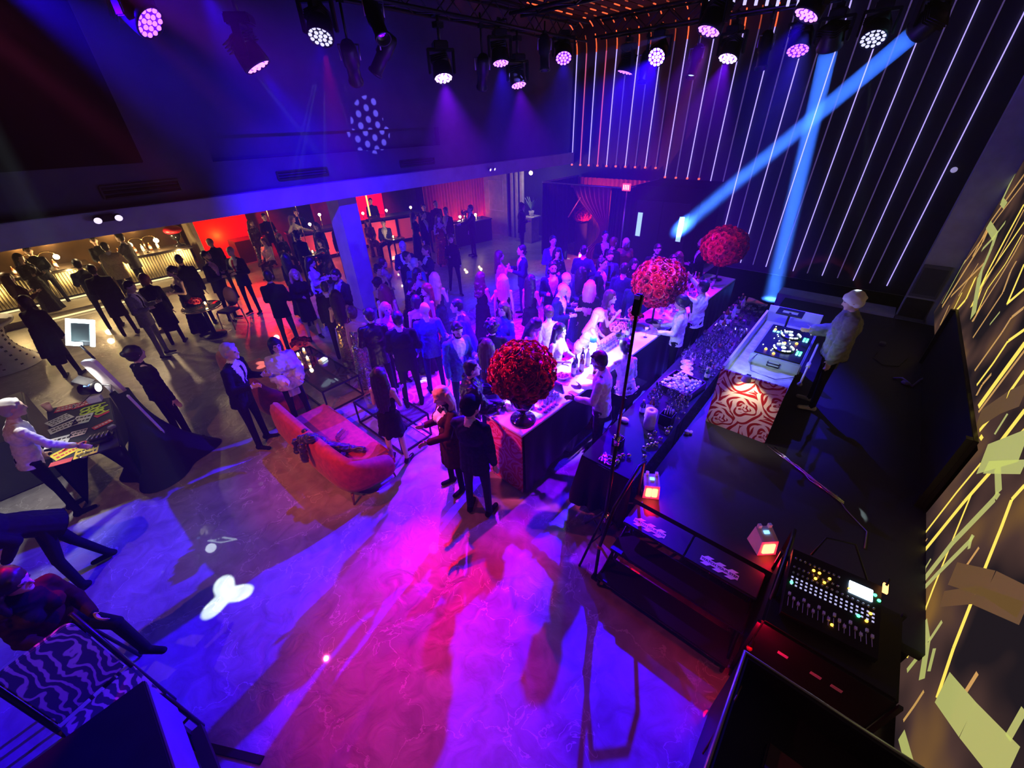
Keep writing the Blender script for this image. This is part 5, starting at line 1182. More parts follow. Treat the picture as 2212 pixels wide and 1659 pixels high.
t = thing('paper_towel', 'fat white paper towel roll standing on the drinks table', 'paper towel', (4.2, 1.36, ZT)); obj('roll', lathe(B(), [(.022, 0), (.075, 0), (.075, .27), (.022, .27), (.022, 0)], 28), PAPER, t); obj('loose_sheet', sheet(B(), 8, 4, lambda u, v: Vector((.07 + .05 * u, .02 + .10 * math.sin(u * 3), .06 + .2 * v))), PAPER, t)
t = thing('ice_tray', 'black tray heaped with ice and cans on the drinks table', 'tray', (5.32, 1.38, ZT), -.15)
bm = B(); box2(bm, (-.26, -.24, 0), (.26, .24, .015))
for a, b in (((-.27, -.25, 0), (-.25, .25, .12)), ((.25, -.25, 0), (.27, .25, .12)), ((-.27, -.25, 0), (.27, -.23, .12)), ((-.27, .23, 0), (.27, .25, .12))): box2(bm, a, b)
obj('tray', bm, BLACKP, t); bm = B()
for k in range(150): box(bm, (rnd.uniform(-.23, .23), rnd.uniform(-.21, .21), .06 + rnd.uniform(0, .07)), (.04, .03, .025), rz=rnd.random() * 3, rx=rnd.random() * 2)
o = obj('ice_cubes', bm, ICE_M, t); o['kind'] = 'stuff'
for x, y, lb in ((5.78, 1.46, 'white plate lying on the drinks table behind the ice tray'), (5.95, 1.52, 'second white plate, overlapping toward the glasses'), (6.12, 1.58, 'pink-tinged plate with a red rim near the wine glasses')):
    tag(obj('plate', lathe(B(), [(0, 0), (.06, 0), (.10, .015), (.098, .02), (.06, .008), (0, .008)], 24, (x, y, ZT)), PAPER), lb, 'plate')
t = thing('utensil_holder', 'black caddy holding straws and red stirrers on the drinks table', 'holder', (3.62, 1.5, ZT)); bm = B()
for a, b in (((-.05, -.06, 0), (-.045, .06, .13)), ((.045, -.06, 0), (.05, .06, .13)), ((-.05, -.06, 0), (.05, -.055, .13)), ((-.05, .055, 0), (.05, .06, .13)), ((-.05, -.06, 0), (.05, .06, .006))): box2(bm, a, b)
obj('box', bm, BLACKP, t); bm = B()
for k in range(8): tube(bm, [(.03 * math.sin(k * 3), -.04 + .011 * k, .01), (.04 * math.sin(k * 3), -.05 + .013 * k, .18)], .004, 5)
obj('straws', bm, mat('straw', (.55, .1, .12), .5), t)
t = thing('second_caddy', 'clear-sided caddy of bar tools beside the towel roll', 'holder', (4.42, 1.22, ZT)); bm = B()
for a, b in (((-.08, -.08, 0), (-.074, .08, .16)), ((.074, -.08, 0), (.08, .08, .16)), ((-.08, -.08, 0), (.08, -.074, .16)), ((-.08, .074, 0), (.08, .08, .16)), ((-.08, -.08, 0), (.08, .08, .006))): box2(bm, a, b)
obj('box', bm, BLACKP, t); bm = B()
for k in range(8): tube(bm, [(.05 * math.sin(k * 3), -.05 + .013 * k, .01), (.06 * math.sin(k * 3), -.06 + .015 * k, .24)], .006, 6)
obj('bar_tools', bm, CHROME, t)
tag(obj('foil_bag', sheet(B(), 14, 8, lambda u, v: Vector((3.24 + .16 * v + .01 * math.sin(u * 30), 1.34 + .22 * u, ZT + .02 + .012 * math.sin(u * 40 + v * 9) + .01 * math.sin(v * 31)))), CHROME), 'crinkled silver netting bag at the corner of the drinks table', 'bag')
def champ_cap(x, y):
    o = obj('wire_cage', tube(tube(lathe(B(), [(0, .032), (.016, .03), (.018, .024)], 10), [(.016, 0, .026), (.02, 0, 0), (.006, .018, 0)], .003, 5), [(-.016, 0, .026), (-.016, .01, 0), (0, -.02, 0)], .003, 5), CHROME); o.location = (x, y, ZT); o.rotation_euler = (0, 0, rnd.uniform(0, 6)); o.scale = (1.5,) * 3
    return tag(o, 'little silver wire cage scattered on the black tablecloth', 'wire cage', 'wire cages on the drinks table')
for x, y in ((4.12, 1.24), (4.05, 1.14), (4.02, 1.27), (3.96, 1.22), (3.93, 1.14), (3.88, 1.17), (3.83, 1.20), (3.76, 1.22), (3.62, 1.15), (3.52, 1.30), (3.48, 1.36), (3.43, 1.38), (3.38, 1.41), (3.36, 1.47), (3.34, 1.36), (3.31, 1.44), (4.33, 1.13), (4.28, 1.16), (4.22, 1.12)): champ_cap(x, y)
tag(obj('crumpled_napkin', ball(B(), (4.1, 1.66, ZT + .03), .05, 10, 7, (1, 1.3, .6)), PAPER), 'crumpled white napkin at the bar side of the drinks table', 'napkin')
tag(obj('crumpled_paper', ball(ball(B(), (4.62, .98, .64), .035, 8, 6, (1, 1, 1)), (4.66, .94, .63), .025, 8, 6, (1.5, 1, .8)), PAPER), 'crumpled paper scrap on the stage edge beyond the wire cages', 'paper')
o = obj('folded_cloth', sheet(B(), 10, 10, lambda u, v: Vector((9.25 + .3 * u, 1.15 + .4 * v, ZT + .05 + .04 * math.sin(u * 5 + v * 3)))), mat('cloth_grey', (.3, .3, .36), .8)); tag(o, 'grey cloth bundled at the far end of the drinks table', 'cloth')

# ------------------------------------------------------------------ sofas and low tables by the dance floor
VELVET = mat('velvet_red', (.40, .035, .025), .75, vscale=14, var=.25, sheen=.15)
def sofa(label, x, y0, y1, x1, curl=True):
    t = thing('velvet_sofa', label, 'sofa', (x, y0, 0)); L = y1 - y0; D = x1 - x
    obj('seat', box2(B(), (.12, .06, .16), (D, L - .04, .36)), VELVET, t, bevel=.05); obj('seat_cushion', box2(B(), (.16, .14, .345), (D - .01, L - .08, .44)), VELVET, t, bevel=.045, smooth=False)
    # back: rolled top, sweeping down and round the near arm
    path = [(D - .06, .02, .46), (D - .22, .015, .52), (.34, .03, .62), (.18, .08, .72), (.10, .22, .82), (.07, .45, .86), (.06, L * .5, .86), (.06, L - .25, .87), (.07, L - .02, .88)]
    sec = [(-.07, 0), (-.085, .5), (-.07, .85), (-.02, .97), (.05, 1.0), (.10, .93), (.11, .8), (.09, .5), (.08, 0)]
    n = len(path); bm = B(); rows = []
    for i, (px, py, h) in enumerate(path):
        a = path[max(0, i - 1)]; b = path[min(n - 1, i + 1)]; tx, ty = b[0] - a[0], b[1] - a[1]; l = math.hypot(tx, ty); nx, ny = ty / l, -tx / l
        rows.append([bm.verts.new((px + nx * s_, py + ny * s_, .15 + (h - .15) * q)) for s_, q in sec])
    for r0, r1 in zip(rows, rows[1:]):
        for k in range(len(sec) - 1): f = bm.faces.new((r0[k], r1[k], r1[k + 1], r0[k + 1])); f.smooth = True
        f = bm.faces.new((r0[0], r0[-1], r1[-1], r1[0]))
    bm.faces.new(rows[0]); bm.faces.new(rows[-1][::-1]); bmesh.ops.recalc_face_normals(bm, faces=bm.faces)
    o = obj('backrest', bm, VELVET, t); md = o.modifiers.new('s', 'SUBSURF'); md.levels = md.render_levels = 1
    for lx, ly in ((.12, .10), (D - .1, .10), (.12, L - .1), (D - .1, L - .1)): obj('leg', tube(B(), [(lx, ly, .18), (lx + (.03 if lx > .3 else -.03), ly + (.02 if ly > 1 else -.02), .005)], [.022, .012]), mat('leg_brass', (.3, .14, .1), .35, .6), t)
    return t
sofa('red velvet sofa with a rolled back, a dark jacket slung over it', 1.16, 3.92, 5.98, 1.98)
sofa('second red velvet sofa, mostly hidden behind the grey-haired man in black', 1.22, 6.45, 8.5, 1.95)
# jacket and clear bag on the first sofa
pr = Prims()
for a, b, r1, r2 in (((1.14, 4.72, .84), (1.20, 4.55, .90), .05, .06), ((1.2, 4.6, .9), (1.34, 4.7, .66), .06, .08), ((1.34, 4.66, .60), (1.55, 4.5, .50), .09, .07), ((1.08, 4.62, .80), (1.06, 4.58, .64), .05, .055), ((1.55, 4.55, .5), (1.70, 4.30, .49), .06, .045), ((1.25, 4.85, .82), (1.4, 4.8, .55), .05, .06), ((1.07, 4.78, .8), (1.05, 4.75, .68), .045, .04)): pr.capsule(a, b, r1, r2, 'main')
me = pr.build(.012, ['main'], wrinkle=.009); o = put('slung_jacket', me, [mat('jacket_black', (.012, .013, .02), .4, sheen=.2)]); tag(o, 'dark shiny jacket slung over the back and seat of the red sofa', 'jacket')
t = thing('clear_bag', 'small clear purse lying on the red sofa seat', 'bag', (1.66, 4.82, .445), .5); obj('body', box2(B(), (-.10, -.04, 0), (.10, .04, .10)), TG, t, bevel=.02); obj('frame', tube(B(), [(-.10, 0, .10), (-.06, 0, .13), (.06, 0, .13), (.10, 0, .10)], .006, 6), CHROME, t)
tag(obj('tan_purse', box(B(), (1.45, 4.42, .50), (.10, .08, .05), rz=.4), mat('purse_dark', (.05, .03, .03), .4), bevel=.015), 'small dark purse beside the jacket on the red sofa', 'bag')
def cube_table(label, x0, y0, x1, y1, h=.45):
    t = thing('cube_table', label, 'table', (0, 0, 0)); s = .012
    for x in (x0, x1):
        for y in (y0, y1): obj('leg', box2(B(), (x - s, y - s, .01), (x + s, y + s, h)), BLACKM, t)
    bm = B()
    for z in (h - s, .018):
        for y in (y0, y1): box2(bm, (x0, y - s, z - s), (x1, y + s, z + s))
        for x in (x0, x1): box2(bm, (x - s, y0, z - s), (x + s, y1, z + s))
    obj('frame', bm, BLACKM, t); obj('glass_top', box2(B(), (x0, y0, h), (x1, y1, h + .008)), TG, t)
cube_table('open black cube-frame coffee table holding the flowers and candles', 2.08, 6.2, 2.76, 8.05); cube_table('open black cube-frame coffee table beside the woman in the short black dress', 2.26, 4.3, 2.82, 5.5)
bouquet('small dark red bouquet on the coffee table behind the candles', (2.55, 7.85, .458), ROSE_ME[2], 18, .16, .06, .2)
FLAME = emis('candle_flame', (1, .55, .15), 30)
def candle(label, loc, h=.12, p=3.0, group=None):
    t = thing('candle', label, 'candle', loc, 0, group); obj('holder', lathe(B(), [(0, 0), (.045, 0), (.05, h), (.046, h), (.04, .01), (0, .01)], 16), TG, t); obj('wax', lathe(B(), [(0, .01), (.03, .01), (.03, h * .5), (0, h * .5)], 12), mat('wax', (.8, .6, .4), .6), t)
    obj('flame', ball(B(), (0, 0, h * .72), .022, 10, 8, (1, 1, 1.7)), FLAME, t); 
    if p: point((loc[0], loc[1], loc[2] + h + .06), WARM, p, .03)
candle('candle in a glass nearest the sofa on the coffee table', (2.42, 7.38, .458), .12, 5); candle('candle in a glass behind the front one on the coffee table', (2.36, 7.62, .458), .16, 0); candle('tall candle beside the small red bouquet', (2.5, 7.66, .458), .2, 0)
tag(obj('white_box', box(B(), (2.62, 7.2, .48), (.14, .10, .03), rz=.3), PAPER), 'pale card lying on the coffee table beside the candles', 'card'); tag(obj('phone', box(B(), (2.66, 7.6, .464), (.16, .08, .01), rz=.5), BLACKP, bevel=.004), 'dark phone on the coffee table by the small bouquet', 'phone')
candle('candle held low beside the woman in the short black dress', (2.62, 4.9, .458), .12, 3)

# ------------------------------------------------------------------ photo corner at the side
t = thing('photo_table', 'black-clothed table of printed photo signs and toy glasses', 'table', (0, 0, 0))
Q = [(-1.0, 8.62), (-.30, 8.25), (-.44, 6.62), (-1.08, 6.82)]
def qp(u, v, z): a = Vector(Q[0]).lerp(Vector(Q[1]), u); b = Vector(Q[3]).lerp(Vector(Q[2]), u); c = a.lerp(b, v); return Vector((c.x, c.y, z))
STRETCH = mat('stretch_black', (.010, .010, .011), .7, spec=.15); CLOTHG = mat('cloth_charcoal', (.03, .03, .03), .8)
bm = B(); vs = [bm.verts.new((x, y, z)) for z in (.735, .755) for x, y in Q]
for f in ((0, 1, 2, 3), (7, 6, 5, 4), (0, 4, 5, 1), (1, 5, 6, 2), (2, 6, 7, 3), (3, 7, 4, 0)): bm.faces.new([vs[i] for i in f])
bmesh.ops.recalc_face_normals(bm, faces=bm.faces); obj('top', bm, CLOTHG, t, bevel=.012)
def skirt(u, v):
    s = u * 4; k = int(s) % 4; f = s - int(s); a = Vector(Q[k]); b = Vector(Q[(k + 1) % 4]); p = a.lerp(b, f); cn = Vector((-.68, 7.58)); pull = math.sin(f * PI)
    d = (p - cn) * (1 - .55 * v * pull * .6); z = .745 - v * (.72 - .42 * pull * (k in (2, 0)) - .2 * pull)
    return Vector((cn.x + d.x, cn.y + d.y, max(.012, z)))
obj('stretch_cover', sheet(B(), 80, 10, skirt), STRETCH, t)
ZP = .758
def sign(label, u, v, wd, h, rz, col, ink=None, rows=2, cat='sign', lines=True):
    t = thing('photo_sign', label, cat, tuple(qp(u, v, ZP)), rz); obj('card', box(B(), (0, 0, .003), (wd, h, .006)), mat('card_%.2f_%.2f_%.2f' % col, col, .6), t, bevel=.002)
    if lines:
        bm = B(); rr = random.Random(int(u * 100 + v * 1000))
        for r in range(rows):
            y = h * (.5 - (r + .5) / rows) * .8; x = -wd * .40
            while x < wd * .38: q = rr.uniform(.02, .04); box(bm, (x + q / 2, y, .0065), (q, h / rows * .42 * rr.uniform(.6, 1), .001), rz=rr.uniform(-.2, .2)); x += q + .012
        obj('print', bm, mat('ink_%s' % (ink or 'k'), dict(k=(.03, .03, .03), r=(.6, .03, .05), w=(.8, .7, .7))[ink or 'k'], .6), t)
RZ = -.35
sign('red printed sign at the far edge of the photo table', .30, .06, .24, .17, RZ, (.6, .03, .06), 'w'); sign('second red printed sign, beside the lilac box', .55, .05, .22, .17, RZ + .2, (.55, .03, .06), 'w')
sign('white sign split into slanted bars on the photo table', .18, .28, .26, .22, .3, (.75, .75, .72), 'k', 3); sign('white sign with two grey words on the photo table', .52, .36, .20, .26, RZ, (.78, .78, .74), 'k', 2)
sign('long white sign with big dark letters on the photo table', .22, .42, .30, .18, .1, (.78, .78, .75), 'k', 2); sign('white sign with dark scribbled letters near the table front', .12, .66, .24, .24, RZ, (.8, .8, .78), 'k', 2)
sign('yellow sign with red script at the photo table edge', .20, .86, .26, .22, .25, (.75, .62, .06), 'r', 2); sign('yellow sign with a grey emblem beside the black pouch', .50, .94, .24, .22, RZ + .1, (.78, .60, .06), 'k', 2)
sign('red L-shaped folded sign on the photo table', .80, .55, .22, .10, .25, (.65, .05, .05), 'w', 1); sign('pink and white small sign at the middle of the photo table', .42, .60, .18, .16, RZ, (.8, .55, .55), 'k', 2); sign('plain red card at the kiosk side of the photo table', .82, .34, .16, .10, .3, (.65, .05, .07), None, 1, lines=False); sign('red card under the hand of the man in the white shirt', .12, .99, .22, .10, RZ, (.6, .08, .08), None, 1, lines=False)
def goggles(label, u, v, col, rz, r=.05):
    t = thing('party_glasses', label, 'party glasses', tuple(qp(u, v, ZP + .01)), rz); m = mat('plastic_%.1f_%.1f' % col[:2], col, .4)
    for s in (-1, 1): obj('rim', tube(B(), [(s * r * 1.1 + r * math.cos(k * PI / 6), r * math.sin(k * PI / 6), 0) for k in range(13)], .011, 6), m, t)
    for s in (-1, 1): obj('temple', tube(B(), [(s * r * 2.05, 0, 0), (s * r * 1.9, -.11, .01)], .007, 6), m, t)
goggles('yellow-green toy glasses near the lilac box', .74, .20, (.55, .7, .02), 1.2); goggles('yellow-green toy glasses in front of the other yellow pair', .80, .28, (.5, .68, .02), 1.5); goggles('yellow-green toy glasses between the signs on the photo table', .58, .22, (.5, .7, .03), 1.4); goggles('red toy glasses beside the yellow sign', .38, .80, (.7, .05, .04), -.6)
t = thing('lilac_box', 'small lilac card box at the far corner of the photo table', 'box', tuple(qp(.78, .04, ZP)), RZ); obj('box', box(B(), (0, 0, .04), (.16, .10, .08)), mat('lilac', (.45, .38, .7), .6), t, bevel=.004)
t = thing('paper_cup', 'pinkish paper cup at the far corner of the photo table', 'cup', tuple(qp(.06, .05, ZP)), 0); obj('cup', lathe(B(), [(0, 0), (.035, 0), (.05, .12), (.046, .12), (.032, .006), (0, .006)], 20), mat('cup_pink', (.75, .4, .35), .5), t)
t = thing('black_pouch', 'black open pouch of pens near the photo table front', 'pouch', tuple(qp(.76, .84, ZP)), RZ); obj('pouch', box(B(), (0, 0, .05), (.26, .20, .10)), mat('pouch_black', (.01, .01, .014), .3), t, bevel=.035); bm = B()
for k in range(5): tube(bm, [(-.09 + .045 * k, .05, .10), (-.10 + .05 * k, -.08, .115)], .006, 6)
obj('pens', bm, mat('pen_grey', (.5, .5, .55), .3, .5), t)
tag(obj('clear_dish', lathe(B(), [(0, 0), (.05, 0), (.06, .03), (.055, .03), (0, .008)], 20, tuple(qp(.46, 1.0, ZP))), TG), 'small clear dish at the front edge of the photo table', 'dish')
tag(obj('blue_gadget', box(B(), tuple(qp(.94, .66, ZP + .02)), (.08, .07, .04), rz=.4), mat('gadget', (.3, .35, .6), .4), bevel=.008), 'small pale blue box beside the red L-shaped sign', 'gadget')
# kiosk: stretch-covered stand, white tablet panel, square LED light on top, shuttered lamp
t = thing('photo_kiosk', 'photo kiosk on a flared black stretch cover with a square LED light on top', 'kiosk', (-.14, 6.95, 0))
def kcov(u, v):
    a = u * 2 * PI; ft = (1 + .45 * math.cos(3 * a - .6)); r = .10 + (.10 + .34 * ft) * v ** 2.2; return Vector((r * math.cos(a) * 1.05, r * math.sin(a) * .75 - .10 * v, 1.32 * (1 - v) + .012))
obj('stretch_cover', sheet(B(), 48, 16, kcov), STRETCH, t)
def slab(wd, h, d):
    bm = B(); pts = []
    for k in range(7): a = PI / 2 * k / 6; pts.append((wd / 2 - .05 + .05 * math.sin(a) if True else 0, h - .05 + .05 * math.cos(a)))
    poly = [(-wd / 2, 0), (wd / 2, 0)] + [(x, z) for x, z in pts[::-1]] + [(-x, z) for x, z in pts]
    f = bm.faces.new([bm.verts.new((x, -d / 2, z)) for x, z in poly]); e = bmesh.ops.extrude_face_region(bm, geom=[f]); bmesh.ops.translate(bm, verts=[v for v in e['geom'] if isinstance(v, bmesh.types.BMVert)], vec=(0, d, 0)); bmesh.ops.recalc_face_normals(bm, faces=bm.faces); return bm
KW = mat('kiosk_white', (.7, .68, .75), .35)
o = obj('panel', slab(.20, .55, .05), KW, t); o.location = (.0, .08, 1.28); o.rotation_euler = (.12, -.12, -.95)
o = obj('side_strip', box(B(), (0, 0, 0), (.03, .05, 1.15)), KW, t, bevel=.01); o.location = (.13, -.14, .76); o.rotation_euler = (.1, -.14, 0)
obj('neck', tube(B(), [(-.02, .10, 1.80), (-.06, .16, 2.0)], .014), BLACKM, t)
LEDW = emis('led_panel', (.75, .95, 1), 9); bm = B(); bm2 = B()
for a, b in (((-.16, 0, 0), (-.11, .02, .34)), ((.11, 0, .0), (.16, .02, .34)), ((-.11, 0, .29), (.11, .02, .34)), ((-.11, 0, 0), (.02, .02, .05))): box2(bm, a, b)
h = obj('square_light', bm, LEDW, t, bevel=.004); h.location = (-.07, .2, 1.98); h.rotation_euler = (-.5, .15, -.75)
s_ = obj('tablet', box2(B(), (-.10, .006, .06), (.10, .016, .28)), mat('tablet_grey', (.08, .11, .11), .2), h); obj('back_shell', box2(B(), (-.15, .021, .01), (.15, .035, .33)), BLACKP, h, bevel=.01)
t = thing('barn_door_lamp', 'black studio lamp with open shutter flaps in front of the photo kiosk', 'studio lamp', (-.36, 6.98, 1.48), -.6); obj('housing', lathe(B(), [(0, -.10), (.07, -.10), (.08, .08), (.0, .09)], 16, mtx=Matrix.Rotation(PI / 2, 4, 'Y')), BLACKP, t); obj('bracket', tube(B(), [(0, .1, 0), (.14, .12, -.05), (.15, .05, -.12)], .012), GREYM, t)
bm = B()
for a, s in (((-.02, 0, .12), (.16, .16, .006)), ((-.12, .02, -.14), (.18, .17, .006))): box(bm, a, s, ry=.6 if a[2] > 0 else -.6)
obj('shutter_flap', bm, BLACKP, t); obj('lens', lathe(B(), [(0, .095), (.05, .09), (.06, .08)], 16, mtx=Matrix.Rotation(PI / 2, 4, 'Y')), emis('studio_lens', (1, .95, .7), 2.5), t); obj('display', box(B(), (.02, -.05, .075), (.05, .04, .01)), emis('studio_display', (.2, .4, 1), 4), t)
spot((-.30, 6.95, 1.75), (-.72, 7.55, .75), (1, .93, .78), 26, 100, .7, .05); point((-.33, 7.1, 2.05), (.8, .95, 1), 5, .08)
spot((-.7, 7.2, 2.6), (-1.35, 7.0, 1.2), (1, .95, .9), 170, 60, .8, .05)
# dark equipment trunk and perforated white pedestals by the lounge
tag(obj('grey_trunk', box2(B(), (-1.9, 7.9, 0), (-1.18, 9.55, .8)), mat('trunk_dark', (.035, .04, .05), .5), bevel=.02), 'dark blue-grey box unit behind the man in the white shirt', 'box')
t = thing('perforated_pedestal', 'white flared pedestal with rows of black holes and a round tray top', 'pedestal', (-1.62, 13.55, 0))
pf = lambda z: .62 - .30 * math.sin(min(1, z / .85) * PI * .72) if z < .85 else .40 + .3 * (z - .85)
obj('body', lathe(B(), [(pf(z * .05), z * .05 + .01) for z in range(18)], 40), WHITEP, t, smooth=True); bm = B()
for k in range(12):
    for z in range(8): a = 2 * PI * k / 12; zz = .1 + z * .1; r = pf(zz) + .004; box(bm, (r * math.cos(a), r * math.sin(a), zz), (.012, .045, .045), rz=a)
o = obj('punched_holes', bm, BLACKP, t); obj('top_ring', lathe(B(), [(.36, .86), (.56, .92), (.60, .97), (.60, 1.0), (.54, 1.0), (.50, .97), (0, .96)], 40), WHITEP, t)
obj('upper_body', lathe(B(), [(.30, 1.0), (.26, 1.1), (.34, 1.22), (.55, 1.30)], 40), WHITEP, t); obj('upper_top', lathe(B(), [(.55, 1.30), (.58, 1.33), (.56, 1.35), (0, 1.35)], 40), mat('top_brown', (.2, .09, .05), .3, coat=.5), t)

# ------------------------------------------------------------------ lounge under the beam
GOLDB = mat('fluted_gold', (.75, .62, .36), .35, vscale=2); STONE = mat('bar_stone', (.05, .04, .03), .3, coat=.6)
struct('floor_step', box2(B(), (-7.9, 16.35, 0), (4.4, 19.6, .16)), mat('step_stone', (.30, .26, .2), .4), bevel=.01)
tag(obj('step_light', box2(B(), (-.9, 16.29, .02), (1.3, 16.34, .05)), emis('step_glow', (1, .72, .3), 1.6)), 'golden light line along the lounge step', 'light strip')
WALLW = mat('lounge_mirror_wall', (.28, .16, .07), .18, .5, vscale=1.5, var=.4)
struct('trim_3', box2(B(), (-7.9, 19.3, .16), (3.6, 19.58, 2.83)), WALLW)
REDW = emis('lit_red_panel', (1.0, .0, .0), 1.15)
struct('wall_red', box2(B(), (3.85, 18.6, 0), (5.7, 18.75, 2.83)), mat('red_plaster', (.75, .02, .015), .6))
spot((4.7, 17.2, 2.6), (4.75, 18.6, 1.4), (1, .0, .0), 900, 95, .8, .1); point((4.55, 18.35, .95), (1, .45, .05), 14, .06); spot((4.6, 16.6, 2.7), (4.0, 13.2, 0), (1, .02, .02), 900, 50, .8, .1)  # third spot added for the red spill on the lounge floor
struct('trim_4', box2(B(), (3.62, 17.6, 0), (3.74, 18.7, 2.83)), mat('stone_trim', (.55, .48, .36), .5))
tag(obj('low_cabinet', box2(B(), (4.75, 17.7, 0), (5.5, 18.5, .8)), mat('cabinet_dark', (.05, .01, .01), .5), bevel=.01), 'low dark cabinet at the foot of the glowing red wall', 'cabinet')
def gold_bar(label, x0, x1, y):
    t = thing('golden_bar', label, 'bar', ((x0 + x1) / 2, y, .16)); wd = x1 - x0; bm = B(); n = int(wd / .07)
    obj('carcass', box2(B(), (-wd / 2, .06, 0), (wd / 2, .7, .82)), BLACKP, t)
    for k in range(n): tube(bm, [(-wd / 2 + .04 + .07 * k, .03, .12), (-wd / 2 + .04 + .07 * k, .03, .78)], .032, 8)
    obj('fluted_front', bm, GOLDB, t); obj('top', box2(B(), (-wd / 2 - .06, -.18, .82), (wd / 2 + .06, .74, .89)), STONE, t, bevel=.02); obj('kick_glow', box2(B(), (-wd / 2, .0, .02), (wd / 2, .03, .06)), emis('kick', (1, .8, .4), 1.2), t)
    for xx in (-wd / 3, wd / 3): point(((x0 + x1) / 2 + xx, y - .25, .95), (1, .72, .3), 30, .08)
gold_bar('golden fluted bar under the first pair of arched lamps', -1.9, .7, 17.4); gold_bar('golden fluted bar next to the red wall, under the second pair of arched lamps', 1.25, 3.3, 17.3)
GLOBE = emis('lamp_globe', (1, .72, .32), 26); BRASS = mat('brass', (.6, .42, .2), .25, 1.0)
def arch_lamp(label, loc, rz=0):
    t = thing('arched_lamp', label, 'lamp', loc, rz); obj('post', tube(B(), [(0, 0, 0), (0, 0, .36)], .016), BRASS, t); obj('foot', lathe(B(), [(0, 0), (.08, 0), (.08, .02), (0, .03)], 16), BRASS, t)
    for s in (1, -1):
        obj('arm', tube(B(), [(s * .17 * (1 - math.cos(k * PI / 8)), 0, .36 + .11 * math.sin(k * PI / 8)) for k in range(9)], .013, 6), BRASS, t); obj('globe', ball(B(), (s * .34, 0, .29), .07, 14, 10), GLOBE, t)
        c = math.cos(rz); point((loc[0] + s * .34 * c, loc[1] - .14, loc[2] + .26), WARM, 45, .08)
arch_lamp('pair of arched brass lamps with warm globes on the bar at the wall side', (-.15, 17.55, 1.055)); arch_lamp('pair of arched brass lamps with warm globes on the bar near the dark urn', (2.2, 17.45, 1.055))
t = thing('dark_urn', 'tall black urn topped with red flowers beside the golden bar', 'urn', (3.1, 17.55, 1.055)); urn(t, .42, URN); obj('red_blooms', ball(B(), (0, 0, .5), .26, 20, 12, (1, 1, .5)), ROSE, t)
for i in range(12): bottle('small bottle on the golden bar among the lamps', (-1.6 + .42 * i if i < 5 else 1.35 + .2 * (i - 5), 17.72, 1.055), 2 + i % 2, .22, .04, 'bottles on the golden bars')
for i in range(10): glass('tumbler', TUMB, 'tumbler glinting on the golden bar top', (-1.5 + .4 * i if i < 5 else .9 + .32 * (i - 4), 17.35, 1.055), 'tumblers on the golden bars', 'amber')
# small round table and chair
t = thing('round_table', 'small round glass-topped table with a candle in the lounge', 'table', (1.90, 11.50, 0)); obj('top', lathe(B(), [(0, .73), (.40, .73), (.42, .742), (.40, .754), (0, .754)], 40), mat('smoked_glass', (.03, .03, .03), .08, coat=.6), t); obj('rim', tube(B(), [(.41 * math.cos(k * PI / 16), .41 * math.sin(k * PI / 16), .742) for k in range(33)], .014, 6), BRASS, t); obj('pedestal', lathe(B(), [(0, .02), (.26, .02), (.24, .05), (.05, .08), (.04, .7), (.12, .73)], 24), BLACKM, t)
candle('candle on the small round lounge table', (1.98, 11.42, .756), .1, 6); bouquet('low dark red bouquet on the small round lounge table', (1.82, 11.75, .756), ROSE_ME[2], 16, .15, .06, .06)
def oval_chair(label, loc, rz):
    t = thing('banquet_chair', label, 'chair', loc, rz); up = mat('chair_mauve', (.16, .07, .08), .6)
    obj('seat', box2(B(), (-.21, -.2, .42), (.21, .2, .48)), up, t, bevel=.03); o = obj('backrest', lathe(B(), [(0, -.02), (.19, -.02), (.2, 0), (.19, .02), (0, .02)], 28, mtx=Matrix.Translation((-.21, 0, .74)) @ Matrix.Rotation(PI / 2 - .12, 4, 'Y') @ Matrix.Diagonal((1.2, 1, 1, 1))), up, t)
    for x in (-.19, .19):
        for y in (-.18, .18): obj('leg', tube(B(), [(x, y, .43), (x * 1.12, y * 1.08, .01)], [.018, .012]), BRASS, t)
    for y in (-.15, .15): obj('back_post', tube(B(), [(-.19, y, .44), (-.22, y * .8, .62)], .012), BRASS, t)
oval_chair('oval-backed mauve chair with brass legs beside the round lounge table', (2.42, 11.65, 0), PI + .5)
# tall tables with lit tops
def poseur(label, loc, h=1.05, r=.32, top=None):
    t = thing('bar_table', label, 'table', loc); obj('top', lathe(B(), [(0, h - .03), (r, h - .03), (r, h), (0, h)], 28), top or mat('table_top_dark', (.06, .04, .03), .2, coat=.6), t); obj('stem', lathe(B(), [(0, 0), (.2, 0), (.2, .02), (.03, .05), (.03, h - .03), (0, h - .03)], 16), BRASS, t)
poseur('small tall table with white plates beside the woman in the sleeveless top', (1.15, 12.9, 0)); 
for k in range(3): tag(obj('plate', lathe(B(), [(0, 0), (.07, 0), (.11, .018), (.07, .009), (0, .009)], 20, (1.13 + .05 * k, 12.9 - .02 * k, 1.052 + .012 * k)), PAPER), 'white plate stacked on the small tall table', 'plate', 'plates on the tall table')
poseur('small tall candle-lit table in the crowd behind the column', (5.3, 12.6, 0)); poseur('tall candle-lit table with two seated guests beyond the column', (8.5, 13.1, 0), .8, .4); poseur('tall table with tiny lamps in the crowd by the curtain', (10.9, 12.5, 0))
candle('candle on the tall table in the crowd behind the column', (5.3, 12.6, 1.052), .1, 8); candle('candle between the two seated guests beyond the column', (8.5, 13.1, .802), .1, 10)
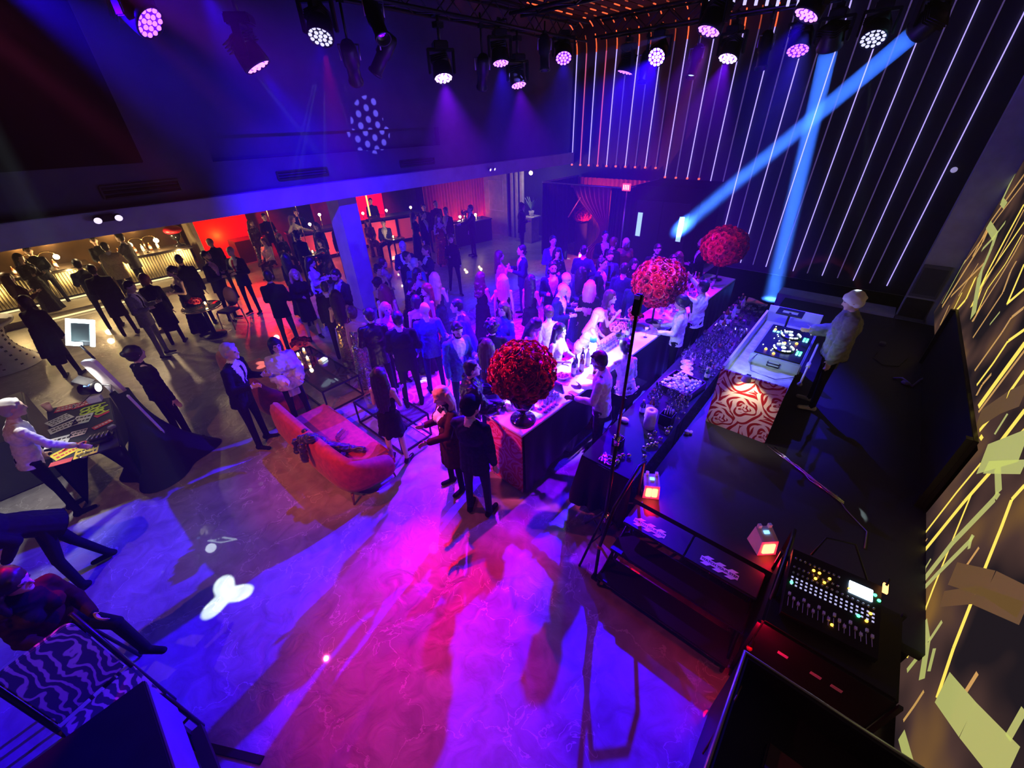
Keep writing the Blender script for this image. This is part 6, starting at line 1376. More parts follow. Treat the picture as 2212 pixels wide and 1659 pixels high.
# red-panelled bars farther back
def red_bar(label, a, b, z0=0):
    ax, ay = a; bx, by = b; L = math.hypot(bx - ax, by - ay); rz = math.atan2(by - ay, bx - ax); t = thing('red_lit_bar', label, 'bar', (ax, ay, z0), rz)
    obj('carcass', box2(B(), (0, .08, 0), (L, .6, 1.05)), BLACKP, t); obj('top', box2(B(), (-.05, -.1, 1.05), (L + .05, .66, 1.12)), STONE, t, bevel=.01); n = max(1, int(L / .9))
    for k in range(n):
        obj('lit_panel', box2(B(), (.08 + k * L / n, .04, .15), ((k + 1) * L / n - .06, .08, .95)), emis('panel_red_%d' % (k % 2), (1, .10, .08), .5 if k % 2 else .22), t); bm = B()
        x0, x1 = .08 + k * L / n, (k + 1) * L / n - .06
        for x in (x0, x1): box2(bm, (x - .012, .02, .13), (x + .012, .05, .97))
        obj('panel_frame', bm, mat('frame_red', (.4, .12, .08), .4), t)
    point((ax + (bx - ax) / 2, ay + (by - ay) / 2 - .3, .5), (1, .12, .08), 20, .1)
red_bar('bar with glowing red panels seen just before the column', (6.0, 15.6), (7.9, 15.4)); red_bar('long bar with glowing red panels between the column and the red curtain', (8.0, 15.9), (11.3, 14.9))
struct('wall_lounge', box2(B(), (8.2, 18.2, 0), (11.6, 18.4, 2.83)), mat('red_plaster', (.75, .02, .015), .6)); spot((10.5, 16.6, 2.6), (10.6, 18.2, 1.4), (1, .02, .01), 700, 80, .8, .1)
tag(obj('light_tube', tube(B(), [(9.3, 15.7, 1.2), (9.3, 15.7, 2.5)], .03), emis('tube_orange', (1, .28, .05), 5)), 'thin vertical orange light tube above the far red-lit bar', 'light tube')
LP = [(5.36, 15.3, 1.9), (6.27, 15.2, 1.95), (7.2, 15.6, 1.4), (6.71, 15.5, 1.16), (9.0, 15.7, 1.16), (9.9, 15.4, 1.16), (10.9, 15.1, 1.16), (11.6, 12.85, .9), (12.25, 12.62, .9)]
LBT = ['small warm globe lamp on a brass stalk behind the dancing crowd', 'second small warm globe lamp on a stalk behind the crowd', 'small globe lamp at the bar end beside the column', 'tiny globe lamp low on the red bar beside the column', 'globe lamp on the far red bar next to the column', 'brightest globe lamp at the middle of the far red bar', 'globe lamp at the curtain end of the far red bar', 'small globe lamp among the men before the red curtain', 'small globe lamp by the waiter reaching across the buffet']
for p, lb in zip(LP, LBT):
    t = thing('globe_lamp', lb, 'lamp', p); obj('globe', ball(B(), (0, 0, .18), .05, 12, 8), GLOBE, t); obj('stalk', tube(B(), [(0, 0, 0 if p[2] < 1.2 else -p[2] + .01), (0, 0, .14)], .012, 6), BRASS, t); point((p[0], p[1] - .1, p[2] + .26), WARM, 7, .06) if lb[:4] in ('smal', 'brig') else None
# red curtain, pale door panel, buffet
CURT = mat('curtain_red', (.42, .045, .05), .6, sheen=.6)
t = thing('red_curtain', 'tall pleated red curtain closing the end of the lounge', 'curtain', (0, 0, 0)); obj('fabric', sheet(B(), 260, 4, lambda u, v: Vector((10.9 + 2.9 * u, 14.1 - .55 * u + .07 * math.sin(u * 2 * PI * 22), .02 + 2.79 * v))), CURT, t); obj('rail', tube(B(), [(10.85, 14.1, 2.81), (13.85, 13.55, 2.81)], .02), BLACKM, t)
for k in range(4): spot((11.3 + .7 * k, 13.7 - .13 * k, .12), (11.3 + .7 * k, 14.2 - .13 * k, 2.2), (1, .06, .03), 120, 70, .9, .06)
struct('door_1', box2(B(), (13.75, 12.2, 0), (13.85, 13.5, 2.8)), mat('pale_panel', (.45, .40, .42), .25, coat=.3)); bm = B()
for a, b in (((13.735, 12.4, 1.0), (13.75, 12.42, 2.2)), ((13.735, 13.2, 1.0), (13.75, 13.22, 2.2)), ((13.735, 12.4, 2.18), (13.75, 13.22, 2.2)), ((13.735, 12.4, 1.0), (13.75, 13.22, 1.02))): box2(bm, a, b)
struct('trim_5', bm, mat('trim_pale', (.6, .55, .6), .4))
for i, y in enumerate((11.9, 11.65, 11.4)): struct('column_%d' % (i + 2), box2(B(), (13.7, y - .07, 0), (13.85, y + .04, 2.83)), mat('pilaster', (.45, .42, .5), .5))
t = thing('buffet_table', 'black buffet table with glasses before the red curtain', 'table', (12.0, 12.75, 0), -.2); obj('top', box2(B(), (-.9, -.35, .86), (.9, .35, .9)), BLACKP, t); obj('skirt', box2(B(), (-.88, -.33, .02), (.88, .33, .86)), BLACK, t); bouquet('dark little tree-like bouquet on the buffet table', (11.75, 12.7, .9), ROSE_ME[2], 14, .16, .06, .3)
for k in range(8): glass('tumbler', TUMB, 'tumbler lined up on the buffet table', (11.6 + .13 * k, 12.72 - .026 * k, .902), 'tumblers on the buffet table')
# hall opening with plants
t = thing('hall_console', 'little lit console with plant and tray in the gap beside the draped booth', 'console', (13.6, 10.75, 0)); obj('top', box2(B(), (-.3, -.25, .95), (.3, .25, 1.0)), WHITEP, t); obj('body', box2(B(), (-.25, -.2, 0), (.25, .2, .95)), mat('console', (.5, .42, .2), .5), t)
t = thing('potted_plant', 'leafy pale plant on the little console beside the draped booth', 'plant', (13.6, 10.75, 1.0)); obj('pot', lathe(B(), [(0, 0), (.08, 0), (.12, .2), (.1, .2), (0, .05)], 16), WHITEP, t); bm = B()
for k in range(30): a = k * 2.4; r = .1 + .2 * (k % 5) / 5; z = .35 + .3 * ((k * 7) % 10) / 10; sheet(bm, 3, 1, lambda u, v: Vector((r * u * math.cos(a) + .03 * (v - .5) * math.sin(a), r * u * math.sin(a), .2 + z * u - .1 * u * u)))
obj('leaves', bm, mat('leaf_pale', (.25, .4, .22), .6), t); point((13.3, 10.5, 2.2), (1, .8, .5), 25, .08)
t = thing('hall_pendant', 'small warm lamp hanging in the gap beside the draped booth', 'lamp', (13.5, 10.7, 2.83)); obj('cord', tube(B(), [(0, 0, 0), (0, 0, -.2)], .006, 6), BLACKM, t); obj('globe', ball(B(), (0, 0, -.26), .07, 12, 8), GLOBE, t)

# ------------------------------------------------------------------ draped entrance booth and doors on the far side
VELB = mat('velvet_black', (.012, .012, .018), .85, spec=.1); VELR = mat('velvet_maroon', (.22, .04, .03), .7, sheen=.2)
t = thing('draped_booth', 'black pipe-and-drape booth with parted red-lit curtains', 'booth', (12.25, 7.6, 0))
def fold(x0, y0, y1, n, amp=.04): return lambda u, v: Vector((x0 + amp * math.sin(u * 2 * PI * n + 1.5 * math.sin(u * 9)), y0 + (y1 - y0) * u, .01 + 2.42 * v))
obj('front_drape', sheet(B(), 60, 4, fold(0, .45, 1.6, 7)), VELB, t); obj('side_drape', sheet(B(), 60, 4, lambda u, v: Vector((2.3 * u, 1.6 + .04 * math.sin(u * 60), .01 + 2.42 * v))), VELB, t); obj('corner_drape', sheet(B(), 40, 4, fold(0, -1.55, -1.05, 5)), VELB, t); obj('outer_drape', sheet(B(), 60, 4, lambda u, v: Vector((2.3 * u, -1.55 + .04 * math.sin(u * 60), .01 + 2.42 * v))), VELB, t)
def tied(u, v):    # curtain swept to the side and tied at 1.2 m
    z = 2.42 - 2.4 * v; ys = .45 - .05 * (1 - v); ye = -1.05; k = math.exp(-((z - 1.15) / .75) ** 2) if z > 1.15 else max(.55, math.exp(-((z - 1.15) / .9) ** 2)); inner = ys + (ye + .25 - ys) * k
    y = inner + (ye - inner) * u; return Vector((-.02 + .05 * math.sin(u * 2 * PI * 8 + v * 2), y, z))
obj('tied_curtain', sheet(B(), 120, 30, tied), VELR, t)
obj('back_curtain', sheet(B(), 120, 3, lambda u, v: Vector((2.1 + .05 * math.sin(u * 110), -1.5 + 3.0 * u, .01 + 2.42 * v))), VELR, t); obj('valance', box2(B(), (.05, -1.55, 2.36), (.1, 1.6, 2.46)), VELR, t)
bm = B()
for p, q in (((0, -1.56, 2.46), (0, 1.6, 2.46)), ((0, -1.56, 2.46), (2.3, -1.56, 2.46)), ((0, 1.6, 2.46), (2.3, 1.6, 2.46)), ((0, -1.58, .01), (0, -1.58, 2.46))): tube(bm, [p, q], .022)
obj('pipe_frame', bm, GREYM, t); obj('drawn_edge', tube(B(), [(-.04, .45, 1.45), (-.04, .0, 2.1)], .02), mat('edge_gold', (.6, .25, .12), .5), t)
t = thing('rose_arrangement', 'round red rose arrangement on a black column inside the draped booth', 'flowers', (13.1, 8.05, 0)); obj('column', lathe(B(), [(0, 0), (.24, 0), (.22, .1), (.2, 1.1), (.24, 1.15), (0, 1.15)], 24), BLACK, t); rose_ball(t, (0, 0, 1.42), .34, 110, .075, .8)
uplight('small uplight glowing red on the floor inside the draped booth', (12.75, 7.75, .002), 0); spot((12.7, 7.4, .2), (13.6, 7.2, 1.6), (1, .12, .05), 700, 100, .8, .05); spot((12.9, 7.2, 2.3), (12.3, 6.9, 1.2), (1, .14, .06), 260, 120, .8, .05)
struct('wall_vestibule', box2(B(), (12.7, 3.95, 0), (14.62, 5.95, 2.5)), mat('velvet_deep', (.003, .003, .003), .95, spec=0))
for k, (y0, lb) in enumerate(((5.05, 1), (4.22, 2))):
    struct('door_%d' % (2 + k), box2(box2(B(), (12.66, y0, .01), (12.7, y0 + .78, 2.1)), (12.655, y0 - .03, .01), (12.665, y0, 2.13)), mat('door_black', (.004, .004, .005), .6, spec=.1))
    struct('window_%d' % (1 + k), box2(B(), (12.645, y0 + (.08 if k else .55), 1.05), (12.66, y0 + (.22 if k else .70), 1.75)), emis('door_pane', (.35, .6, .65), 1.2))
# ------------------------------------------------------------------ foreground at the balcony end
struct('trim_6', box(B(), (-.97, 2.86, .006), (1.4, .05, .012), rz=-1.03), BLACKP)
t = thing('patterned_chair', 'black-framed tall chair with a swirling zebra-patterned back at the lower corner', 'chair', (-1.12, 3.02, 0), PI + .25)
ZEB = bpy.data.materials.new('swirl_fabric'); ZEB.use_nodes = True; nt = ZEB.node_tree; b = nt.nodes['Principled BSDF']; b.inputs['Roughness'].default_value = .45; tc = N(nt, 'ShaderNodeTexCoord'); wv = N(nt, 'ShaderNodeTexWave', i_Scale=5.0, i_Distortion=16.0, i_Detail=2.5); nt.links.new(tc.outputs['Object'], wv.inputs['Vector']); rp = N(nt, 'ShaderNodeValToRGB'); rp.color_ramp.elements[0].position = .62; rp.color_ramp.elements[0].color = (.04, .035, .06, 1); rp.color_ramp.elements[1].position = .8; rp.color_ramp.elements[1].color = (.45, .33, .3, 1); nt.links.new(wv.outputs['Fac'], rp.inputs['Fac']); nt.links.new(rp.outputs['Color'], b.inputs['Base Color'])
o = obj('backrest', slab(.40, .56, .05), ZEB, t, bevel=.008); o.location = (0, -.2, .76); o.rotation_euler = (.32, 0, 0); obj('seat', box2(B(), (-.23, -.2, .66), (.23, .24, .73)), ZEB, t, bevel=.02)
for sx in (-.225, .225): obj('back_post', tube(B(), [(sx, -.2, .02), (sx, -.2, .7), (sx, -.40, 1.32)], .017), BLACKM, t); obj('front_leg', tube(B(), [(sx, .22, .02), (sx, .22, .67)], .017), BLACKM, t)
obj('foot_rail', tube(tube(B(), [(-.225, .22, .25), (.225, .22, .25)], .012), [(-.225, -.2, .25), (.225, -.2, .25)], .012), BLACKM, t)
t = thing('black_high_table', 'black high table at the lower corner of the view, beside the zebra chair', 'table', (0, 0, 0))
obj('top', box2(B(), (-1.55, 1.5, .97), (-.83, 2.80, 1.02)), BLACKP, t, bevel=.008); obj('side_panel', box2(B(), (-.86, 1.55, .55), (-.83, 2.78, .97)), mat('blue_lit_side', (.12, .12, .2), .4), t)  # blue light put into the side panel's colour; the table is black
for x in (-1.5, -.9):
    for y in (1.55, 2.72): obj('leg', box2(B(), (x - .03, y - .03, 0), (x + .03, y + .03, .97)), BLACKP, t)
obj('foot_bar', box2(B(), (-.88, 1.58, .22), (-.80, 2.72, .28)), BLACKP, t)
spot((11.2, 8.3, 2.6), (12.3, 6.9, 1.3), (1, .16, .08), 160, 60, .9, .05)
spot((1.0, 14.6, 2.7), (1.6, 12.6, 0), (1, .72, .35), 260, 110, .8, .1); spot((-1.2, 15.0, 2.7), (-.6, 13.4, 0), (1, .72, .35), 200, 110, .8, .1)

# ------------------------------------------------------------------ the guests and staff
person('man in a navy suit and dark cap at the bar end, seen from behind', (2.24, 2.62, 0.0), 19, h=1.8, voxel=0.01, c='nnwk', hair='cap', arms=('reach', 'down'), head=(-25, 10))
person('long-haired woman in glasses and brown coat beside the capped man', (2.34, 3.17, 0.0), -191, h=1.66, voxel=0.01, sex='f', outfit='coat', c='okwk', hair='long', hc='l', arms=('table', 'hold'), head=(0, 15))
person('person in a shiny dark quilted jacket at the bar, hidden by the rose ball', (2.87, 3.33, 0.0), -36, h=1.7, voxel=0.01, outfit='puffer', c='LkkK', hair='short', arms=('table', 'table'), lean=6)
person('woman in a blue jacket with long hair, back to us beside the rose ball', (3.49, 3.56, 0.0), 36, h=1.68, voxel=0.01, sex='f', outfit='jacket', c='bnbk', hair='xlong', hc='b')
person('barman in an untucked white shirt at the front of the bar, mixing drinks', (4.00, 1.97, 0.0), -254, h=1.8, voxel=0.01, outfit='shirt', c='wdwk', hair='short', skin='d', arms=('front', 'front'), head=(0, 22), lean=4)
person('bartender in a white top with dark tied hair, stooping over the bar', (4.72, 1.97, 0.0), -306, h=1.62, voxel=0.01, sex='f', outfit='shirt', c='wdwk', hair='bun', skin='t', arms=('reach', 'front'), lean=18)
person('bartender in a white shirt with a short ponytail in the middle of the bar', (6.57, 1.97, 0.0), -254, h=1.74, voxel=0.0125, outfit='shirt', c='wkwk', hair='pony', skin='t', arms=('front', 'front'), head=(0, 18))
person('bartender in a pale shirt at the far bar end with both arms raised', (7.49, 1.97, 0.0), -286, h=1.74, voxel=0.0125, outfit='shirt', c='wkwk', hair='short', skin='t', arms=('up', 'up'))
person('man in black bending over the far end of the drinks table', (7.78, 3.06, 0.0), -69, h=1.72, voxel=0.0125, outfit='blouse', c='kkkk', hair='short', skin='t', arms=('front', 'front'), lean=20, head=(0, 15))
person('tall bald man in a black suit standing near the lavender strips', (10.27, 2.94, 0.0), -245, h=1.82, voxel=0.017, c='kkwn', hair=None, beard='k', skin='t', arms=('clasp', 'clasp'))
person('man in black holding pale cloths behind the farthest rose ball', (8.68, 3.02, 0.0), -147, h=1.76, voxel=0.0125, outfit='blouse', c='kkkk', hair='short', arms=('front', 'front'))
person('DJ in a grey jacket and pale knit cap at the booth', (6.36, -0.16, 0.602), -260, h=1.73, voxel=0.0125, outfit='puffer', c='gkwk', hair='cap', hc='w', arms=('down', 'front'), shoe='w', head=(0, 20))
person('woman in a short black dress and knee boots, off-shoulder, by the low table', (2.14, 4.20, 0.0), 33, h=1.62, voxel=0.01, sex='f', outfit='mini', c='k', hair='xlong', arms=('hold', 'hold'), shoe='L')
person('grey-haired man in a black suit leaning beside the sofa, hand open', (1.00, 6.25, 0.0), -47, h=1.8, voxel=0.0125, c='kkwk', hair='short', hc='g', skin='p', arms=('hold', 'hold'), legs='stand', lean=10)
person('woman in a black skirt and brightly spotlit pale fluffy top', (1.66, 6.20, 0.0), -94, h=1.62, voxel=0.0125, sex='f', outfit='puffer', c='Wkkk', hair='bob', bare=False, arms=('front', 'front'))
person('photo attendant in black standing behind the white kiosk panel', (0.22, 7.30, 0.0), 20, h=1.74, voxel=0.0125, outfit='blouse', c='kkkk', hair='bun', arms=('down', 'down'))
person('man in a bright white shirt at the photo table, arm outstretched', (-1.19, 6.83, 0.0), 8, h=1.74, voxel=0.0125, outfit='shirt', c='wkwk', hair='short', hc='g', skin='p', arms=('down', 'low'), lean=14, head=(0, 10))
person('person in a dark blue suit bending low beneath the man in white', (-1.22, 5.42, 0.0), -173, h=1.72, voxel=0.01, c='kkwk', hair='short', hc='b', arms=('front', 'front'), lean=48, legs='step')
person('bald man in a blue jacket seen from behind, white cloth at his hip', (3.73, 5.21, 0.0), 60, h=1.76, voxel=0.0125, c='bnwk', hair=None, arms=('down', 'pocket'))
person('man in a long black coat seen from behind, middle of the front row', (3.17, 5.18, 0.0), 57, h=1.8, voxel=0.0125, outfit='jacket', c='kkwk', hair='short', arms=('hold', 'hold'), girth=1.08)
person('dark-haired man in a black leather jacket seen from behind, next to the silver gown', (3.00, 5.72, 0.0), 60, h=1.78, voxel=0.0125, outfit='jacket', c='LkkK', hair='short', arms=('hold', 'down'), head=(30, 0))
person('woman in a silver sequinned gown, back to us beside the leather jacket', (3.00, 6.28, 0.0), 49, h=1.66, voxel=0.0125, sex='f', outfit='gown', c='S', hair='bun', hc='b')
person('woman with long black hair and bare shoulders in a gold-flecked black gown', (3.22, 7.22, 0.0), 58, h=1.68, voxel=0.0125, sex='f', outfit='gown', c='G', hair='xlong', arms=('hold', 'down'))
person('woman in a pale pink fur wrap between the two black-coated men', (3.48, 6.00, 0.0), -100, h=1.64, voxel=0.0125, sex='f', outfit='puffer', c='pkkk', hair='long', hc='l')
person('man in a black blazer and jeans with his back turned, by the red streak', (2.82, 9.17, 0.0), 57, h=1.8, voxel=0.017, c='kjkk', hair='short', arms=('front', 'hold'))
person('blonde bare-legged woman in a dark coat talking to the man in jeans', (3.37, 9.25, 0.0), -99, h=1.66, voxel=0.017, sex='f', outfit='coat', c='k', hair='long', hc='l', bare=True, arms=('hold', 'clasp'))
person('dark-haired woman in a white top and sequinned black trousers', (3.98, 9.82, 0.0), -37, h=1.7, voxel=0.017, sex='f', outfit='blouse', c='wKwk', hair='xlong', arms=('hold', 'hold'), head=(0, 12))
person('bearded man in a pale shirt and navy blazer in front of the column', (3.80, 8.15, 0.0), -170, h=1.78, voxel=0.0125, c='nnsw', hair='short', beard='k', arms=('hold', 'hold'), head=(0, 20))
person('man in a dark suit with short cropped hair, back to us before the column', (3.33, 7.84, 0.0), 62, h=1.7, voxel=0.0125, c='kkwk', hair='crop')
person('man in a blue suit leaning forward in profile, centre of the dance floor', (4.28, 4.79, 0.0), -230, h=1.76, voxel=0.0125, c='bbwk', hair='short', arms=('hold', 'down'), lean=14)
person('bearded man in glasses and a blue-grey suit looking down', (3.52, 4.24, 0.0), -102, h=1.78, voxel=0.01, c='bnsw', hair='short', beard='k', hc='k', arms=('hold', 'down'), head=(0, 25))
person('person with spiky dark hair in a black coat, back to us', (3.99, 3.93, 0.0), 44, h=1.7, voxel=0.01, outfit='jacket', c='kkkk', hair='wild', arms=('hold', 'hold'))
person('woman with long streaked brown hair smiling over her shoulder in blue', (4.66, 4.29, 0.0), -172, h=1.68, voxel=0.0125, sex='f', outfit='blouse', c='bkkk', hair='xlong', hc='b', arms=('hold', 'hold'))
person('woman with long curly brown hair in a dark slip dress', (5.64, 5.79, 0.0), 4, h=1.66, voxel=0.0125, sex='f', outfit='slip', c='k', hair='curly', hc='b', arms=('hold', 'hold'))
person('woman with a bare back and light brown hair in a strapless black dress', (5.70, 5.23, 0.0), 35, h=1.7, voxel=0.0125, sex='f', outfit='gown', c='k', hair='long', hc='l')
person('woman in a short black feather-hemmed dress carrying a pale bag', (6.10, 4.84, 0.0), 8, h=1.66, voxel=0.0125, sex='f', outfit='mini', c='k', hair='xlong', arms=('down', 'hold'))
person('bearded man in an open white shirt and navy blazer facing us', (6.64, 4.70, 0.0), -129, h=1.82, voxel=0.0125, c='nnww', hair='short', beard='k', arms=('hold', 'hold'))
person('bald man in a navy suit looking down beside the bar crowd', (5.84, 3.96, 0.0), -76, h=1.78, voxel=0.0125, c='nnww', hair=None, arms=('hold', 'hold'), head=(0, 25))
person('man with receding hair in a navy suit and white shirt holding a drink', (6.37, 4.22, 0.0), -88, h=1.78, voxel=0.0125, c='nnww', hair='ring', hc='b', arms=('hold', 'clasp'), head=(0, 15))
person('blonde woman with long straight hair in a black coat, back turned', (6.40, 3.66, 0.0), 15, h=1.7, voxel=0.0125, sex='f', outfit='coat', c='k', hair='xlong', hc='l', bare=True)
person('dark-haired woman in deep blue behind the blonde in black', (7.00, 4.22, 0.0), 1, h=1.7, voxel=0.0125, sex='f', outfit='gownsleeve', c='n', hair='long')
person('woman in a sleeveless dress holding a glass up at the bar', (6.20, 3.13, 0.0), -84, h=1.68, voxel=0.0125, sex='f', outfit='slip', c='m', hair='curly', hc='b', skin='p', arms=('hold', 'chin'))
person('dark-haired woman in a pale top bowed over the bar near the rose ball', (4.52, 3.75, 0.0), -66, h=1.64, voxel=0.0125, sex='f', outfit='blouse', c='pkkk', hair='xlong', arms=('table', 'table'), lean=16, head=(0, 25))
person('woman in a pale green dress leaning on the bar in profile', (4.65, 3.21, 0.0), -88, h=1.62, voxel=0.0125, sex='f', outfit='slip', c='c', hair='long', arms=('table', 'hold'), lean=8)
person('blonde woman stretching across the bar toward the glowing lamp', (5.41, 3.17, 0.0), -62, h=1.66, voxel=0.0125, sex='f', outfit='slip', c='w', hair='long', hc='l', arms=('reach', 'reach'), lean=24)
person('person in a white top with a bag strap behind the bowed woman', (5.06, 3.60, 0.0), 54, h=1.62, voxel=0.0125, sex='f', outfit='blouse', c='wkkk', hair='bun', hc='b', lean=10)
person('man in a navy suit in profile holding a bottle, beside the lace top', (7.43, 6.16, 0.0), -220, h=1.78, voxel=0.017, c='nnww', hair='short', arms=('hold', 'hold'))
person('woman in a pale lace top facing the man in profile', (7.01, 6.52, 0.0), -37, h=1.68, voxel=0.017, sex='f', outfit='blouse', c='pkkk', hair='long', hc='b', arms=('hold', 'chin'))
person('tall man in a blue suit near the draped booth opening', (8.50, 6.03, 0.0), -125, h=1.8, voxel=0.017, c='bbww', hair='short', arms=('clasp', 'clasp'))
person('dark-haired woman in a black flowered dress before the tall blue-suited man', (8.11, 5.62, 0.0), -130, h=1.64, voxel=0.017, sex='f', outfit='gownsleeve', c='K', hair='long', arms=('clasp', 'clasp'))
person('broad man in a dark jacket with his back to us before the red drape', (8.16, 4.91, 0.0), 16, h=1.8, voxel=0.017, c='nkww', hair='crop', girth=1.1, arms=('hold', 'hip'))
person('man in a dark suit and white shirt by the tied-back red curtain', (9.68, 5.22, 0.0), -132, h=1.8, voxel=0.017, c='kkww', hair='short', arms=('hold', 'hold'))
person('auburn-haired man in a dark suit turned away by the red curtain', (9.27, 4.75, 0.0), -13, h=1.78, voxel=0.017, c='kkww', hair='short', hc='r')
person('white-haired woman lit bright white, in a red fur coat', (10.01, 4.77, 0.0), -144, h=1.6, voxel=0.017, sex='f', outfit='puffer', c='Fkkk', hair='bob', hc='w')
person('bearded man in dark clothes in front of the white-haired woman', (8.25, 4.29, 0.0), -138, h=1.76, voxel=0.017, c='nnbk', hair='short', beard='k', arms=('hold', 'hold'), head=(0, 10))
person('man in a navy suit holding a glass in profile near the middle rose ball', (7.57, 4.10, 0.0), -83, h=1.78, voxel=0.0125, c='nnww', hair='short', arms=('hold', 'down'))
person('man in a dark blue suit, back turned, just behind the middle rose ball', (7.51, 3.55, 0.0), 15, h=1.78, voxel=0.0125, c='nnww', hair='short')
person('woman with a pale face peeking over the dark blue shoulder', (8.39, 3.75, 0.0), -136, h=1.62, voxel=0.017, sex='f', outfit='blouse', c='kkkk', hair='long')
person('man with a beard and bow tie smiling down by the black doors', (9.33, 3.66, 0.0), -139, h=1.78, voxel=0.017, outfit='tux', c='kkwk', hair='short', beard='k', head=(0, 20), arms=('hold', 'hold'))
person('woman with long wavy hair in a wine-red dress by the black doors', (9.23, 3.11, 0.0), -201, h=1.68, voxel=0.017, sex='f', outfit='gownsleeve', c='m', hair='curly', hc='b')
person('smiling bearded man in a navy suit facing us, beyond the column', (5.94, 8.81, 0.0), -124, h=1.8, voxel=0.017, c='nnww', hair='short', hc='g', beard='g', arms=('hold', 'hold'))
person('dark-haired man in a navy suit in profile before the smiling bearded man', (5.50, 8.08, 0.0), -63, h=1.76, voxel=0.017, c='nnww', hair='short', arms=('hold', 'down'))
person('pink-lit woman in profile just beside the column', (5.03, 8.39, 0.0), -52, h=1.66, voxel=0.017, sex='f', outfit='slip', c='p', hair='bun', hc='b')
person('silver-haired man seen from behind in a blue suit', (5.32, 7.55, 0.0), 25, h=1.74, voxel=0.017, c='bbww', hair='short', hc='g')
person('man in a navy suit raising a hand to his mouth', (6.06, 8.03, 0.0), -197, h=1.8, voxel=0.017, c='nnww', hair='short', hc='b', arms=('chin', 'down'))
person('dark-haired laughing woman deep in the dancing crowd', (5.02, 7.08, 0.0), -85, h=1.66, voxel=0.0125, sex='f', outfit='slip', c='k', hair='long')
person('woman with long dark blonde hair tossing her head, bare arm', (4.98, 6.45, 0.0), 32, h=1.7, voxel=0.0125, sex='f', outfit='slip', c='n', hair='xlong', hc='l', arms=('down', 'hold'))
person('woman in a black and white patterned dress bending among the dancers', (4.51, 6.86, 0.0), -63, h=1.64, voxel=0.0125, sex='f', outfit='gownsleeve', c='K', hair='bob', arms=('hold', 'up'), lean=14)
person('woman with long red hair in a pale satin dress, back to us', (3.96, 6.74, 0.0), 49, h=1.68, voxel=0.0125, sex='f', outfit='slip', c='W', hair='xlong', hc='r')
person('woman with tied-up hair in black lurking beside the column foot', (4.64, 7.99, 0.0), -90, h=1.68, voxel=0.017, sex='f', outfit='slip', c='k', hair='bun', arms=('hold', 'hold'))
person('red-haired woman in profile between the bald man and the long-haired blonde', (4.51, 6.14, 0.0), -196, h=1.66, voxel=0.0125, sex='f', outfit='slip', c='r', hair='long', hc='r')
person('woman with a dark rounded haircut just behind the bald man', (4.03, 5.86, 0.0), 51, h=1.64, voxel=0.0125, sex='f', outfit='gown', c='k', hair='bob')
person('woman in black with bare pink shoulders next to the red-haired dress', (4.20, 7.33, 0.0), 10, h=1.64, voxel=0.0125, sex='f', outfit='gown', c='k', hair='bun')
person('woman all in black walking alone across the empty floor', (7.47, 8.74, 0.0), -121, h=1.72, voxel=0.017, sex='f', outfit='blouse', c='kkkk', hair='pony', legs='walk', arms=('down', 'hold'))
person('waiter in a black suit and tie reaching across the buffet', (10.59, 11.14, 0.0), -204, h=1.8, voxel=0.017, c='kkwk', hair='short', arms=('reach', 'down'))
person('large person in black standing with folded arms by the booth corner', (11.90, 9.85, 0.0), -60, h=1.8, voxel=0.017, outfit='jacket', c='kkkk', hair='bob', hc='b', girth=1.15, arms=('clasp', 'clasp'))
person('woman in a glittering red gown before the red curtain', (9.13, 11.19, 0.0), -119, h=1.7, voxel=0.017, sex='f', outfit='gown', c='R', hair='curly', hc='b', arms=('chin', 'hold'))
person('tall man in a dark suit in profile near the red curtain edge', (8.88, 11.69, 0.0), -67, h=1.8, voxel=0.017, c='kkww', hair='short', arms=('hold', 'down'))
person('man in black at the rear by the small globe lamp', (9.93, 12.96, 0.0), -118, h=1.78, voxel=0.017, c='kkkk', hair='short')
person('tallest man in black against the red curtain', (10.49, 12.93, 0.0), -99, h=1.82, voxel=0.017, c='kkkk', hair='crop')
person('man in a dark suit next to the red sequinned gown', (9.88, 11.67, 0.0), -160, h=1.78, voxel=0.017, c='kkww', hair='short')
person('woman in black with a pale face at the end of the far red bar', (8.90, 12.25, 0.0), -56, h=1.7, voxel=0.017, sex='f', outfit='gownsleeve', c='k', hair='long', hc='b', arms=('hold', 'hold'))
person('woman in a dark patterned dress seated at the candle-lit table', (8.54, 14.70, 0.0), -110, h=1.66, voxel=0.017, sex='f', outfit='gownsleeve', c='T', hair='long', legs='sit', arms=('lap', 'lap'))
person('man in a navy suit seated at the candle-lit table', (8.61, 13.74, 0.0), -137, h=1.78, voxel=0.017, c='nnsw', hair='short', legs='sit', arms=('lap', 'lap'))
person('bartender in black behind the far red bar with a blue bottle glow', (9.75, 16.20, 0.0), -123, h=1.76, voxel=0.017, outfit='blouse', c='kkkk', hair='short', arms=('front', 'front'))
person('second bartender in dark clothes at the column end of the far bar', (8.60, 16.70, 0.0), -121, h=1.74, voxel=0.017, outfit='blouse', c='dkkk', hair='bob', arms=('front', 'front'))
person('tall slim man in black seen from behind against the red bar panel', (6.31, 12.63, 0.0), 48, h=1.84, voxel=0.017, c='kkkk', hair='crop', legs='stand')
person('woman in a black sequinned dress with greenish glints beside the red bar', (6.12, 13.70, 0.0), -134, h=1.68, voxel=0.017, sex='f', outfit='gownsleeve', c='K', hair='curly', hc='b')
person('bartender in black behind the bar just before the column', (6.75, 16.45, 0.0), -114, h=1.74, voxel=0.017, outfit='blouse', c='kkkk', hair='short', arms=('front', 'front'))
person('brown-haired woman in a cream blouse with one arm stretched out', (6.19, 15.61, 0.0), -52, h=1.7, voxel=0.017, sex='f', outfit='blouse', c='ckkk', hair='xlong', hc='b', arms=('reach', 'out'))
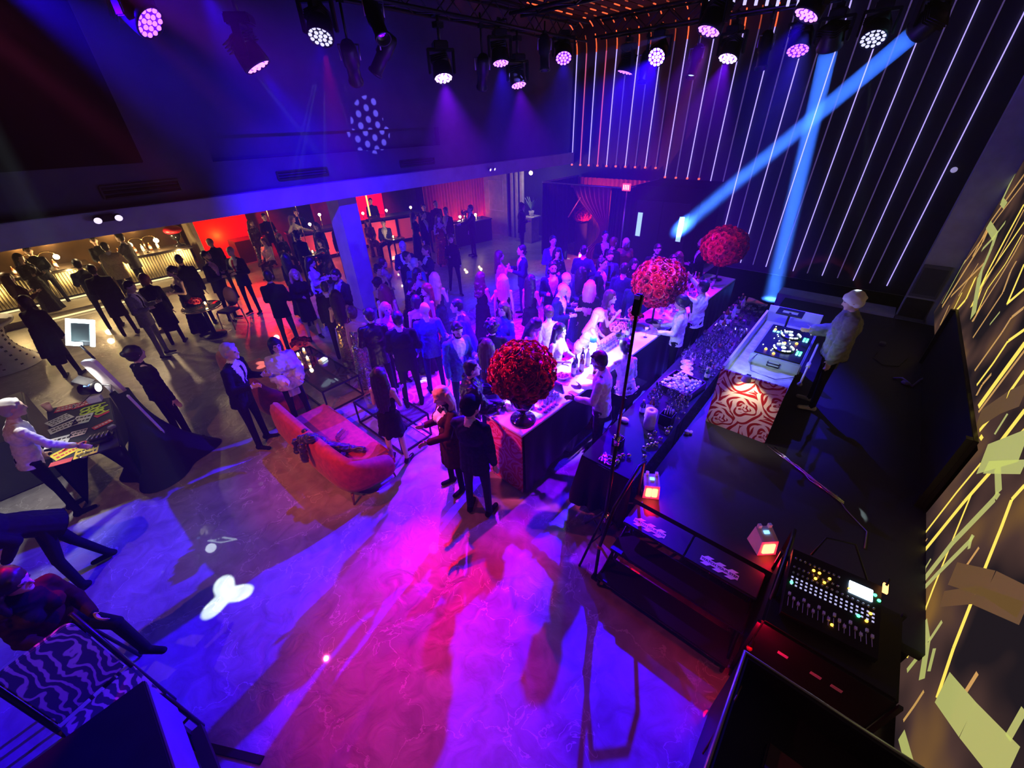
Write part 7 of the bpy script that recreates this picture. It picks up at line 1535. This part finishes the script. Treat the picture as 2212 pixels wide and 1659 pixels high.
person('dark-haired man in black leaning by the red wall corner', (5.61, 16.52, 0.0), -89, h=1.78, voxel=0.017, c='kkkk', hair='short', arms=('hold', 'hold'), lean=6)
person('woman in black sequins at the edge of the glowing red wall', (5.08, 16.32, 0.0), -77, h=1.68, voxel=0.017, sex='f', outfit='gownsleeve', c='K', hair='curly', hc='b')
person('woman in a white top seated low in the lounge crowd', (4.91, 15.15, 0.0), -138, h=1.64, voxel=0.017, sex='f', outfit='blouse', c='wkkk', hair='long', legs='sit', arms=('lap', 'lap'))
person('woman in dark clothes seated behind the candle-lit tall table', (5.46, 15.24, 0.0), -90, h=1.66, voxel=0.017, sex='f', outfit='gownsleeve', c='k', hair='long', hc='b', legs='sit', arms=('lap', 'hold'))
person('red-faced guest in black seated beside the candle in the crowd', (5.34, 13.38, 0.0), -102, h=1.66, voxel=0.017, outfit='blouse', c='kkkk', hair='short', legs='sit', arms=('lap', 'lap'))
person('long-haired woman in dark lace seated near the column', (5.87, 13.20, 0.0), -134, h=1.66, voxel=0.017, sex='f', outfit='gownsleeve', c='K', hair='xlong', legs='sit', arms=('lap', 'lap'))
person('dark figure with bushy hair, back turned, in the lounge crowd', (5.08, 12.78, 0.0), 38, h=1.72, voxel=0.017, outfit='blouse', c='kkkk', hair='wild')
person('woman in a dark dress seen from behind near the gold-trimmed chair', (3.86, 10.80, 0.0), 40, h=1.66, voxel=0.017, sex='f', outfit='gownsleeve', c='k', hair='long')
person('bearded man in a black suit and pale shirt next to the red light', (2.55, 12.15, 0.0), -48, h=1.8, voxel=0.017, c='kkpp', hair='short', beard='k', skin='t', arms=('hold', 'clasp'))
person('grey-haired man in a black suit and red tie beside the bearded man', (3.11, 12.16, 0.0), -144, h=1.8, voxel=0.017, c='kkwr', hair='ring', hc='g', arms=('clasp', 'hold'))
person('bald man in dark clothes behind the pair in black suits', (3.14, 13.83, 0.0), -243, h=1.78, voxel=0.017, c='kkkk', hair='ring', hc='g', skin='t')
person('man in a light grey suit with dark hair looking down', (0.81, 11.18, 0.0), -34, h=1.74, voxel=0.017, c='ggwk', hair='short', arms=('hold', 'clasp'), head=(0, 25))
person('auburn-haired woman in a black coat next to the grey-suited man', (1.19, 11.70, 0.0), 69, h=1.68, voxel=0.017, sex='f', outfit='coat', c='kkkk', hair='bob', hc='r', girth=1.15)
person('woman in a sleeveless black top setting down plates', (1.73, 11.84, 0.0), -168, h=1.68, voxel=0.017, sex='f', outfit='slip', c='k', hair='bun', bare=False, arms=('hold', 'front'))
person('broad man in black bending away from us behind the plate table', (2.02, 12.32, 0.0), 76, h=1.8, voxel=0.017, c='kkkk', hair='crop', girth=1.2, lean=15)
person('dark-haired man in a tan blazer, back to us at the golden bar', (1.17, 15.83, 0.0), 78, h=1.78, voxel=0.017, c='ykwk', hair='short', arms=('down', 'table'))
person('tall man in a grey-brown suit leaning at the golden bar', (1.66, 16.73, 0.0), -216, h=1.82, voxel=0.017, c='dkwk', hair='short', arms=('table', 'down'))
person('person in black with slim trousers at the first golden bar', (0.41, 14.17, 0.0), 83, h=1.78, voxel=0.017, c='kkkk', hair='short', arms=('table', 'down'))
person('second person in black at the golden bar, beside the tan blazer', (0.56, 13.31, 0.0), 78, h=1.76, voxel=0.017, outfit='coat', c='kkkk', hair='short', arms=('hold', 'down'))
person('dark-haired woman in black at the far end of the golden bar', (-0.48, 16.75, 0.0), -58, h=1.7, voxel=0.017, sex='f', outfit='gownsleeve', c='k', hair='curly', arms=('hold', 'hold'))
person('person in a long black coat leaning by the perforated white pedestal', (-0.69, 11.71, 0.0), 63, h=1.72, voxel=0.017, sex='f', outfit='coat', c='kkkk', hair='bob', girth=1.15, lean=14, arms=('table', 'down'))
person('brown-haired guest at the edge beside the white pedestal', (-0.78, 14.46, 0.0), 33, h=1.7, voxel=0.017, sex='f', outfit='gownsleeve', c='o', hair='long', hc='b', arms=('hold', 'hold'))
person('barman lit red behind the first golden bar', (-0.25, 17.26, 0.0), -89, h=1.76, voxel=0.017, outfit='blouse', c='kkwk', hair='short', skin='t', arms=('front', 'front'))
person('barman lit red behind the gap between the golden bars', (1.11, 17.22, 0.0), -94, h=1.76, voxel=0.017, outfit='blouse', c='kkwk', hair='short', skin='t', arms=('front', 'front'))
person('person in deep blue behind the bottles by the middle rose ball', (7.19, 3.09, 0.0), 9, h=1.7, voxel=0.0125, outfit='jacket', c='nnkk', hair='short')
# woman at the high table close to us, lit red
person('woman close to us in a dark jacket, neck lit red, beside the zebra chair', (-1.22, 3.86, .42), -62, sex='f', h=1.70, outfit='jacket', c='okkk', hair='long', hc='k', legs='sit', arms=('front', 'front'), lean=10, head=(30, 12), voxel=.010)
t = thing('bar_stool', 'dark stool under the woman with the red-lit neck', 'stool', (-1.24, 3.88, 0)); obj('seat', lathe(B(), [(0, .76), (.19, .76), (.2, .80), (.17, .83), (0, .83)], 24), BLACKP, t)
for k in range(4): a = k * PI / 2 + .4; obj('leg', tube(B(), [(.12 * math.cos(a), .12 * math.sin(a), .77), (.19 * math.cos(a), .19 * math.sin(a), .01)], .014), BLACKM, t)
spot((-.5, 4.9, 3.0), (-1.15, 3.80, 1.65), (1, .0, .02), 260, 22, .5, .02)
